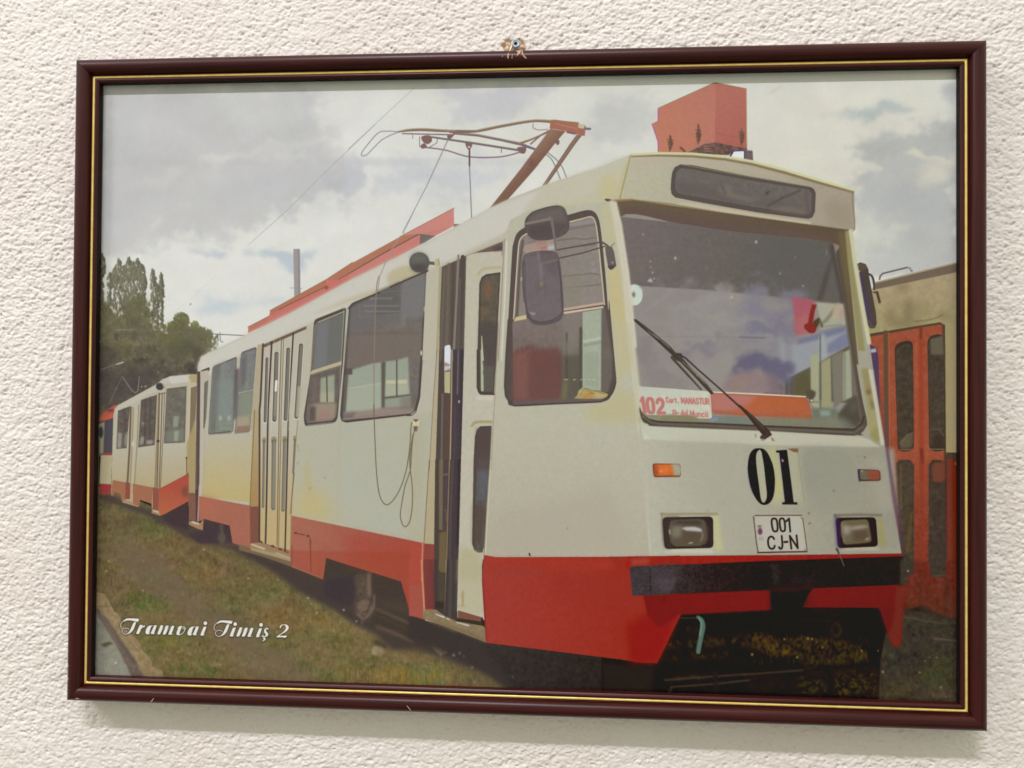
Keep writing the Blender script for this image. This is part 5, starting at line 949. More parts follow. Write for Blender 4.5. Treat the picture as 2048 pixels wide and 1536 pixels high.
def paint_front_side():
    wt = (185, 182, 162)
    c0.f([1006.5, 484, 1020, 440, 1060, 420, 1225, 402, 1245, 560, 1276, 880, 1299.5, 1113, 992, 1114, 975, 1112, 968, 1108, 979, 936, 990, 787], wt, col2=(178, 172, 152), g=(1100, 850, 1100, 1100), n=1)
    stain(cJ, [1560, 100, 1660, 60, 1740, 300, 1760, 560, 1680, 540, 1600, 520], (190, 184, 148), 4, .8); cJ.f([1620, 880, 1780, 840, 1880, 1536, 1680, 1536], (196, 182, 132), b=4, a=.8); cK.f([1650, 0, 1880, 0, 1960, 800, 1760, 1100, 1740, 700], (192, 182, 140), b=5, a=.7); cK.f([1380, 1350, 1650, 1300, 1780, 1100, 2000, 1250, 2040, 1560, 1400, 1560], (188, 178, 134), b=8, a=.7); cJ.l([1690, 20, 1760, 400, 1860, 1000, 1905, 1536], 60, (206, 198, 176), b=2); cK.l([1890, 0, 1985, 900, 2040, 1350], 70, (198, 194, 170), b=2.5)
    cM.f([1060, 1080, 1120, 650, 2048, 500, 2500, 300, 2800, 1000, 2800, 1150, 1060, 1150], (176, 168, 150), b=12, a=.7)
    cL.l([1112, -40, 1090, 520, 1062, 1000, 1035, 1536], 7, (156, 136, 112)); cM.l([1022, 0, 985, 500, 952, 1100, 945, 1215], 7, (130, 112, 92)); cM.l([1035, 0, 1000, 600, 965, 1200], 8, (204, 200, 180)); cI.l([1172, 300, 1150, 700, 1120, 1300, 1105, 1536], 10, (158, 138, 116)); cI.l([1195, 320, 1175, 900, 1140, 1536], 18, (206, 202, 186))
    cM.e(2015, 870, 10, 14, (150, 140, 112), b=1); cM.f([1515, 1190, 1530, 1180, 1548, 1225, 1525, 1225], (60, 50, 36)); cM.e(1690, 620, 8, 12, (158, 156, 132), b=1, a=.6)
    # red lower side
    c0.f([968, 1109, 992, 1113.5, 1140, 1113, 1299.5, 1112.5, 1360, 1110, 1362, 1228, 1322, 1310, 1314, 1325.5, 1275, 1323.5, 1240, 1318, 972, 1284.5, 967, 1220, 963.5, 1160], (160, 62, 54), col2=(150, 46, 36), g=(1000, 1200, 1300, 1200), n=.7)
    cM.f([985, 1275, 2048, 1280, 2600, 1280, 2600, 1400, 1500, 1420, 975, 1400], (164, 58, 46), b=5, a=.8); cU.f([-600, 320, 210, 400, 250, 560, 560, 560, 400, 800, 200, 760, -600, 560], (150, 52, 44), b=7, a=.5); cU.f([560, 560, 720, 540, 700, 760, 520, 1180, 480, 1255, 200, 1250, 170, 860, 400, 740], (140, 28, 20), b=6, a=.8); cN.l([712, 0, 706, 150, 730, 500, 745, 790], 8, (120, 50, 44), b=.6); cN.f([790, 60, 1300, 90, 1300, 160, 800, 140], (148, 62, 54), b=5, a=.6); cU.f([460, 560, 560, 560, 540, 680, 520, 760, 490, 740], (164, 66, 54), b=2, a=.6)
    for k in range(60): c0.e(PRNG.uniform(980, 1300), PRNG.uniform(1125, 1310), .9, .9, (128, 56, 48), a=.5)
    # cab side window
    out = [408, 700, 425, 560, 470, 430, 560, 355, 700, 290, 900, 240, 1150, 182, 1340, 132, 1440, 138, 1505, 210, 1545, 380, 1600, 900, 1640, 1400]
    P = np.array(out, float).reshape(-1, 2) / 6.4 + [960, 400]
    Q = np.array([1652, 0, 1690, 400, 1735, 900, 1742, 1060, 1690, 1200, 1560, 1302, 1000, 1330, 430, 1356, 350, 1275, 310, 1150, 335, 600, 360, 250], float).reshape(-1, 2) / 6.4 + [960, 600]
    c0.f(catmull(np.r_[P, Q], True, 6).ravel(), (90, 79, 74))
    cJ.f([600, 430, 520, 510, 490, 680, 460, 1100, 440, 1490, 1590, 1340, 1530, 700, 1480, 300, 1430, 215, 1140, 285], (136, 128, 120), col2=(142, 134, 126), g=(700, 500, 1300, 1200), n=1.5)
    cJ.l([600, 428, 530, 480, 495, 580, 470, 900, 430, 1520], 16, (206, 192, 166), sm=1); cJ.l([545, 520, 510, 800, 470, 1490], 30, (96, 84, 78), b=1.2); cJ.l([1140, 280, 1300, 240, 1420, 214, 1470, 270, 1500, 420, 1540, 800, 1592, 1340], 15, (202, 190, 162), sm=1)
    for a in ([1140, 345, 1300, 320, 1460, 300], [1110, 380, 1300, 345, 1470, 320], [980, 520, 1200, 490, 1330, 500, 1490, 480], [1060, 975, 1330, 950, 1400, 935, 1530, 955], [1070, 1125, 1340, 1100, 1550, 1080], [980, 640, 1200, 600, 1480, 570]): cJ.l(a, 10, (106, 96, 92), b=.6)
    cJ.f([1140, 300, 1300, 270, 1450, 240, 1460, 300, 1140, 345], (146, 138, 136), b=1); cJ.f([1060, 980, 1310, 960, 1310, 1360, 1070, 1400], (140, 132, 118), b=3, a=.6)
    for x, y, r in ((1510, 575, 20), (1470, 600, 12), (1450, 660, 18), (1480, 640, 10), (1440, 810, 22), (1460, 900, 24), (1480, 980, 14)): cJ.e(x, y, r, r, (160, 152, 146), b=1.5, a=.6)
    cK.f([415, 280, 600, 240, 1070, 180, 1585, 90, 1560, 500, 1650, 1000, 1650, 1150, 1560, 1260, 430, 1290], (126, 114, 110), col2=(104, 94, 86), g=(600, 300, 700, 1200), n=2)
    cK.f([1060, 180, 1310, 140, 1310, 500, 1200, 640, 1070, 700], (132, 122, 116), b=4); cK.f([430, 640, 640, 560, 760, 620, 1040, 600, 1050, 1270, 430, 1285], (112, 78, 74), b=3); cK.f([440, 680, 620, 660, 620, 1270, 430, 1280], (126, 88, 82), b=3); cK.f([1000, 600, 1055, 620, 1040, 1000, 1020, 1260], (100, 78, 72), b=3)
    for k in range(120):
        x = PRNG.uniform(440, 1060); y = PRNG.uniform(300, 660); cK.e(x, y, 12, PRNG.uniform(8, 26), (130, 108, 98), a=.3, b=1)
    for a in ([650, 330, 620, 480, 640, 640], [730, 320, 720, 500, 760, 600], [820, 330, 830, 600], [900, 320, 980, 500, 1030, 640]): cK.l(a, 10, (140, 116, 106), b=1.2, a=.5)
    cK.f([1060, 700, 1310, 680, 1310, 1250, 1050, 1260], (98, 92, 82), b=2); cK.l([1108, 420, 1108, 1250], 22, (84, 78, 68), b=1.4); cK.f([1060, 1040, 1130, 1030, 1120, 1260, 1030, 1270], (114, 108, 82), b=2); cK.f([980, 500, 1300, 520, 1300, 700, 1040, 700], (122, 120, 108), b=5, a=.7); cK.l([1290, 360, 1290, 1120], 40, (86, 84, 70), b=1.4)
    cK.f([1312, 155, 1558, 112, 1552, 1160, 1312, 1120], (164, 172, 152), n=1.5); cK.l([1325, 530, 1545, 485], 20, (190, 194, 172), b=1); cK.l([1325, 580, 1550, 535], 26, (140, 150, 138), b=1.5); cK.f([1330, 680, 1400, 660, 1490, 680, 1495, 1120, 1330, 1100], (152, 160, 140), b=3, a=.8); cK.l([1500, 660, 1500, 1130], 10, (146, 150, 132)); cK.f([1556, 110, 1600, 100, 1690, 700, 1690, 1000, 1620, 1180, 1550, 1160], (108, 100, 92), b=1.5); cK.f([1600, 600, 1640, 640, 1640, 780, 1590, 700], (128, 118, 110), b=4, a=.6)
    cK.f([1205, 1258, 1240, 1220, 1262, 1160, 1320, 1105, 1345, 1140, 1440, 1140, 1540, 1165, 1640, 1205, 1620, 1240, 1560, 1262], (178, 162, 112), n=4); cK.f([1300, 1225, 1350, 1185, 1420, 1195, 1470, 1250, 1290, 1258], (182, 140, 74), b=2.5); cK.l([1370, 1160, 1480, 1160, 1600, 1200], 9, (120, 98, 62), b=1); cK.l([1400, 1190, 1450, 1190], 9, (112, 82, 50), b=1); cK.f([1480, 1210, 1600, 1200, 1600, 1240, 1490, 1255], (186, 172, 124), b=2); cK.l([1280, 1230, 1330, 1130], 8, (140, 126, 80), b=1)
    for x, w in ((1100, 22), (1205, 13), (1295, 7), (1335, 8), (1395, 8), (1440, 6), (1470, 5)): cK.l([x - w, 1018, x + w, 1016], 9, (214, 204, 170), b=.6)
    cK.f([1068, 105, 1575, 22, 1590, 52, 1070, 140], (190, 164, 146)); cK.l([1070, 142, 1585, 62], 9, (84, 72, 64)); cK.f([1068, 150, 1580, 75, 1580, 98, 1070, 178], (204, 188, 162)); cK.f([460, 215, 590, 188, 602, 240, 425, 276], (200, 186, 148)); cK.l([425, 276, 600, 244], 8, (140, 118, 90))
    cK.l([360, 250, 330, 700, 312, 1100, 345, 1260, 430, 1340], 14, (76, 66, 66), b=.8); cK.l([430, 1320, 800, 1300, 1250, 1285, 1580, 1275], 26, (122, 108, 112), b=2, a=.8); cK.l([430, 1352, 1000, 1326, 1550, 1300, 1690, 1195, 1738, 1050], 12, (70, 56, 54), b=.8)
    # mirrors
    cJ.f([550, 640, 570, 580, 640, 560, 950, 490, 968, 640, 800, 660, 600, 690], (168, 148, 134), b=.8); cJ.f([720, 545, 850, 525, 850, 560, 720, 585], (172, 128, 120), b=1.5); cJ.f([760, 600, 860, 580, 865, 625, 770, 640], (176, 122, 118), b=1.5); cJ.f([860, 580, 955, 565, 960, 625, 870, 640], (180, 178, 176), b=1.5); [cJ.l([590, y, 940, y - 50], 6, (142, 122, 114), b=1, a=.7) for y in (570, 600, 630)]
    cJ.l([970, 640, 1240, 590, 1500, 545, 1570, 540, 1620, 570], 17, (88, 76, 68)); cJ.l([970, 632, 1500, 537], 5, (124, 112, 96), a=.8); cJ.l([1000, 745, 1300, 680, 1600, 590], 15, (82, 70, 64))
    cJ.f([1600, 600, 1640, 585, 1690, 600, 1715, 660, 1745, 840, 1700, 885, 1665, 895, 1640, 860, 1610, 700], (104, 94, 92)); cJ.f([1630, 840, 1745, 830, 1690, 880, 1650, 880], (82, 70, 68)); cJ.e(1695, 800, 12, 16, (160, 152, 154), b=1); cJ.l([1680, 590, 1720, 550], 12, (130, 110, 76), b=1); cJ.l([1570, 545, 1640, 590], 20, (92, 80, 74))
    cJ.f([570, 330, 575, 270, 600, 215, 680, 145, 850, 90, 1000, 68, 1080, 105, 1120, 200, 1145, 310, 1115, 410, 1010, 475, 850, 515, 690, 505, 610, 440], (94, 84, 82), sm=1, n=1.5); cJ.f([600, 300, 630, 220, 720, 160, 900, 105, 1030, 90, 1080, 150, 1100, 300, 940, 270, 700, 310], (108, 98, 94), b=4); cJ.f([610, 340, 900, 280, 930, 460, 700, 480, 630, 430], (88, 78, 76), b=4); cJ.l([585, 305, 890, 245], 27, (130, 120, 114)); cJ.l([890, 215, 915, 240, 950, 470, 968, 640], [26, 34, 28, 24], (124, 112, 108)); cJ.l([585, 290, 885, 230], 6, (152, 142, 132), a=.7); cJ.l([580, 280, 610, 215, 680, 150, 850, 92, 1000, 70], 8, (72, 64, 62))
    low = np.r_[np.array([535, 850, 545, 760, 570, 705, 640, 668, 800, 645, 940, 655, 1000, 715, 1030, 850, 1055, 1100, 1068, 1300, 1070, 1500], float).reshape(-1, 2) / 6.4 + [960, 400], np.array([1062, 180, 1030, 250, 930, 300, 760, 322, 660, 292, 610, 220, 585, 130, 570, 20], float).reshape(-1, 2) / 6.4 + [960, 600], np.array([560, 1300, 540, 1100], float).reshape(-1, 2) / 6.4 + [960, 400]]
    low = catmull(low, True, 6); c0.f(low.ravel(), (98, 88, 90)); ctr = low.mean(0); c0.f((low * .9 + ctr * .1).ravel(), (114, 104, 107), n=1.2)
    cJ.f([780, 700, 990, 720, 1030, 1000, 900, 950, 800, 820], (102, 92, 94), b=4, a=.7); cJ.l([560, 760, 620, 700, 760, 665], 14, (140, 128, 124), b=1.5, a=.7); cJ.l([990, 760, 1030, 1000, 1050, 1400], 12, (84, 76, 80), b=1); cJ.l([575, 800, 580, 1200, 600, 1500], 8, (84, 74, 78), b=1); cK.l([600, 150, 660, 250, 780, 285, 930, 255, 1020, 190], 8, (76, 66, 68), b=.7)
    cJ.l([745, 690, 775, 860, 785, 1010], [34, 44, 36], (124, 114, 116), b=.8); cJ.f([760, 690, 990, 670, 1000, 760, 820, 810, 770, 800], (106, 96, 96), b=1.5); cJ.l([790, 810, 990, 765], 22, (122, 112, 112), b=1.2); cJ.e(785, 1070, 24, 36, (148, 134, 106), b=1.5); cJ.e(792, 1170, 22, 42, (124, 112, 104), b=2); cJ.e(780, 1120, 60, 90, (92, 82, 86), b=6, a=.4); cJ.f([630, 1415, 660, 1440, 720, 1440, 690, 1475, 650, 1460], (156, 146, 138), b=1); cJ.e(530, 1010, 7, 26, (206, 196, 180), b=.8)

def paint_rope():
    rp, hi = (112, 100, 76), (158, 148, 118)
    cI.l([130, 250, 250, 0], 5, (150, 146, 140)); cH.l([415, 1110, 330, 1240, 245, 1440, 225, 1560], 7, (164, 146, 138)); cH.l([800, 330, 620, 720, 430, 1085], [9, 7, 6], (148, 142, 144)); cH.l([978, 400, 978, 540], 14, (98, 80, 92)); cH.l([978, 540, 985, 700, 996, 965], 8, (130, 122, 130))
    cE.l([1420, -40, 1400, 40, 1385, 300, 1378, 600, 1372, 900, 1372, 1400], 9, (138, 124, 106)); cE.l([1425, -40, 1390, 200, 1376, 800], 4, hi, a=.5)
    cF.l([1370, -60, 1374, 100, 1382, 320, 1395, 600, 1415, 800, 1440, 900, 1475, 955, 1510, 965, 1550, 940, 1610, 860, 1660, 750, 1700, 620, 1725, 480, 1742, 330, 1752, 160, 1765, 120], 10, rp, sm=1)
    cF.l([1795, 170, 1770, 280, 1755, 450, 1745, 600, 1715, 700, 1690, 770, 1665, 900, 1642, 1050, 1645, 1110, 1665, 1170, 1690, 1192, 1720, 1170, 1745, 1110, 1762, 1000, 1766, 880, 1760, 740, 1745, 630, 1738, 520, 1745, 420, 1770, 250], 10, rp, sm=1)
    cF.l([1800, 190, 1800, 500, 1780, 900], 14, (176, 164, 124), b=2, a=.5); cF.l([1742, 640, 1700, 770, 1660, 960], 4, hi, a=.5); cF.f([1765, 110, 1835, 100, 1832, 160, 1770, 162], (206, 196, 160)); cF.f([1775, 165, 1820, 165, 1810, 215, 1785, 215], (112, 92, 72), b=1); cF.l([1780, 95, 1800, 110, 1820, 98], 12, (110, 88, 66), b=.6); cF.e(1800, 105, 12, 12, (92, 74, 56), b=1)

def paint_front():
    # white front and pillars
    c0.f([1262, 309, 1223, 402, 1245, 560, 1270, 800, 1299, 1113, 1500, 1110, 1803, 1107, 1781, 980, 1769, 888, 1755, 802, 1741, 701, 1722, 590, 1712, 532, 1700, 470, 1709, 460, 1709, 380, 1500, 320], (186, 184, 164), col2=(156, 152, 135), g=(1290, 700, 1790, 800), n=1)
    # roof sign box
    cO.f([235, 108, 450, 98, 700, 103, 950, 125, 1150, 160, 1400, 225, 1650, 300, 1928, 380, 1915, 430, 1932, 675, 1890, 684, 1600, 640, 1250, 595, 900, 540, 550, 480, 260, 450, 90, 462, 150, 400], (185, 180, 156), col2=(160, 150, 132), g=(250, 300, 1900, 500), n=1.2)
    cO.f([235, 115, 152, 430, 90, 460, 130, 380, 180, 200], (192, 184, 146), b=1.5); cO.l([232, 115, 150, 440], 7, (150, 134, 84), b=.6); cO.f([235, 130, 700, 128, 940, 160, 1300, 240, 1560, 340, 1200, 260, 800, 200, 560, 180, 400, 200, 240, 240], (184, 174, 154), b=4, a=.6)
    cO.l([235, 108, 450, 98, 700, 103, 950, 125, 1150, 160, 1400, 225, 1650, 300, 1925, 378], [14, 16, 16, 16, 17, 18, 18, 14], (204, 204, 158)); cO.l([240, 125, 450, 118, 700, 124, 950, 148, 1150, 184, 1400, 248, 1650, 322, 1920, 398], [8, 13, 15, 16, 17, 18, 18, 12], (134, 116, 84), b=.6)
    cO.l([1915, 400, 1918, 500, 1930, 600, 1930, 676], 8, (130, 118, 96), b=.6); cO.l([90, 466, 260, 455, 550, 488, 900, 548, 1250, 600, 1600, 645, 1890, 684], 10, (128, 116, 72), b=.8); cO.f([90, 452, 250, 445, 260, 470, 130, 490, 85, 480], (146, 116, 84), b=1); cO.f([650, 470, 1250, 570, 1600, 620, 1600, 640, 1250, 592, 900, 540, 560, 482], (198, 186, 160), b=1.5, a=.8)
    cO.f([1700, 480, 1780, 450, 1900, 520, 1900, 660, 1740, 640], (154, 142, 122), b=7, a=.8)
    cO.f([540, 290, 548, 240, 566, 206, 610, 184, 700, 190, 1100, 268, 1590, 352, 1622, 370, 1636, 402, 1630, 540, 1612, 585, 1580, 598, 1200, 550, 800, 480, 570, 436, 542, 410, 535, 370], (90, 80, 76)); cO.f([572, 290, 580, 240, 610, 212, 700, 222, 1100, 300, 1580, 376, 1606, 400, 1600, 540, 1580, 566, 1200, 512, 800, 440, 590, 402, 570, 370], (108, 101, 96), n=2)
    cO.f([580, 310, 800, 340, 1200, 420, 1500, 480, 1590, 540, 1570, 562, 800, 438, 585, 400], (102, 92, 88), b=4, a=.8); cO.f([880, 380, 960, 330, 1010, 400, 1120, 430, 1240, 440, 1130, 470, 960, 430], (122, 114, 106), b=3, a=.8); cO.l([1270, 500, 1380, 440, 1520, 380], 12, (84, 76, 72), b=1.4); cO.f([1250, 400, 1290, 380, 1270, 420], (80, 72, 70), b=1); cO.f([1280, 520, 1420, 500, 1560, 530, 1560, 560, 1380, 540], (120, 108, 100), b=3); cO.l([920, 340, 950, 400], 24, (92, 84, 82), b=2.4, a=.7); cO.l([1560, 390, 1580, 540], 20, (98, 88, 90), b=2); cO.l([620, 186, 1100, 272, 1590, 354], 6, (144, 138, 100), a=.8)
    # windscreen: rubber, then panes
    cO.f([108, 470, 260, 458, 900, 548, 1890, 684, 1905, 800, 1880, 900, 1960, 1700, 240, 1700, 195, 1100, 140, 560], (100, 84, 68), b=.8)
    WS = np.r_[np.array([134, 500, 160, 490, 1760, 740, 1800, 790], float).reshape(-1, 2) / 3.793 + [1200, 280], np.array([1890, 800, 1945, 1080, 1935, 1140, 1900, 1182, 1850, 1197, 1150, 1167, 340, 1132, 255, 1112, 200, 1062, 165, 830, 80, 0], float).reshape(-1, 2) / 3.864 + [1230, 560]]
    WS = catmull(WS, True, 6); c0.f(WS.ravel(), (88, 78, 68))
    cO.f([108, 470, 260, 458, 900, 548, 1600, 645, 1890, 684, 1800, 790, 1750, 775, 1000, 690, 600, 630, 170, 585, 140, 540], (106, 90, 72), col2=(96, 80, 66), g=(300, 500, 1800, 700)); cO.f([180, 560, 160, 520, 260, 500, 800, 590, 1300, 660, 1740, 740, 1750, 775, 1000, 692, 600, 634], (100, 84, 76), b=3)
    G = np.r_[np.array([150, 586, 600, 634, 1000, 692, 1755, 778, 1790, 880, 1850, 1235], float).reshape(-1, 2) / 3.793 + [1200, 280], np.array([1800, 400, 1870, 880, 1895, 1070, 1870, 1125, 1820, 1142, 1150, 1118, 330, 1085, 255, 1060, 212, 1030, 170, 830, 100, 20], float).reshape(-1, 2) / 3.864 + [1230, 560]]
    mm = poly_mask(to_sheet(catmull(G, True, 6)))
    put(mm, (146, 140, 134))
    keep = IMG.copy()
    cO.f([140, 580, 600, 630, 1000, 688, 1765, 772, 1860, 1242, 1400, 1190, 800, 1130, 190, 1093], (116, 106, 103), col2=(98, 94, 88), g=(300, 700, 1400, 1000), n=1.2)
    cO.f([1200, 720, 1760, 790, 1850, 1240, 1300, 1180], (98, 94, 90), b=12, a=.7); cO.l([1765, 880, 1720, 1020, 1670, 1200], [14, 34, 44], (86, 78, 74), b=2); cO.l([1755, 800, 1845, 1230], 30, (82, 72, 66), b=2)
    cO.l([195, 1094, 800, 1132, 1400, 1192, 1855, 1242], 8, (104, 96, 94), b=1)
    for cx, cy, rx, ry, c, a in ((700, 300, 360, 200, (152, 147, 141), .9), (1180, 190, 230, 120, (130, 126, 138), .9), (300, 700, 170, 200, (140, 131, 128), .8), (660, 540, 150, 70, (126, 120, 132), .9), (1000, 400, 250, 110, (150, 146, 143), .8), (1160, 430, 150, 45, (114, 111, 132), .9), (520, 110, 90, 40, (130, 125, 130), .8), (330, 160, 160, 90, (143, 136, 131), .7), (1260, 560, 140, 160, (140, 138, 141), .8), (620, 760, 170, 80, (150, 142, 137), .7), (480, 430, 170, 70, (150, 144, 140), .7), (1330, 300, 90, 160, (122, 117, 134), .8), (800, 660, 130, 90, (153, 147, 142), .7), (210, 560, 70, 130, (132, 124, 124), .7), (900, 240, 160, 50, (136, 131, 136), .7), (560, 330, 120, 50, (136, 130, 132), .6), (960, 540, 150, 40, (132, 127, 134), .6)): cP.e(cx, cy, rx, ry, c, b=8, a=a, wp=13)
    cP.l([440, 80, 330, 170, 190, 265], 14, (154, 146, 142), b=2, a=.7)
    for x, y in ((895, 135), (905, 130)): cP.e(x, y, 6, 10, (186, 180, 182), b=.6)
    # photographed reflections and cab interior on the right
    cP.f([1360, 500, 1560, 445, 1790, 380, 1800, 480, 1580, 620, 1500, 680, 1370, 770, 1290, 800, 1280, 470], (150, 152, 156), b=2.5); cP.f([1420, 460, 1600, 400, 1780, 350, 1785, 395, 1600, 450, 1400, 500], (116, 120, 142), b=2); cP.f([1640, 500, 1740, 430, 1800, 400, 1810, 500, 1740, 540, 1630, 570], (118, 122, 146), b=2.5, a=.9)
    cP.f([1140, 878, 1380, 735, 1580, 635, 1810, 505, 1850, 780, 1880, 960, 1480, 915], (96, 92, 78), b=1); cP.f([1150, 875, 1290, 800, 1310, 880], (100, 90, 98), b=2); cP.f([1310, 780, 1375, 740, 1375, 885, 1310, 880], (74, 62, 62), b=1.5); cP.f([1250, 820, 1310, 780, 1310, 850, 1260, 840], (76, 70, 62), b=1.5); cP.f([1380, 750, 1470, 700, 1510, 760, 1510, 890, 1380, 885], (94, 88, 64), b=2.5); cP.l([1285, 450, 1290, 800], 40, (146, 148, 152), b=2.5, a=.6); cP.l([1340, 490, 1345, 880], 50, (128, 128, 132), b=3, a=.5); cP.l([1300, 660, 1305, 880], 14, (130, 128, 124), b=1.5)
    cP.f([1508, 580, 1578, 570, 1578, 1010, 1515, 960], (162, 162, 132), b=1); cP.f([1592, 635, 1665, 595, 1672, 1000, 1595, 1000], (154, 150, 116), b=1); cP.f([1580, 420, 1620, 410, 1640, 590, 1590, 630], (156, 160, 160), b=2); cP.l([1585, 420, 1586, 1000], 10, (104, 104, 98), b=.8); cP.f([1672, 590, 1760, 545, 1770, 920, 1690, 1000], (124, 118, 106), b=1.5); cP.f([1762, 560, 1822, 530, 1832, 900, 1762, 935], (158, 160, 138), b=1); cP.l([1775, 560, 1775, 920], 9, (120, 124, 104), b=1); cP.f([1825, 560, 1850, 560, 1875, 880, 1840, 890], (130, 108, 104), b=2)
    cP.f([1366, 128, 1535, 150, 1535, 390, 1400, 425, 1385, 300], (166, 92, 104), b=2); cP.f([1400, 300, 1500, 250, 1535, 390, 1400, 425], (170, 104, 104), b=5)
    cP.f([1555, 172, 1765, 188, 1785, 340, 1600, 380, 1560, 370, 1580, 280], (166, 164, 146), b=1.2); cP.l([1720, 190, 1640, 300, 1560, 370], 26, (134, 128, 108), b=1.5); cP.l([1570, 362, 1750, 345], 14, (140, 140, 122), b=1.2); cP.l([1580, 300, 1600, 360], 12, (80, 84, 70), b=1); cP.e(1725, 245, 44, 66, (176, 162, 138), b=2); cP.e(1750, 270, 20, 50, (172, 146, 142), b=2.5, a=.8)
    cP.f([1522, 185, 1558, 190, 1540, 250, 1528, 330, 1555, 345, 1552, 395, 1530, 412, 1500, 408, 1462, 372, 1460, 345, 1490, 330, 1505, 250], (132, 46, 38), b=.8); cP.f([1530, 320, 1575, 285, 1582, 330, 1550, 380], (84, 62, 48), b=1)
    cP.f([1080, 380, 1180, 340, 1290, 340, 1290, 420, 1180, 450, 1090, 430], (116, 112, 134), b=4, a=.6, wp=8); cP.l([960, 440, 1160, 446], 8, (92, 86, 98), b=1, a=.7); cP.l([130, 436, 1200, 438], 6, (128, 120, 124), b=1, a=.5)  # long level line is a picture-glass reflection drawn into the screen
    cP.f([900, 740, 915, 650, 960, 600, 1040, 570, 1130, 560, 1240, 580, 1330, 640, 1375, 720, 1360, 780, 1300, 800, 1250, 770, 1120, 705, 980, 710], (106, 101, 120), b=3.5, wp=4); cP.f([830, 820, 900, 745, 980, 712, 1100, 705, 1230, 755, 1300, 840, 1280, 880, 860, 862], (142, 124, 124), b=4); cP.f([900, 760, 1000, 730, 1060, 780, 1000, 850, 890, 850], (148, 128, 118), b=5, a=.8); cP.f([1170, 700, 1280, 760, 1300, 860, 1200, 860], (116, 104, 112), b=5, a=.7)
    # dashboard, board and tickets
    cP.f([200, 1010, 560, 1030, 740, 1045, 1100, 1065, 1520, 1050, 1880, 1000, 1900, 1150, 1700, 1150, 1100, 1120, 300, 1090, 230, 1060], (138, 138, 116), col2=(122, 120, 100), g=(400, 1050, 1800, 1100)); cP.f([740, 1060, 1000, 1050, 1060, 1110, 800, 1110], (118, 128, 118), b=2.5); cP.f([720, 1075, 790, 1060, 800, 1080, 730, 1090], (128, 140, 178), b=1.6)
    cP.f([168, 818, 736, 860, 748, 1062, 720, 1070, 620, 1066, 600, 1050, 360, 1042, 250, 1040, 192, 1000], (192, 195, 180), col2=(200, 200, 182), g=(200, 900, 740, 950), n=1.5)
    cP.f([738, 872, 900, 878, 1475, 905, 1505, 960, 1525, 1065, 1200, 1055, 800, 1030, 750, 1020], (178, 108, 92), col2=(170, 96, 66), g=(780, 950, 1300, 980), n=1.5); cP.f([740, 872, 1100, 890, 1040, 960, 970, 985, 860, 1020, 760, 1010], (178, 118, 106), b=3); cP.f([1010, 960, 1100, 895, 1300, 900, 1460, 910, 1490, 1010, 1200, 1000, 1000, 1030, 900, 1020], (182, 100, 60), b=5, a=.6); cP.f([750, 1000, 1000, 1030, 1520, 1050, 1525, 1066, 1100, 1058, 760, 1032], (160, 96, 68), b=2, a=.8)
    cP.l([745, 864, 1100, 880, 1470, 900], 11, (212, 198, 172)); cP.l([150, 826, 180, 820], 8, (200, 202, 190)); cP.l([740, 872, 1470, 908], 4, (130, 80, 66), a=.7)
    cP.f([360, 1060, 420, 1040, 480, 1045, 560, 1040, 630, 1060, 640, 1085, 350, 1078], (128, 126, 98), b=1.6)
    cP.f([1475, 855, 1520, 845, 1552, 865, 1545, 900, 1530, 915, 1525, 945, 1500, 945, 1500, 900, 1480, 890], (84, 78, 66), b=1.2); cP.e(1518, 930, 9, 8, (206, 210, 198), b=.8); cP.l([1530, 940, 1580, 942], 8, (120, 116, 96), b=1); cP.f([1510, 990, 1600, 985, 1720, 995, 1720, 1060, 1530, 1066], (112, 116, 100), b=2.5); cP.f([1580, 1005, 1660, 1005, 1665, 1050, 1590, 1050], (136, 152, 142), b=2.5)
    cP.f([1730, 1020, 1790, 950, 1870, 890, 1895, 960, 1905, 1080, 1870, 1135, 1780, 1130, 1720, 1080], (82, 76, 66), b=2.5); cP.f([1600, 1070, 1760, 1060, 1860, 1130, 1700, 1140], (126, 128, 112), b=4, a=.7); cP.f([1800, 960, 1870, 900, 1880, 1000, 1820, 1040], (92, 84, 74), b=3)
    # keep everything above inside the pane
    (x0, y0, x1, y1), m = mm
    full = np.zeros((PH, PW), np.float32); full[y0:y1, x0:x1] = m
    gx0, gy0, gx1, gy1 = window(to_sheet(c0.P([1200, 380, 1800, 380, 1800, 920, 1200, 920])), 10)
    s = IMG[gy0:gy1, gx0:gx1]; k = keep[gy0:gy1, gx0:gx1]; f_ = full[gy0:gy1, gx0:gx1, None]
    IMG[gy0:gy1, gx0:gx1] = k + (s - k) * f_
    cP.e(150, 114, 63, 82, (198, 210, 194), b=.7); cP.e(120, 100, 26, 60, (206, 214, 206), b=4, a=.7); cP.e(143, 112, 17, 26, (164, 160, 146), b=.8); cP.e(143, 112, 8, 12, (112, 104, 100), b=.6); cP.l([180, 50, 210, 80], 10, (186, 188, 200), b=1.5)
    for x, y, r in ((328, 715, 6), (380, 920, 6), (385, 965, 5), (398, 1005, 7), (410, 1050, 6), (570, 895, 10), (1183, 773, 10), (992, 1193, 8), (1540, 1105, 6), (1366, 1012, 5), (1480, 890, 4)): cO.e(x, y, r, r * 1.3, (164, 158, 152), b=.8)
    cO.f([355, 1072, 370, 1058, 380, 1045, 395, 1060, 400, 1080], (176, 170, 164), b=.8); cO.l([1722, 830, 1716, 870], 7, (128, 122, 112), b=.8)
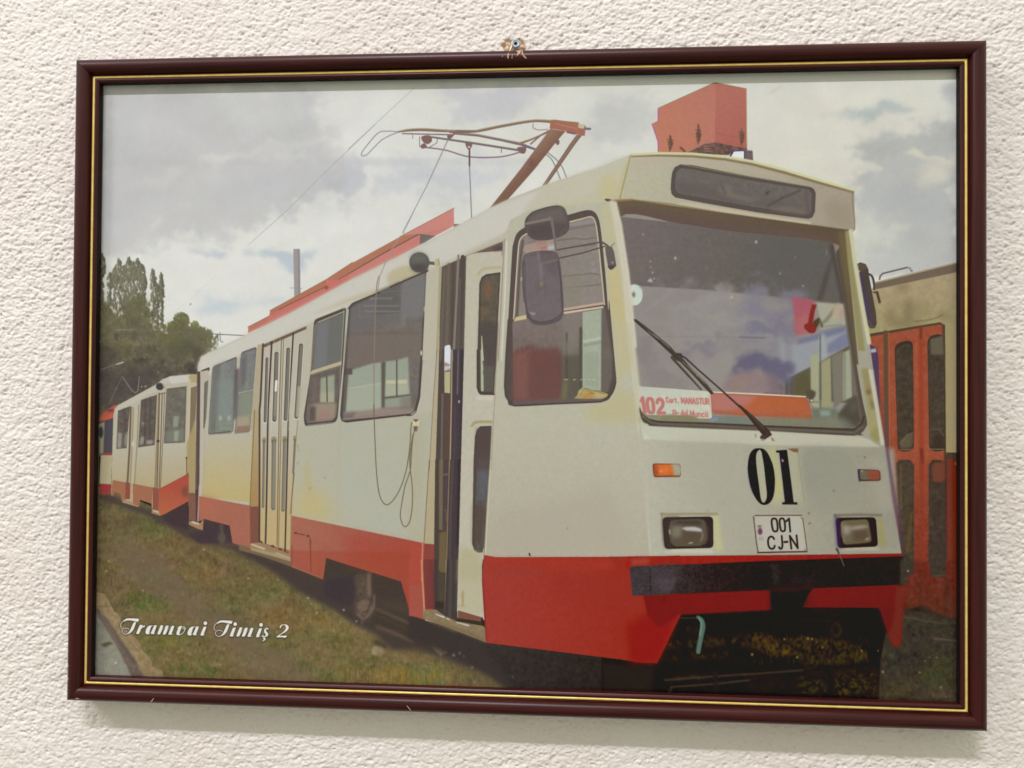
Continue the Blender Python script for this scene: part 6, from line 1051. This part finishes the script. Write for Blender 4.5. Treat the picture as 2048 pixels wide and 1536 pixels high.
    # sill rubber and right pillar
    cP.l([208, 1030, 250, 1072, 330, 1092, 700, 1104, 1150, 1128, 1700, 1150, 1840, 1158, 1905, 1110, 1925, 1050], 10, (66, 56, 52), b=.7); cP.l([215, 1050, 270, 1095, 340, 1110, 700, 1122, 1150, 1146, 1700, 1170, 1850, 1178, 1920, 1130], 12, (108, 98, 88), b=1); cP.l([80, 0, 165, 830, 205, 1060, 270, 1118, 345, 1134, 1150, 1170, 1850, 1198], 6, (66, 54, 48), b=.6)
    cP.l([1770, 180, 1800, 420, 1870, 880, 1900, 1060], 18, (104, 96, 82), b=1, a=.7); cO.f([1760, 775, 1890, 684, 1905, 800, 1900, 900, 1800, 790], (98, 82, 62), b=2); cO.f([1800, 690, 1860, 690, 1880, 900, 1905, 1250, 1860, 1100, 1830, 860], (108, 94, 66), b=2)
    cO.f([1858, 690, 1886, 686, 1912, 900, 1970, 1300, 2010, 1600, 1960, 1600, 1920, 1250, 1875, 900], (146, 138, 96), b=1); cR.f([1545, -20, 1645, -20, 1720, 480, 1790, 880, 1745, 930, 1680, 830, 1640, 740, 1630, 560, 1590, 250], (152, 144, 104), col2=(160, 154, 110), g=(1600, 0, 1720, 850), b=.8); cR.l([1600, 0, 1640, 220, 1690, 500], 26, (132, 124, 84), b=2, a=.7); cR.f([1655, 830, 1750, 700, 1790, 890, 1740, 930], (144, 136, 84), b=2.5, a=.8); cR.e(1645, 275, 32, 36, (120, 100, 70), b=2.5); cR.e(1635, 215, 26, 22, (160, 120, 76), b=3, a=.8); cR.f([1665, 370, 1700, 400, 1730, 500, 1680, 480], (122, 114, 76), b=2.5)
    cO.l([1900, 690, 1930, 900, 1985, 1230, 2040, 1536], 30, (196, 194, 158), b=.8); cR.f([1640, -10, 1702, -10, 1770, 440, 1850, 950, 1800, 965, 1742, 560], (192, 188, 168), b=.8); cR.l([1705, 0, 1772, 440, 1852, 950, 1925, 1540], 5, (206, 204, 186), a=.5)
    cO.l([112, 480, 150, 640, 205, 1000, 240, 1340, 262, 1560], 32, (204, 200, 180), b=1.2); cP.l([50, 0, 90, 420, 130, 900, 165, 1150], 50, (196, 192, 170), b=2.5, a=.9); cP.l([86, 30, 130, 520, 172, 850, 205, 1070], 6, (70, 58, 50), b=.7)
    # ledge below the screen
    cQ.f([205, 640, 300, 690, 400, 715, 1180, 750, 1960, 780, 3080, 850, 3180, 880, 3300, 960, 3340, 985, 1900, 965, 1400, 935, 600, 915, 300, 880], (194, 195, 176), col2=(184, 180, 160), g=(300, 800, 3200, 900), b=1); cQ.l([300, 885, 600, 912, 1400, 938, 1700, 965, 2300, 975, 3340, 990], 8, (166, 164, 142), b=1.4, a=.8); cQ.l([240, 600, 265, 780, 300, 880], 6, (160, 156, 128), b=.8); cQ.f([300, 820, 360, 860, 420, 890, 300, 890], (206, 206, 188), b=2)
    cS.f([20, 100, 600, 130, 1500, 170, 2048, 180, 2600, 190, 2650, 1200, 2400, 1240, 60, 1280], (181, 179, 160), col2=(150, 146, 130), g=(100, 500, 2500, 600), b=3, n=1); cS.f([380, 160, 1100, 160, 1150, 800, 900, 1150, 780, 800, 420, 480], (170, 168, 150), b=16, a=.7); cR.f([780, 990, 1310, 990, 1460, 1180, 1520, 1536, 800, 1536], (146, 146, 130), b=7, a=.8); cT.f([170, 60, 560, 60, 760, 300, 700, 640, 300, 640], (150, 148, 132), b=12, a=.7); cT.f([900, 60, 1080, 60, 1180, 600, 1000, 620], (164, 158, 140), b=8, a=.7)  # darker rightwards, with less glass haze painted into the white
    cS.l([60, 400, 95, 1270], 12, (196, 194, 172), b=2, a=.7); cS.l([420, 480, 560, 510, 650, 550], 5, (192, 190, 170), b=1, a=.6); cU.l([395, -100, 402, 160], 10, (196, 194, 172), b=1.5, a=.7)
    for x, y, r in ((1725, 850, 8), (1735, 955, 9), (1985, 625, 7), (690, 822, 6), (855, 745, 4), (230, 690, 4)): cS.e(x, y, r, r * 1.2, (122, 112, 90), b=.8, a=.8)
    for x, y, r in ((866, 72, 10), (295, 645, 8), (302, 745, 9), (550, 415, 7)): cT.e(x, y, r, r * 1.1, (112, 100, 80), b=.8)
    # wiper
    ru = (76, 67, 60)
    cP.f([140, 300, 165, 302, 300, 405, 420, 505, 470, 560, 515, 565, 520, 600, 600, 690, 700, 790, 765, 875, 742, 884, 690, 830, 590, 720, 500, 630, 450, 610, 425, 595, 440, 580, 300, 450, 150, 320], ru); cP.l([440, 600, 560, 730, 665, 845], [20, 18, 12], (82, 70, 64)); cP.l([240, 385, 330, 450], 5, (138, 128, 122)); cP.l([300, 415, 420, 520], 5, (132, 124, 112)); cP.l([520, 630, 640, 740, 700, 800], 5, (128, 118, 98)); cP.l([560, 650, 690, 790], 4, (140, 132, 118)); cP.e(635, 735, 8, 8, (134, 130, 106)); cP.l([150, 308, 440, 560, 745, 878], 5, (54, 46, 42))
    cP.l([478, 570, 540, 598, 640, 690, 800, 830, 960, 975], [16, 14, 13, 13, 16], (72, 58, 56)); cP.l([960, 970, 1040, 1045, 1100, 1110, 1170, 1185], [18, 34, 48, 62], (66, 50, 46)); cP.f([1165, 1165, 1205, 1178, 1212, 1196, 1180, 1215, 1150, 1240, 1128, 1232, 1122, 1210, 1140, 1200, 1170, 1190], (72, 52, 48)); cP.e(1140, 1216, 20, 22, (80, 58, 52)); cP.l([1030, 1020, 1150, 1150], 6, (96, 78, 72), b=.7)
    cP.f([1075, 1190, 1092, 1190, 1092, 1222, 1085, 1215], (150, 144, 126), b=.6); cP.f([1205, 1210, 1220, 1222, 1238, 1246, 1212, 1240], (132, 122, 104), b=.6); cP.l([1095, 1225, 1200, 1240], 6, (206, 204, 186), b=.8)

def paint_lamps():
    # direction lamps
    cS.rr([125, 340, 412, 342, 420, 472, 138, 478], 30, (104, 58, 40)); cS.rr([140, 348, 405, 348, 412, 462, 150, 468], 24, (198, 104, 56), n=3); cS.f([325, 346, 345, 460, 408, 462, 420, 420, 405, 348], (166, 160, 138), b=1); cS.l([320, 350, 345, 460], 16, (196, 132, 66), b=1.5); cS.e(255, 405, 60, 36, (222, 118, 56), b=3); cS.f([140, 350, 170, 350, 185, 465, 150, 468], (160, 76, 48), b=2.5); cS.e(215, 420, 12, 10, (226, 162, 104), b=1.5); cS.l([150, 474, 405, 472], 9, (112, 54, 40), b=1); cS.e(396, 360, 6, 6, (140, 130, 108))
    cT.rr([790, 190, 1022, 204, 1032, 312, 806, 318], 26, (70, 52, 54)); cT.rr([812, 200, 1012, 212, 1018, 298, 822, 302], 20, (106, 98, 80), n=2); cT.f([905, 205, 1010, 212, 1020, 240, 1016, 298, 905, 298], (146, 70, 50), b=3); cT.e(838, 212, 9, 8, (166, 160, 150), b=1); cT.l([800, 200, 812, 316], 12, (60, 44, 78), b=1)
    # headlamps
    cS.f([740, 860, 800, 850, 850, 1220, 800, 1250, 740, 1210], (188, 184, 142), b=3); cS.f([250, 1215, 740, 1215, 760, 1260, 260, 1250], (196, 194, 170), b=2); cS.l([215, 858, 500, 856, 790, 856], 22, (152, 138, 106), b=1.4); cS.l([222, 850, 240, 1130], 10, (124, 112, 90), b=1.5)
    cS.rr([228, 890, 748, 882, 752, 1205, 250, 1216], 48, (54, 42, 42)); cS.rr([232, 894, 420, 890, 330, 1205, 252, 1212], 44, (64, 52, 50), b=3)
    cS.f([300, 980, 312, 930, 360, 915, 600, 905, 655, 920, 675, 980, 685, 1100, 660, 1160, 610, 1185, 360, 1188, 315, 1150, 300, 1060], (94, 84, 70), b=.8); cS.f([330, 950, 400, 925, 600, 918, 640, 950, 600, 970, 420, 960], (72, 62, 52), b=2.5); cS.f([320, 990, 420, 980, 420, 1090, 330, 1100], (124, 118, 102), b=3); cS.f([420, 1002, 470, 990, 560, 988, 620, 1005, 640, 1035, 610, 1040, 540, 1032, 480, 1030], (184, 184, 180), b=1.6); cS.f([440, 1040, 620, 1050, 630, 1140, 450, 1150], (92, 78, 64), b=3.5); cS.l([300, 1020, 306, 1060], 10, (190, 184, 164), b=1); cS.l([500, 1158, 535, 1150], 10, (204, 196, 176), b=1); cS.l([620, 1130, 640, 1090, 636, 1050], 10, (150, 138, 116), b=1.2); cS.l([345, 1170, 600, 1168], 14, (96, 84, 56), b=1.5); cS.l([662, 930, 690, 1000, 690, 1120, 660, 1165], 12, (86, 72, 62), b=1)
    cT.f([1000, 670, 1042, 680, 1085, 970, 1060, 990, 1005, 970], (152, 146, 98), b=2.5); cT.f([600, 1000, 1000, 990, 1020, 1020, 610, 1020], (180, 174, 146), b=2); cT.l([558, 668, 800, 658, 1035, 664], 24, (118, 110, 94), b=1.8); cT.l([560, 660, 575, 690], 20, (112, 106, 104), b=1.5)
    cT.rr([566, 690, 980, 684, 1004, 985, 592, 1003], 44, (40, 24, 26)); cT.f([560, 690, 600, 690, 625, 1000, 590, 1005], (62, 36, 92), b=3, a=.9); cT.rr([620, 720, 900, 706, 940, 940, 650, 968], 40, (108, 98, 78), b=.8); cT.f([640, 770, 720, 760, 720, 850, 650, 860], (152, 140, 130), b=3); cT.f([720, 790, 800, 770, 880, 768, 900, 790, 800, 815, 730, 815], (168, 150, 142), b=2.5); cT.f([740, 820, 900, 805, 915, 920, 760, 945], (92, 76, 60), b=4); cT.f([660, 730, 880, 715, 900, 750, 680, 765], (100, 96, 62), b=2.5); cT.l([880, 915, 905, 900], 14, (184, 164, 120), b=1.2); cT.l([630, 740, 632, 860, 660, 940], 9, (150, 142, 92), b=1.2); cT.l([650, 950, 880, 935], 12, (98, 92, 58), b=1.5)
    # bumper and apron
    c0.f([1255, 1112, 1620, 1109, 1803, 1106.5, 1806, 1120, 1300, 1132, 1250, 1138], (156, 40, 30), col2=(140, 30, 22), g=(1300, 1120, 1800, 1115), n=1.5); c0.l([1220, 1113.5, 1299, 1112.5, 1620, 1109.5, 1803, 1107], 2, (120, 40, 34), b=.6, a=.6); cU.f([220, 190, 400, 170, 400, 240, 215, 255], (158, 74, 66), b=3, a=.8)
    cU.f([340, 560, 640, 545, 1640, 505, 1660, 712, 700, 762, 500, 900, 380, 760], (122, 27, 18), b=1.5, n=2)
    cV.f([330, 480, 390, 350, 440, 285, 1200, 255, 1340, 250, 1400, 262, 1365, 500, 1340, 860, 1310, 886, 1270, 886, 1245, 860, 1195, 720, 1130, 520, 1105, 485, 800, 482], (112, 22, 14), n=2); cV.f([1290, 262, 1410, 262, 1362, 510, 1340, 860, 1310, 884, 1270, 884, 1230, 820, 1205, 730, 1260, 560], (112, 44, 36), b=2.5); cV.f([1130, 480, 1260, 440, 1230, 700, 1200, 730], (98, 20, 8), b=4, a=.8); cV.f([440, 300, 700, 290, 800, 440, 400, 470], (120, 26, 18), b=8, a=.7)  # greyer right leg has the glass haze painted in
    cU.f([198, 268, 400, 258, 1000, 236, 1640, 208, 3050, 160, 3000, 452, 1640, 500, 640, 548, 225, 568], (66, 57, 60), col2=(34, 20, 20), g=(300, 400, 1500, 380), n=2.5); cU.f([400, 265, 720, 250, 680, 440, 600, 545, 420, 555], (74, 64, 68), b=6, a=.8); cU.f([480, 390, 690, 385, 640, 500, 580, 545, 500, 470], (80, 70, 74), b=2.5, a=.8); cU.l([410, 280, 412, 545], 10, (44, 36, 36), b=1); cU.f([1640, 230, 1720, 230, 1760, 460, 1660, 480], (46, 44, 40), b=3, a=.8); cU.f([1800, 380, 2100, 360, 2100, 470, 1800, 485], (48, 42, 48), b=4, a=.6)  # paler left end: glass haze painted into the bumper colour
    cT.f([1225, 1130, 1290, 1060, 1370, 1150, 1370, 1250, 1310, 1285, 1300, 1370, 1220, 1388], (62, 56, 48), b=2); cT.l([1215, 1118, 1220, 1385], 8, (38, 26, 20), b=1.2); cT.e(1310, 1235, 11, 10, (150, 144, 126), b=.8)
    x0, y0, x1, y1 = window(to_sheet(cU.P([200, 160, 3050, 120, 3050, 560, 200, 560])), 0)
    s = IMG[y0:y1, x0:x1]; dkm = np.clip((95 - s.max(-1, keepdims=True)) / 30, 0, 1); s += dkm * noise(1.1, 1.1, 76)[y0:y1, x0:x1, None] * 3.2
    cU.f([1650, 500, 1990, 490, 2010, 640, 1930, 700, 1650, 720], (30, 16, 12), b=5); cU.f([1660, 540, 1880, 530, 1880, 720, 1660, 720], (22, 13, 10), b=2.5); cV.l([0, 300, 200, 300, 430, 285], 30, (70, 22, 14), b=3)
    cT.l([580, 1010, 610, 1070, 655, 1185], [18, 12, 10], (104, 92, 74), b=.6); cT.l([578, 1010, 600, 1050], 14, (66, 44, 40), b=.7)
    cT.f([1082, -5, 1105, -5, 1180, 420, 1270, 1050, 1250, 1052, 1150, 520], (84, 52, 80), b=1.5, a=.6); cR.f([1710, 0, 1740, 0, 1900, 900, 1925, 1300, 1860, 950], (100, 66, 78), b=2, a=.6)

# ------------------------------------------------------------------ lettering
def strokes(sheet, box, glyph, w, col, **kw):
    # box: four corners (tl, tr, br, bl) of the letter cell; glyph strokes in a 0..1 square, y down
    q = np.asarray(box, float).reshape(4, 2)
    for st in glyph:
        p = np.asarray(st, float).reshape(-1, 2); u, v = p[:, :1], p[:, 1:]
        xy = (1 - v) * ((1 - u) * q[0] + u * q[1]) + v * ((1 - u) * q[3] + u * q[2])
        sheet.l(xy.ravel(), w, col, **kw)
_t = np.linspace(0, 2 * np.pi, 25)
OV = [np.c_[.5 + .5 * np.cos(_t), .5 + .5 * np.sin(_t)].ravel()]
SO = [np.c_[.5 + .5 * np.sign(np.cos(_t)) * np.abs(np.cos(_t)) ** .6, .5 + .5 * np.sign(np.sin(_t)) * np.abs(np.sin(_t)) ** .75].ravel()]
GL = {'0': SO, 'O': SO, 'o': [np.c_[.5 + .45 * np.cos(_t), .68 + .32 * np.sin(_t)].ravel()], '1': [[.1, .2, .6, .02, .6, 1]], 'C': [[.95, .22, .8, .06, .5, 0, .2, .08, .02, .3, 0, .5, .02, .7, .2, .92, .5, 1, .8, .94, .97, .76]], 'J': [[.7, 0, .7, .75, .6, .93, .4, 1, .15, .95, .05, .85]], '-': [[.05, .5, .95, .5]], 'N': [[0, 1, 0, 0, 1, 1, 1, 0]],
      'M': [[0, 1, 0, 0, .5, .75, 1, 0, 1, 1]], 'A': [[0, 1, .5, 0, 1, 1], [.2, .68, .8, .68]], 'S': [[.95, .18, .7, .02, .3, .02, .05, .18, .1, .4, .5, .5, .9, .6, .95, .82, .7, .98, .3, .98, .03, .82]], 'T': [[0, 0, 1, 0], [.5, 0, .5, 1]], 'U': [[0, 0, 0, .75, .2, .97, .5, 1, .8, .97, 1, .75, 1, 0]], 'R': [[0, 1, 0, 0, .7, 0, .95, .12, .95, .4, .7, .52, 0, .52], [.5, .52, 1, 1]], 'L': [[0, 0, 0, 1, 1, 1]], 'B': [[0, 1, 0, 0, .7, 0, .95, .12, .95, .38, .7, .48, 0, .48], [.7, .48, 1, .62, 1, .88, .7, 1, 0, 1]], 'P': [[0, 1, 0, 0, .7, 0, 1, .15, 1, .4, .7, .55, 0, .55]],
      'a': [[.9, 1, .9, .42, .9, .75, .7, .98, .3, .98, .08, .75, .1, .55, .4, .38, .75, .4, .9, .52]], 'r': [[.1, 1, .1, .38], [.1, .6, .35, .42, .9, .4]], 't': [[.45, .1, .45, .85, .65, .98, .95, .96], [.1, .38, .9, .38]], '.': [[.4, .95, .6, .95]], 'u': [[.08, .38, .08, .8, .3, .98, .65, .95, .92, .75], [.92, .38, .92, 1]], 'n': [[.08, 1, .08, .38], [.08, .6, .35, .4, .7, .42, .92, .6, .92, 1]], 'c': [[.9, .5, .6, .38, .25, .42, .05, .68, .25, .95, .6, .99, .92, .86]], 'i': [[.5, .4, .5, 1], [.48, .14, .52, .14]], 'd': [[.9, 0, .9, 1], [.9, .6, .6, .38, .25, .42, .06, .68, .25, .95, .6, .99, .9, .8]], 'e': [[.1, .66, .9, .66, .8, .44, .5, .37, .2, .45, .05, .68, .25, .95, .6, .99, .9, .88]], 'l': [[.5, 0, .5, 1]], '2': [[.05, .28, .15, .1, .45, 0, .8, .08, .95, .28, .8, .52, .3, .78, .05, 1, 1, 1]]}
def text(sheet, p, s, adv, h, wd, slant, slope, w, col, **kw):
    x, y = p
    for ch in s:
        if ch != ' ':
            k = {'i': .3, 'l': .3, '.': .3, '1': .6, 'M': 1.2, '-': .7, 't': .7, 'r': .75}.get(ch, 1.0)
            ww = wd * k
            b = [x, y, x + ww, y + ww * slope, x + ww + slant * h, y + ww * slope + h, x + slant * h, y + h]
            strokes(sheet, b, GL[ch], w, col, **kw)
            x += ww + adv; y += (ww + adv) * slope
        else:
            x += wd * .7; y += wd * .7 * slope

def paint_numbers():
    rd = (188, 122, 114)
    text(cQ, (262, 350), '1', 30, 190, 70, .16, .04, 46, rd, b=.5); text(cQ, (342, 362), '0', 30, 180, 76, .1, .04, 44, rd, b=.5); text(cQ, (466, 366), '2', 30, 180, 84, .1, .04, 44, rd, b=.5)
    text(cQ, (588, 346), 'Cart', 13, 66, 26, .12, .04, 15, rd, b=.4); text(cQ, (738, 360), '.', 10, 60, 20, .12, .04, 14, rd, b=.4); text(cQ, (782, 352), 'MANASTUR', 14, 72, 31, .1, .035, 16, rd, b=.4)
    text(cQ, (676, 512), 'B-', 10, 66, 36, .1, .03, 16, rd, b=.5); text(cQ, (776, 508), 'dul', 12, 72, 26, .1, .03, 14, rd, b=.4); text(cQ, (898, 518), 'Muncii', 12, 74, 34, .06, .03, 15, rd, b=.4); cQ.f([520, 600, 600, 570, 700, 575, 760, 590, 960, 590, 960, 640, 520, 630], (136, 132, 100), b=2, a=.85)
    # big fleet number on its paper
    cAF.f([480, 100, 740, 105, 825, 800, 520, 835, 420, 840], (176, 174, 142), b=5, a=.6); cAF.f([350, 90, 450, 90, 520, 700, 440, 830, 410, 800, 460, 600], (186, 182, 128), b=5, a=.85); cAF.f([440, 500, 530, 500, 545, 640, 470, 650], (184, 184, 114), b=4, a=.8)
    ink = (30, 17, 30)
    cAF.f([232, 100, 300, 112, 350, 160, 395, 250, 425, 340, 445, 480, 441, 630, 418, 740, 370, 808, 300, 828, 245, 800, 190, 730, 140, 620, 112, 500, 97, 380, 104, 260, 130, 165, 175, 115], ink, sm=1, n=4); cAF.f([248, 122, 272, 150, 285, 210, 305, 330, 325, 520, 342, 690, 330, 765, 300, 797, 275, 775, 258, 700, 240, 560, 218, 400, 204, 250, 212, 165], (172, 170, 144), sm=1)
    cAF.l([100, 350, 115, 520, 160, 680], 8, (62, 40, 100), b=1.2, a=.5)
    cAF.f([460, 131, 600, 120, 645, 460, 686, 790, 733, 794, 737, 824, 540, 822, 536, 795, 572, 790, 540, 500, 500, 160, 462, 157], ink, n=4); cAF.l([505, 170, 545, 500, 575, 780], 8, (64, 42, 104), b=1.2, a=.5); cAF.e(545, 262, 11, 16, (190, 178, 196), b=.8); cAF.e(536, 242, 6, 6, (170, 160, 170), b=.6)
    cAF.l([742, 170, 780, 480, 828, 800], 6, (142, 128, 106), b=.7); cAF.f([606, 106, 740, 106, 745, 170, 725, 150, 690, 152, 660, 135], (112, 86, 60), b=.8); cAF.f([640, 112, 735, 112, 735, 140, 690, 138], (128, 96, 64), b=1.5); cAF.l([440, 845, 540, 836, 820, 806], 6, (160, 156, 130), b=1, a=.7)
    # licence plate
    cAF.f([165, 962, 180, 955, 790, 957, 805, 985, 862, 1425, 850, 1440, 235, 1446, 220, 1430], (176, 174, 158), n=1.2); cAF.f([200, 990, 780, 985, 830, 1400, 250, 1410], (182, 178, 164), b=6)
    cAF.l([190, 962, 500, 960, 788, 960], 11, (82, 40, 36), b=.5); cAF.l([170, 975, 190, 1130, 205, 1280, 228, 1425], 11, (60, 42, 38), b=.5); cAF.l([225, 1438, 500, 1430, 850, 1425], 17, (62, 30, 28), b=.5); cAF.l([800, 990, 830, 1200, 858, 1420], 9, (62, 44, 36), b=.5)
    for x, y in ((180, 990), (790, 990), (235, 1420), (835, 1400)): cAF.e(x, y, 14, 13, (120, 92, 76), b=1); cAF.e(x + 8, y - 6, 8, 7, (206, 200, 184), b=.8)
    bk = (44, 30, 28)
    strokes(cAF, [396, 1002, 470, 1000, 486, 1165, 418, 1168], GL['0'], 24, bk); strokes(cAF, [500, 1000, 566, 998, 582, 1162, 518, 1166], GL['0'], 24, bk); strokes(cAF, [570, 1000, 640, 998, 654, 1168, 594, 1170], [[.22, .22, .8, .02, .8, 1]], 24, bk)
    strokes(cAF, [352, 1232, 436, 1228, 450, 1388, 364, 1394], GL['C'], 24, bk); strokes(cAF, [488, 1226, 552, 1222, 566, 1384, 496, 1392], GL['J'], 24, bk); strokes(cAF, [566, 1220, 610, 1220, 610, 1384, 566, 1384], [[.05, .5, .9, .48]], 27, bk); strokes(cAF, [636, 1222, 722, 1216, 738, 1380, 656, 1386], GL['N'], 24, bk)
    cAF.e(256, 1165, 30, 46, (118, 70, 84), b=1); cAF.e(262, 1170, 13, 20, (92, 60, 110), b=1); cAF.f([226, 1090, 272, 1088, 272, 1118, 230, 1120], (140, 120, 96), b=1); cAF.l([228, 1095, 268, 1094], 10, (116, 84, 66), b=.8)
    for x in (242, 258, 275, 292): cAF.l([x, 1240, x + 4, 1278], 9, (150, 142, 130), b=1)

def paint_caption():
    # slanted fat-face script; drawn as filled stems joined by hairlines, cream with a dark outline
    F = []; L = []
    def stem(x, y0, y1, w, s=.34, foot=1, head=1):
        d = (y1 - y0) * s
        pts = [x + d, y0 + (3 if head else 0), x + d + w * .5, y0 - 2, x + d + w, y0 + 2, x + w, y1 - 8, x + w * .72, y1 + 1, x + 3, y1, x - 2, y1 - 10]
        F.append(pts)
    def hair(a, w=5): L.append((a, w))
    def capT(ox, oy):
        F.append([ox + 118, oy + 100, ox + 150, oy + 90, ox + 200, oy + 90, ox + 275, oy + 97, ox + 270, oy + 112, ox + 262, oy + 130, ox + 235, oy + 126, ox + 185, oy + 116, ox + 145, oy + 114, ox + 116, oy + 122, ox + 95, oy + 138])
        hair([ox + 122, oy + 104, ox + 92, oy + 122, ox + 70, oy + 150, ox + 64, oy + 176, ox + 70, oy + 196, ox + 80, oy + 206], 8)
        F.append([ox + 205, oy + 150, ox + 220, oy + 133, ox + 240, oy + 135, ox + 228, oy + 175, ox + 208, oy + 222, ox + 178, oy + 254, ox + 146, oy + 270, ox + 112, oy + 274, ox + 140, oy + 262, ox + 164, oy + 236, ox + 184, oy + 196])
        hair([ox + 130, oy + 272, ox + 102, oy + 268, ox + 84, oy + 248, ox + 82, oy + 226, ox + 98, oy + 208, ox + 124, oy + 202, ox + 150, oy + 208, ox + 158, oy + 218], 8)
    def letter_a(x, y):
        F.append([x + 30, y + 12, x + 60, y, x + 96, y + 2, x + 100, y + 6, x + 72, y + 10, x + 58, y + 40, x + 46, y + 78, x + 44, y + 96, x + 26, y + 102, x + 6, y + 96, x, y + 78, x + 8, y + 44])
        stem(x + 66, y + 2, y + 98, 32, .33); hair([x + 40, y + 100, x + 60, y + 84, x + 82, y + 50], 5); hair([x + 92, y + 98, x + 112, y + 90], 6)
    def letter_i(x, y, dx=56, dy=-28):
        stem(x, y, y + 98, 33, .33); hair([x + 26, y + 98, x + 48, y + 84], 6)
        t = np.linspace(0, 2 * np.pi, 20, endpoint=False); F.append(list(np.c_[x + dx + 21 * np.cos(t), y + dy + 22 * np.sin(t)].ravel()))
    def letter_m(x, y):
        stem(x, y, y + 100, 32, .33); stem(x + 62, y + 4, y + 102, 32, .33); stem(x + 126, y + 6, y + 104, 33, .33)
        hair([x + 30, y + 92, x + 60, y + 40, x + 92, y + 6], 5); hair([x + 92, y + 94, x + 122, y + 42, x + 152, y + 10], 5); hair([x + 156, y + 104, x + 182, y + 94], 6)
    capT(0, 0); capT(1062, 24)
    stem(244, 168, 268, 33, .36); hair([270, 240, 292, 200, 318, 176], 5); F.append([300, 200, 316, 178, 334, 170, 342, 180, 330, 196, 318, 190, 306, 206])
    letter_a(346, 170)
    letter_m(484, 172)
    F.append([730, 184, 748, 176, 762, 180, 752, 210, 738, 246, 734, 272, 720, 282, 704, 278, 698, 262, 706, 232, 722, 196]); hair([722, 280, 752, 272, 782, 246, 796, 214, 792, 190, 778, 184, 770, 196, 782, 210, 806, 206], 9); hair([704, 206, 722, 192, 742, 180], 6)
    letter_a(824, 184)
    letter_i(974, 188, 54, -42)
    letter_i(1308, 198, 60, -42)
    letter_m(1384, 196)
    letter_i(1606, 206, 56, -42)
    F.append([1712, 202, 1734, 198, 1748, 210, 1742, 222, 1728, 212, 1718, 222, 1726, 244, 1742, 262, 1740, 284, 1716, 302, 1690, 306, 1672, 296, 1678, 280, 1694, 292, 1712, 286, 1712, 268, 1698, 248, 1696, 224]); hair([1668, 296, 1690, 268, 1710, 220], 5); hair([1735, 296, 1768, 286], 4)
    F.append([1688, 312, 1710, 314, 1712, 332, 1692, 348, 1666, 354, 1684, 340, 1694, 330, 1680, 322]); hair([1698, 304, 1692, 316], 6)
    F.append([1872, 198, 1882, 172, 1910, 158, 1948, 160, 1974, 180, 1972, 214, 1944, 244, 1906, 266, 1876, 286, 1912, 288, 1936, 286, 1958, 286, 1950, 302, 1932, 312, 1900, 306, 1836, 306, 1850, 288, 1890, 262, 1926, 232, 1942, 202, 1934, 172, 1912, 168, 1894, 182, 1886, 202])
    def put_all(col, grow, dx, dy, **kw):
        for a in F:
            P = np.array(a, float).reshape(-1, 2) + [dx, dy]; P = catmull(P, True, 5)
            cAD.f(P.ravel(), col, **kw)
            if grow: cAD.l(np.r_[P, P[:1]].ravel(), grow, col, **kw)
        for a, w in L:
            P = np.array(a, float).reshape(-1, 2) + [dx, dy]
            cAD.l(P.ravel(), w + (grow or 0), col, sm=1, **kw)
    put_all((54, 46, 38), 14, 1, 2, b=.9, a=.9)
    put_all((228, 226, 214), 0, 0, 0)

def finish():
    global IMG
    IMG = blur(IMG, 0.45)
    IMG += noise(0.8, 0.8, 91)[..., None] * 1.0 + noise(2.2, 2.2, 92)[..., None] * .25
    IMG += np.stack([noise(7, 7, 93), noise(7, 7, 94) * .4, noise(7, 7, 95)], -1) * .45
for fn in (paint_sky, paint_trees, paint_wires, paint_ground, paint_neighbour, paint_shade, paint_far_trams, paint_roof_gear, paint_tram_side, paint_front_door, paint_front, paint_front_side, paint_lamps, paint_rope, paint_numbers, paint_caption, finish):
    fn()

# light that reaches the sheet through the glass (measured on a white card in its place); what was drawn is
# divided by it; uneven glass haze and reflections stay painted in the colours
U, V = np.meshgrid(np.linspace(-1, 1, PW), np.linspace(-1, 1, PH))
LX = LIT[0] + LIT[1] * U + LIT[2] * V + LIT[3] * U * U + LIT[4] * V * V + LIT[5] * U * V
A = np.clip(IMG / 255.0, 0, 1)
A = np.where(A <= 0.04045, A / 12.92, ((A + 0.055) / 1.055) ** 2.4)
A = np.clip((A - VEIL) / (LX[..., None] * np.array(TINT)), 0.0012, 0.92).astype(np.float32)
img = bpy.data.images.new('tram_print', PW, PH, float_buffer=True, alpha=False)
img.colorspace_settings.name = 'Non-Color'
buf = np.ones((PH, PW, 4), np.float32); buf[..., :3] = A[::-1]
img.pixels.foreach_set(buf.ravel())
img.update(); img.pack()
ink, nt, p = material('printed_photo_paper')
tx = node(nt, 'ShaderNodeTexImage'); tx.image = img; tx.interpolation = 'Linear'; tx.extension = 'EXTEND'
uv = node(nt, 'ShaderNodeUVMap', uv_map='sheet')
nt.links.new(uv.outputs['UV'], tx.inputs['Vector'])
nt.links.new(tx.outputs['Color'], p.inputs['Base Color'])
p.inputs['Roughness'].default_value = 0.7
p.inputs['Specular IOR Level'].default_value = 0.1
o = slab('photo_print', SHX, SHZ, -0.01315, -0.0135, ink, picture)
ul = o.data.uv_layers.new(name='sheet')
for l in o.data.loops:
    c = o.data.vertices[l.vertex_index].co
    ul.data[l.index].uv = ((c.x + SHX) / (2 * SHX), (c.z - OH + SHZ) / (2 * SHZ))
tag(o, 'colour print of a white and red tram, captioned Tramvai Timis 2')
slab('glass_pane', 0.3430, 0.2447, -0.0138, -0.0144, glass, picture)
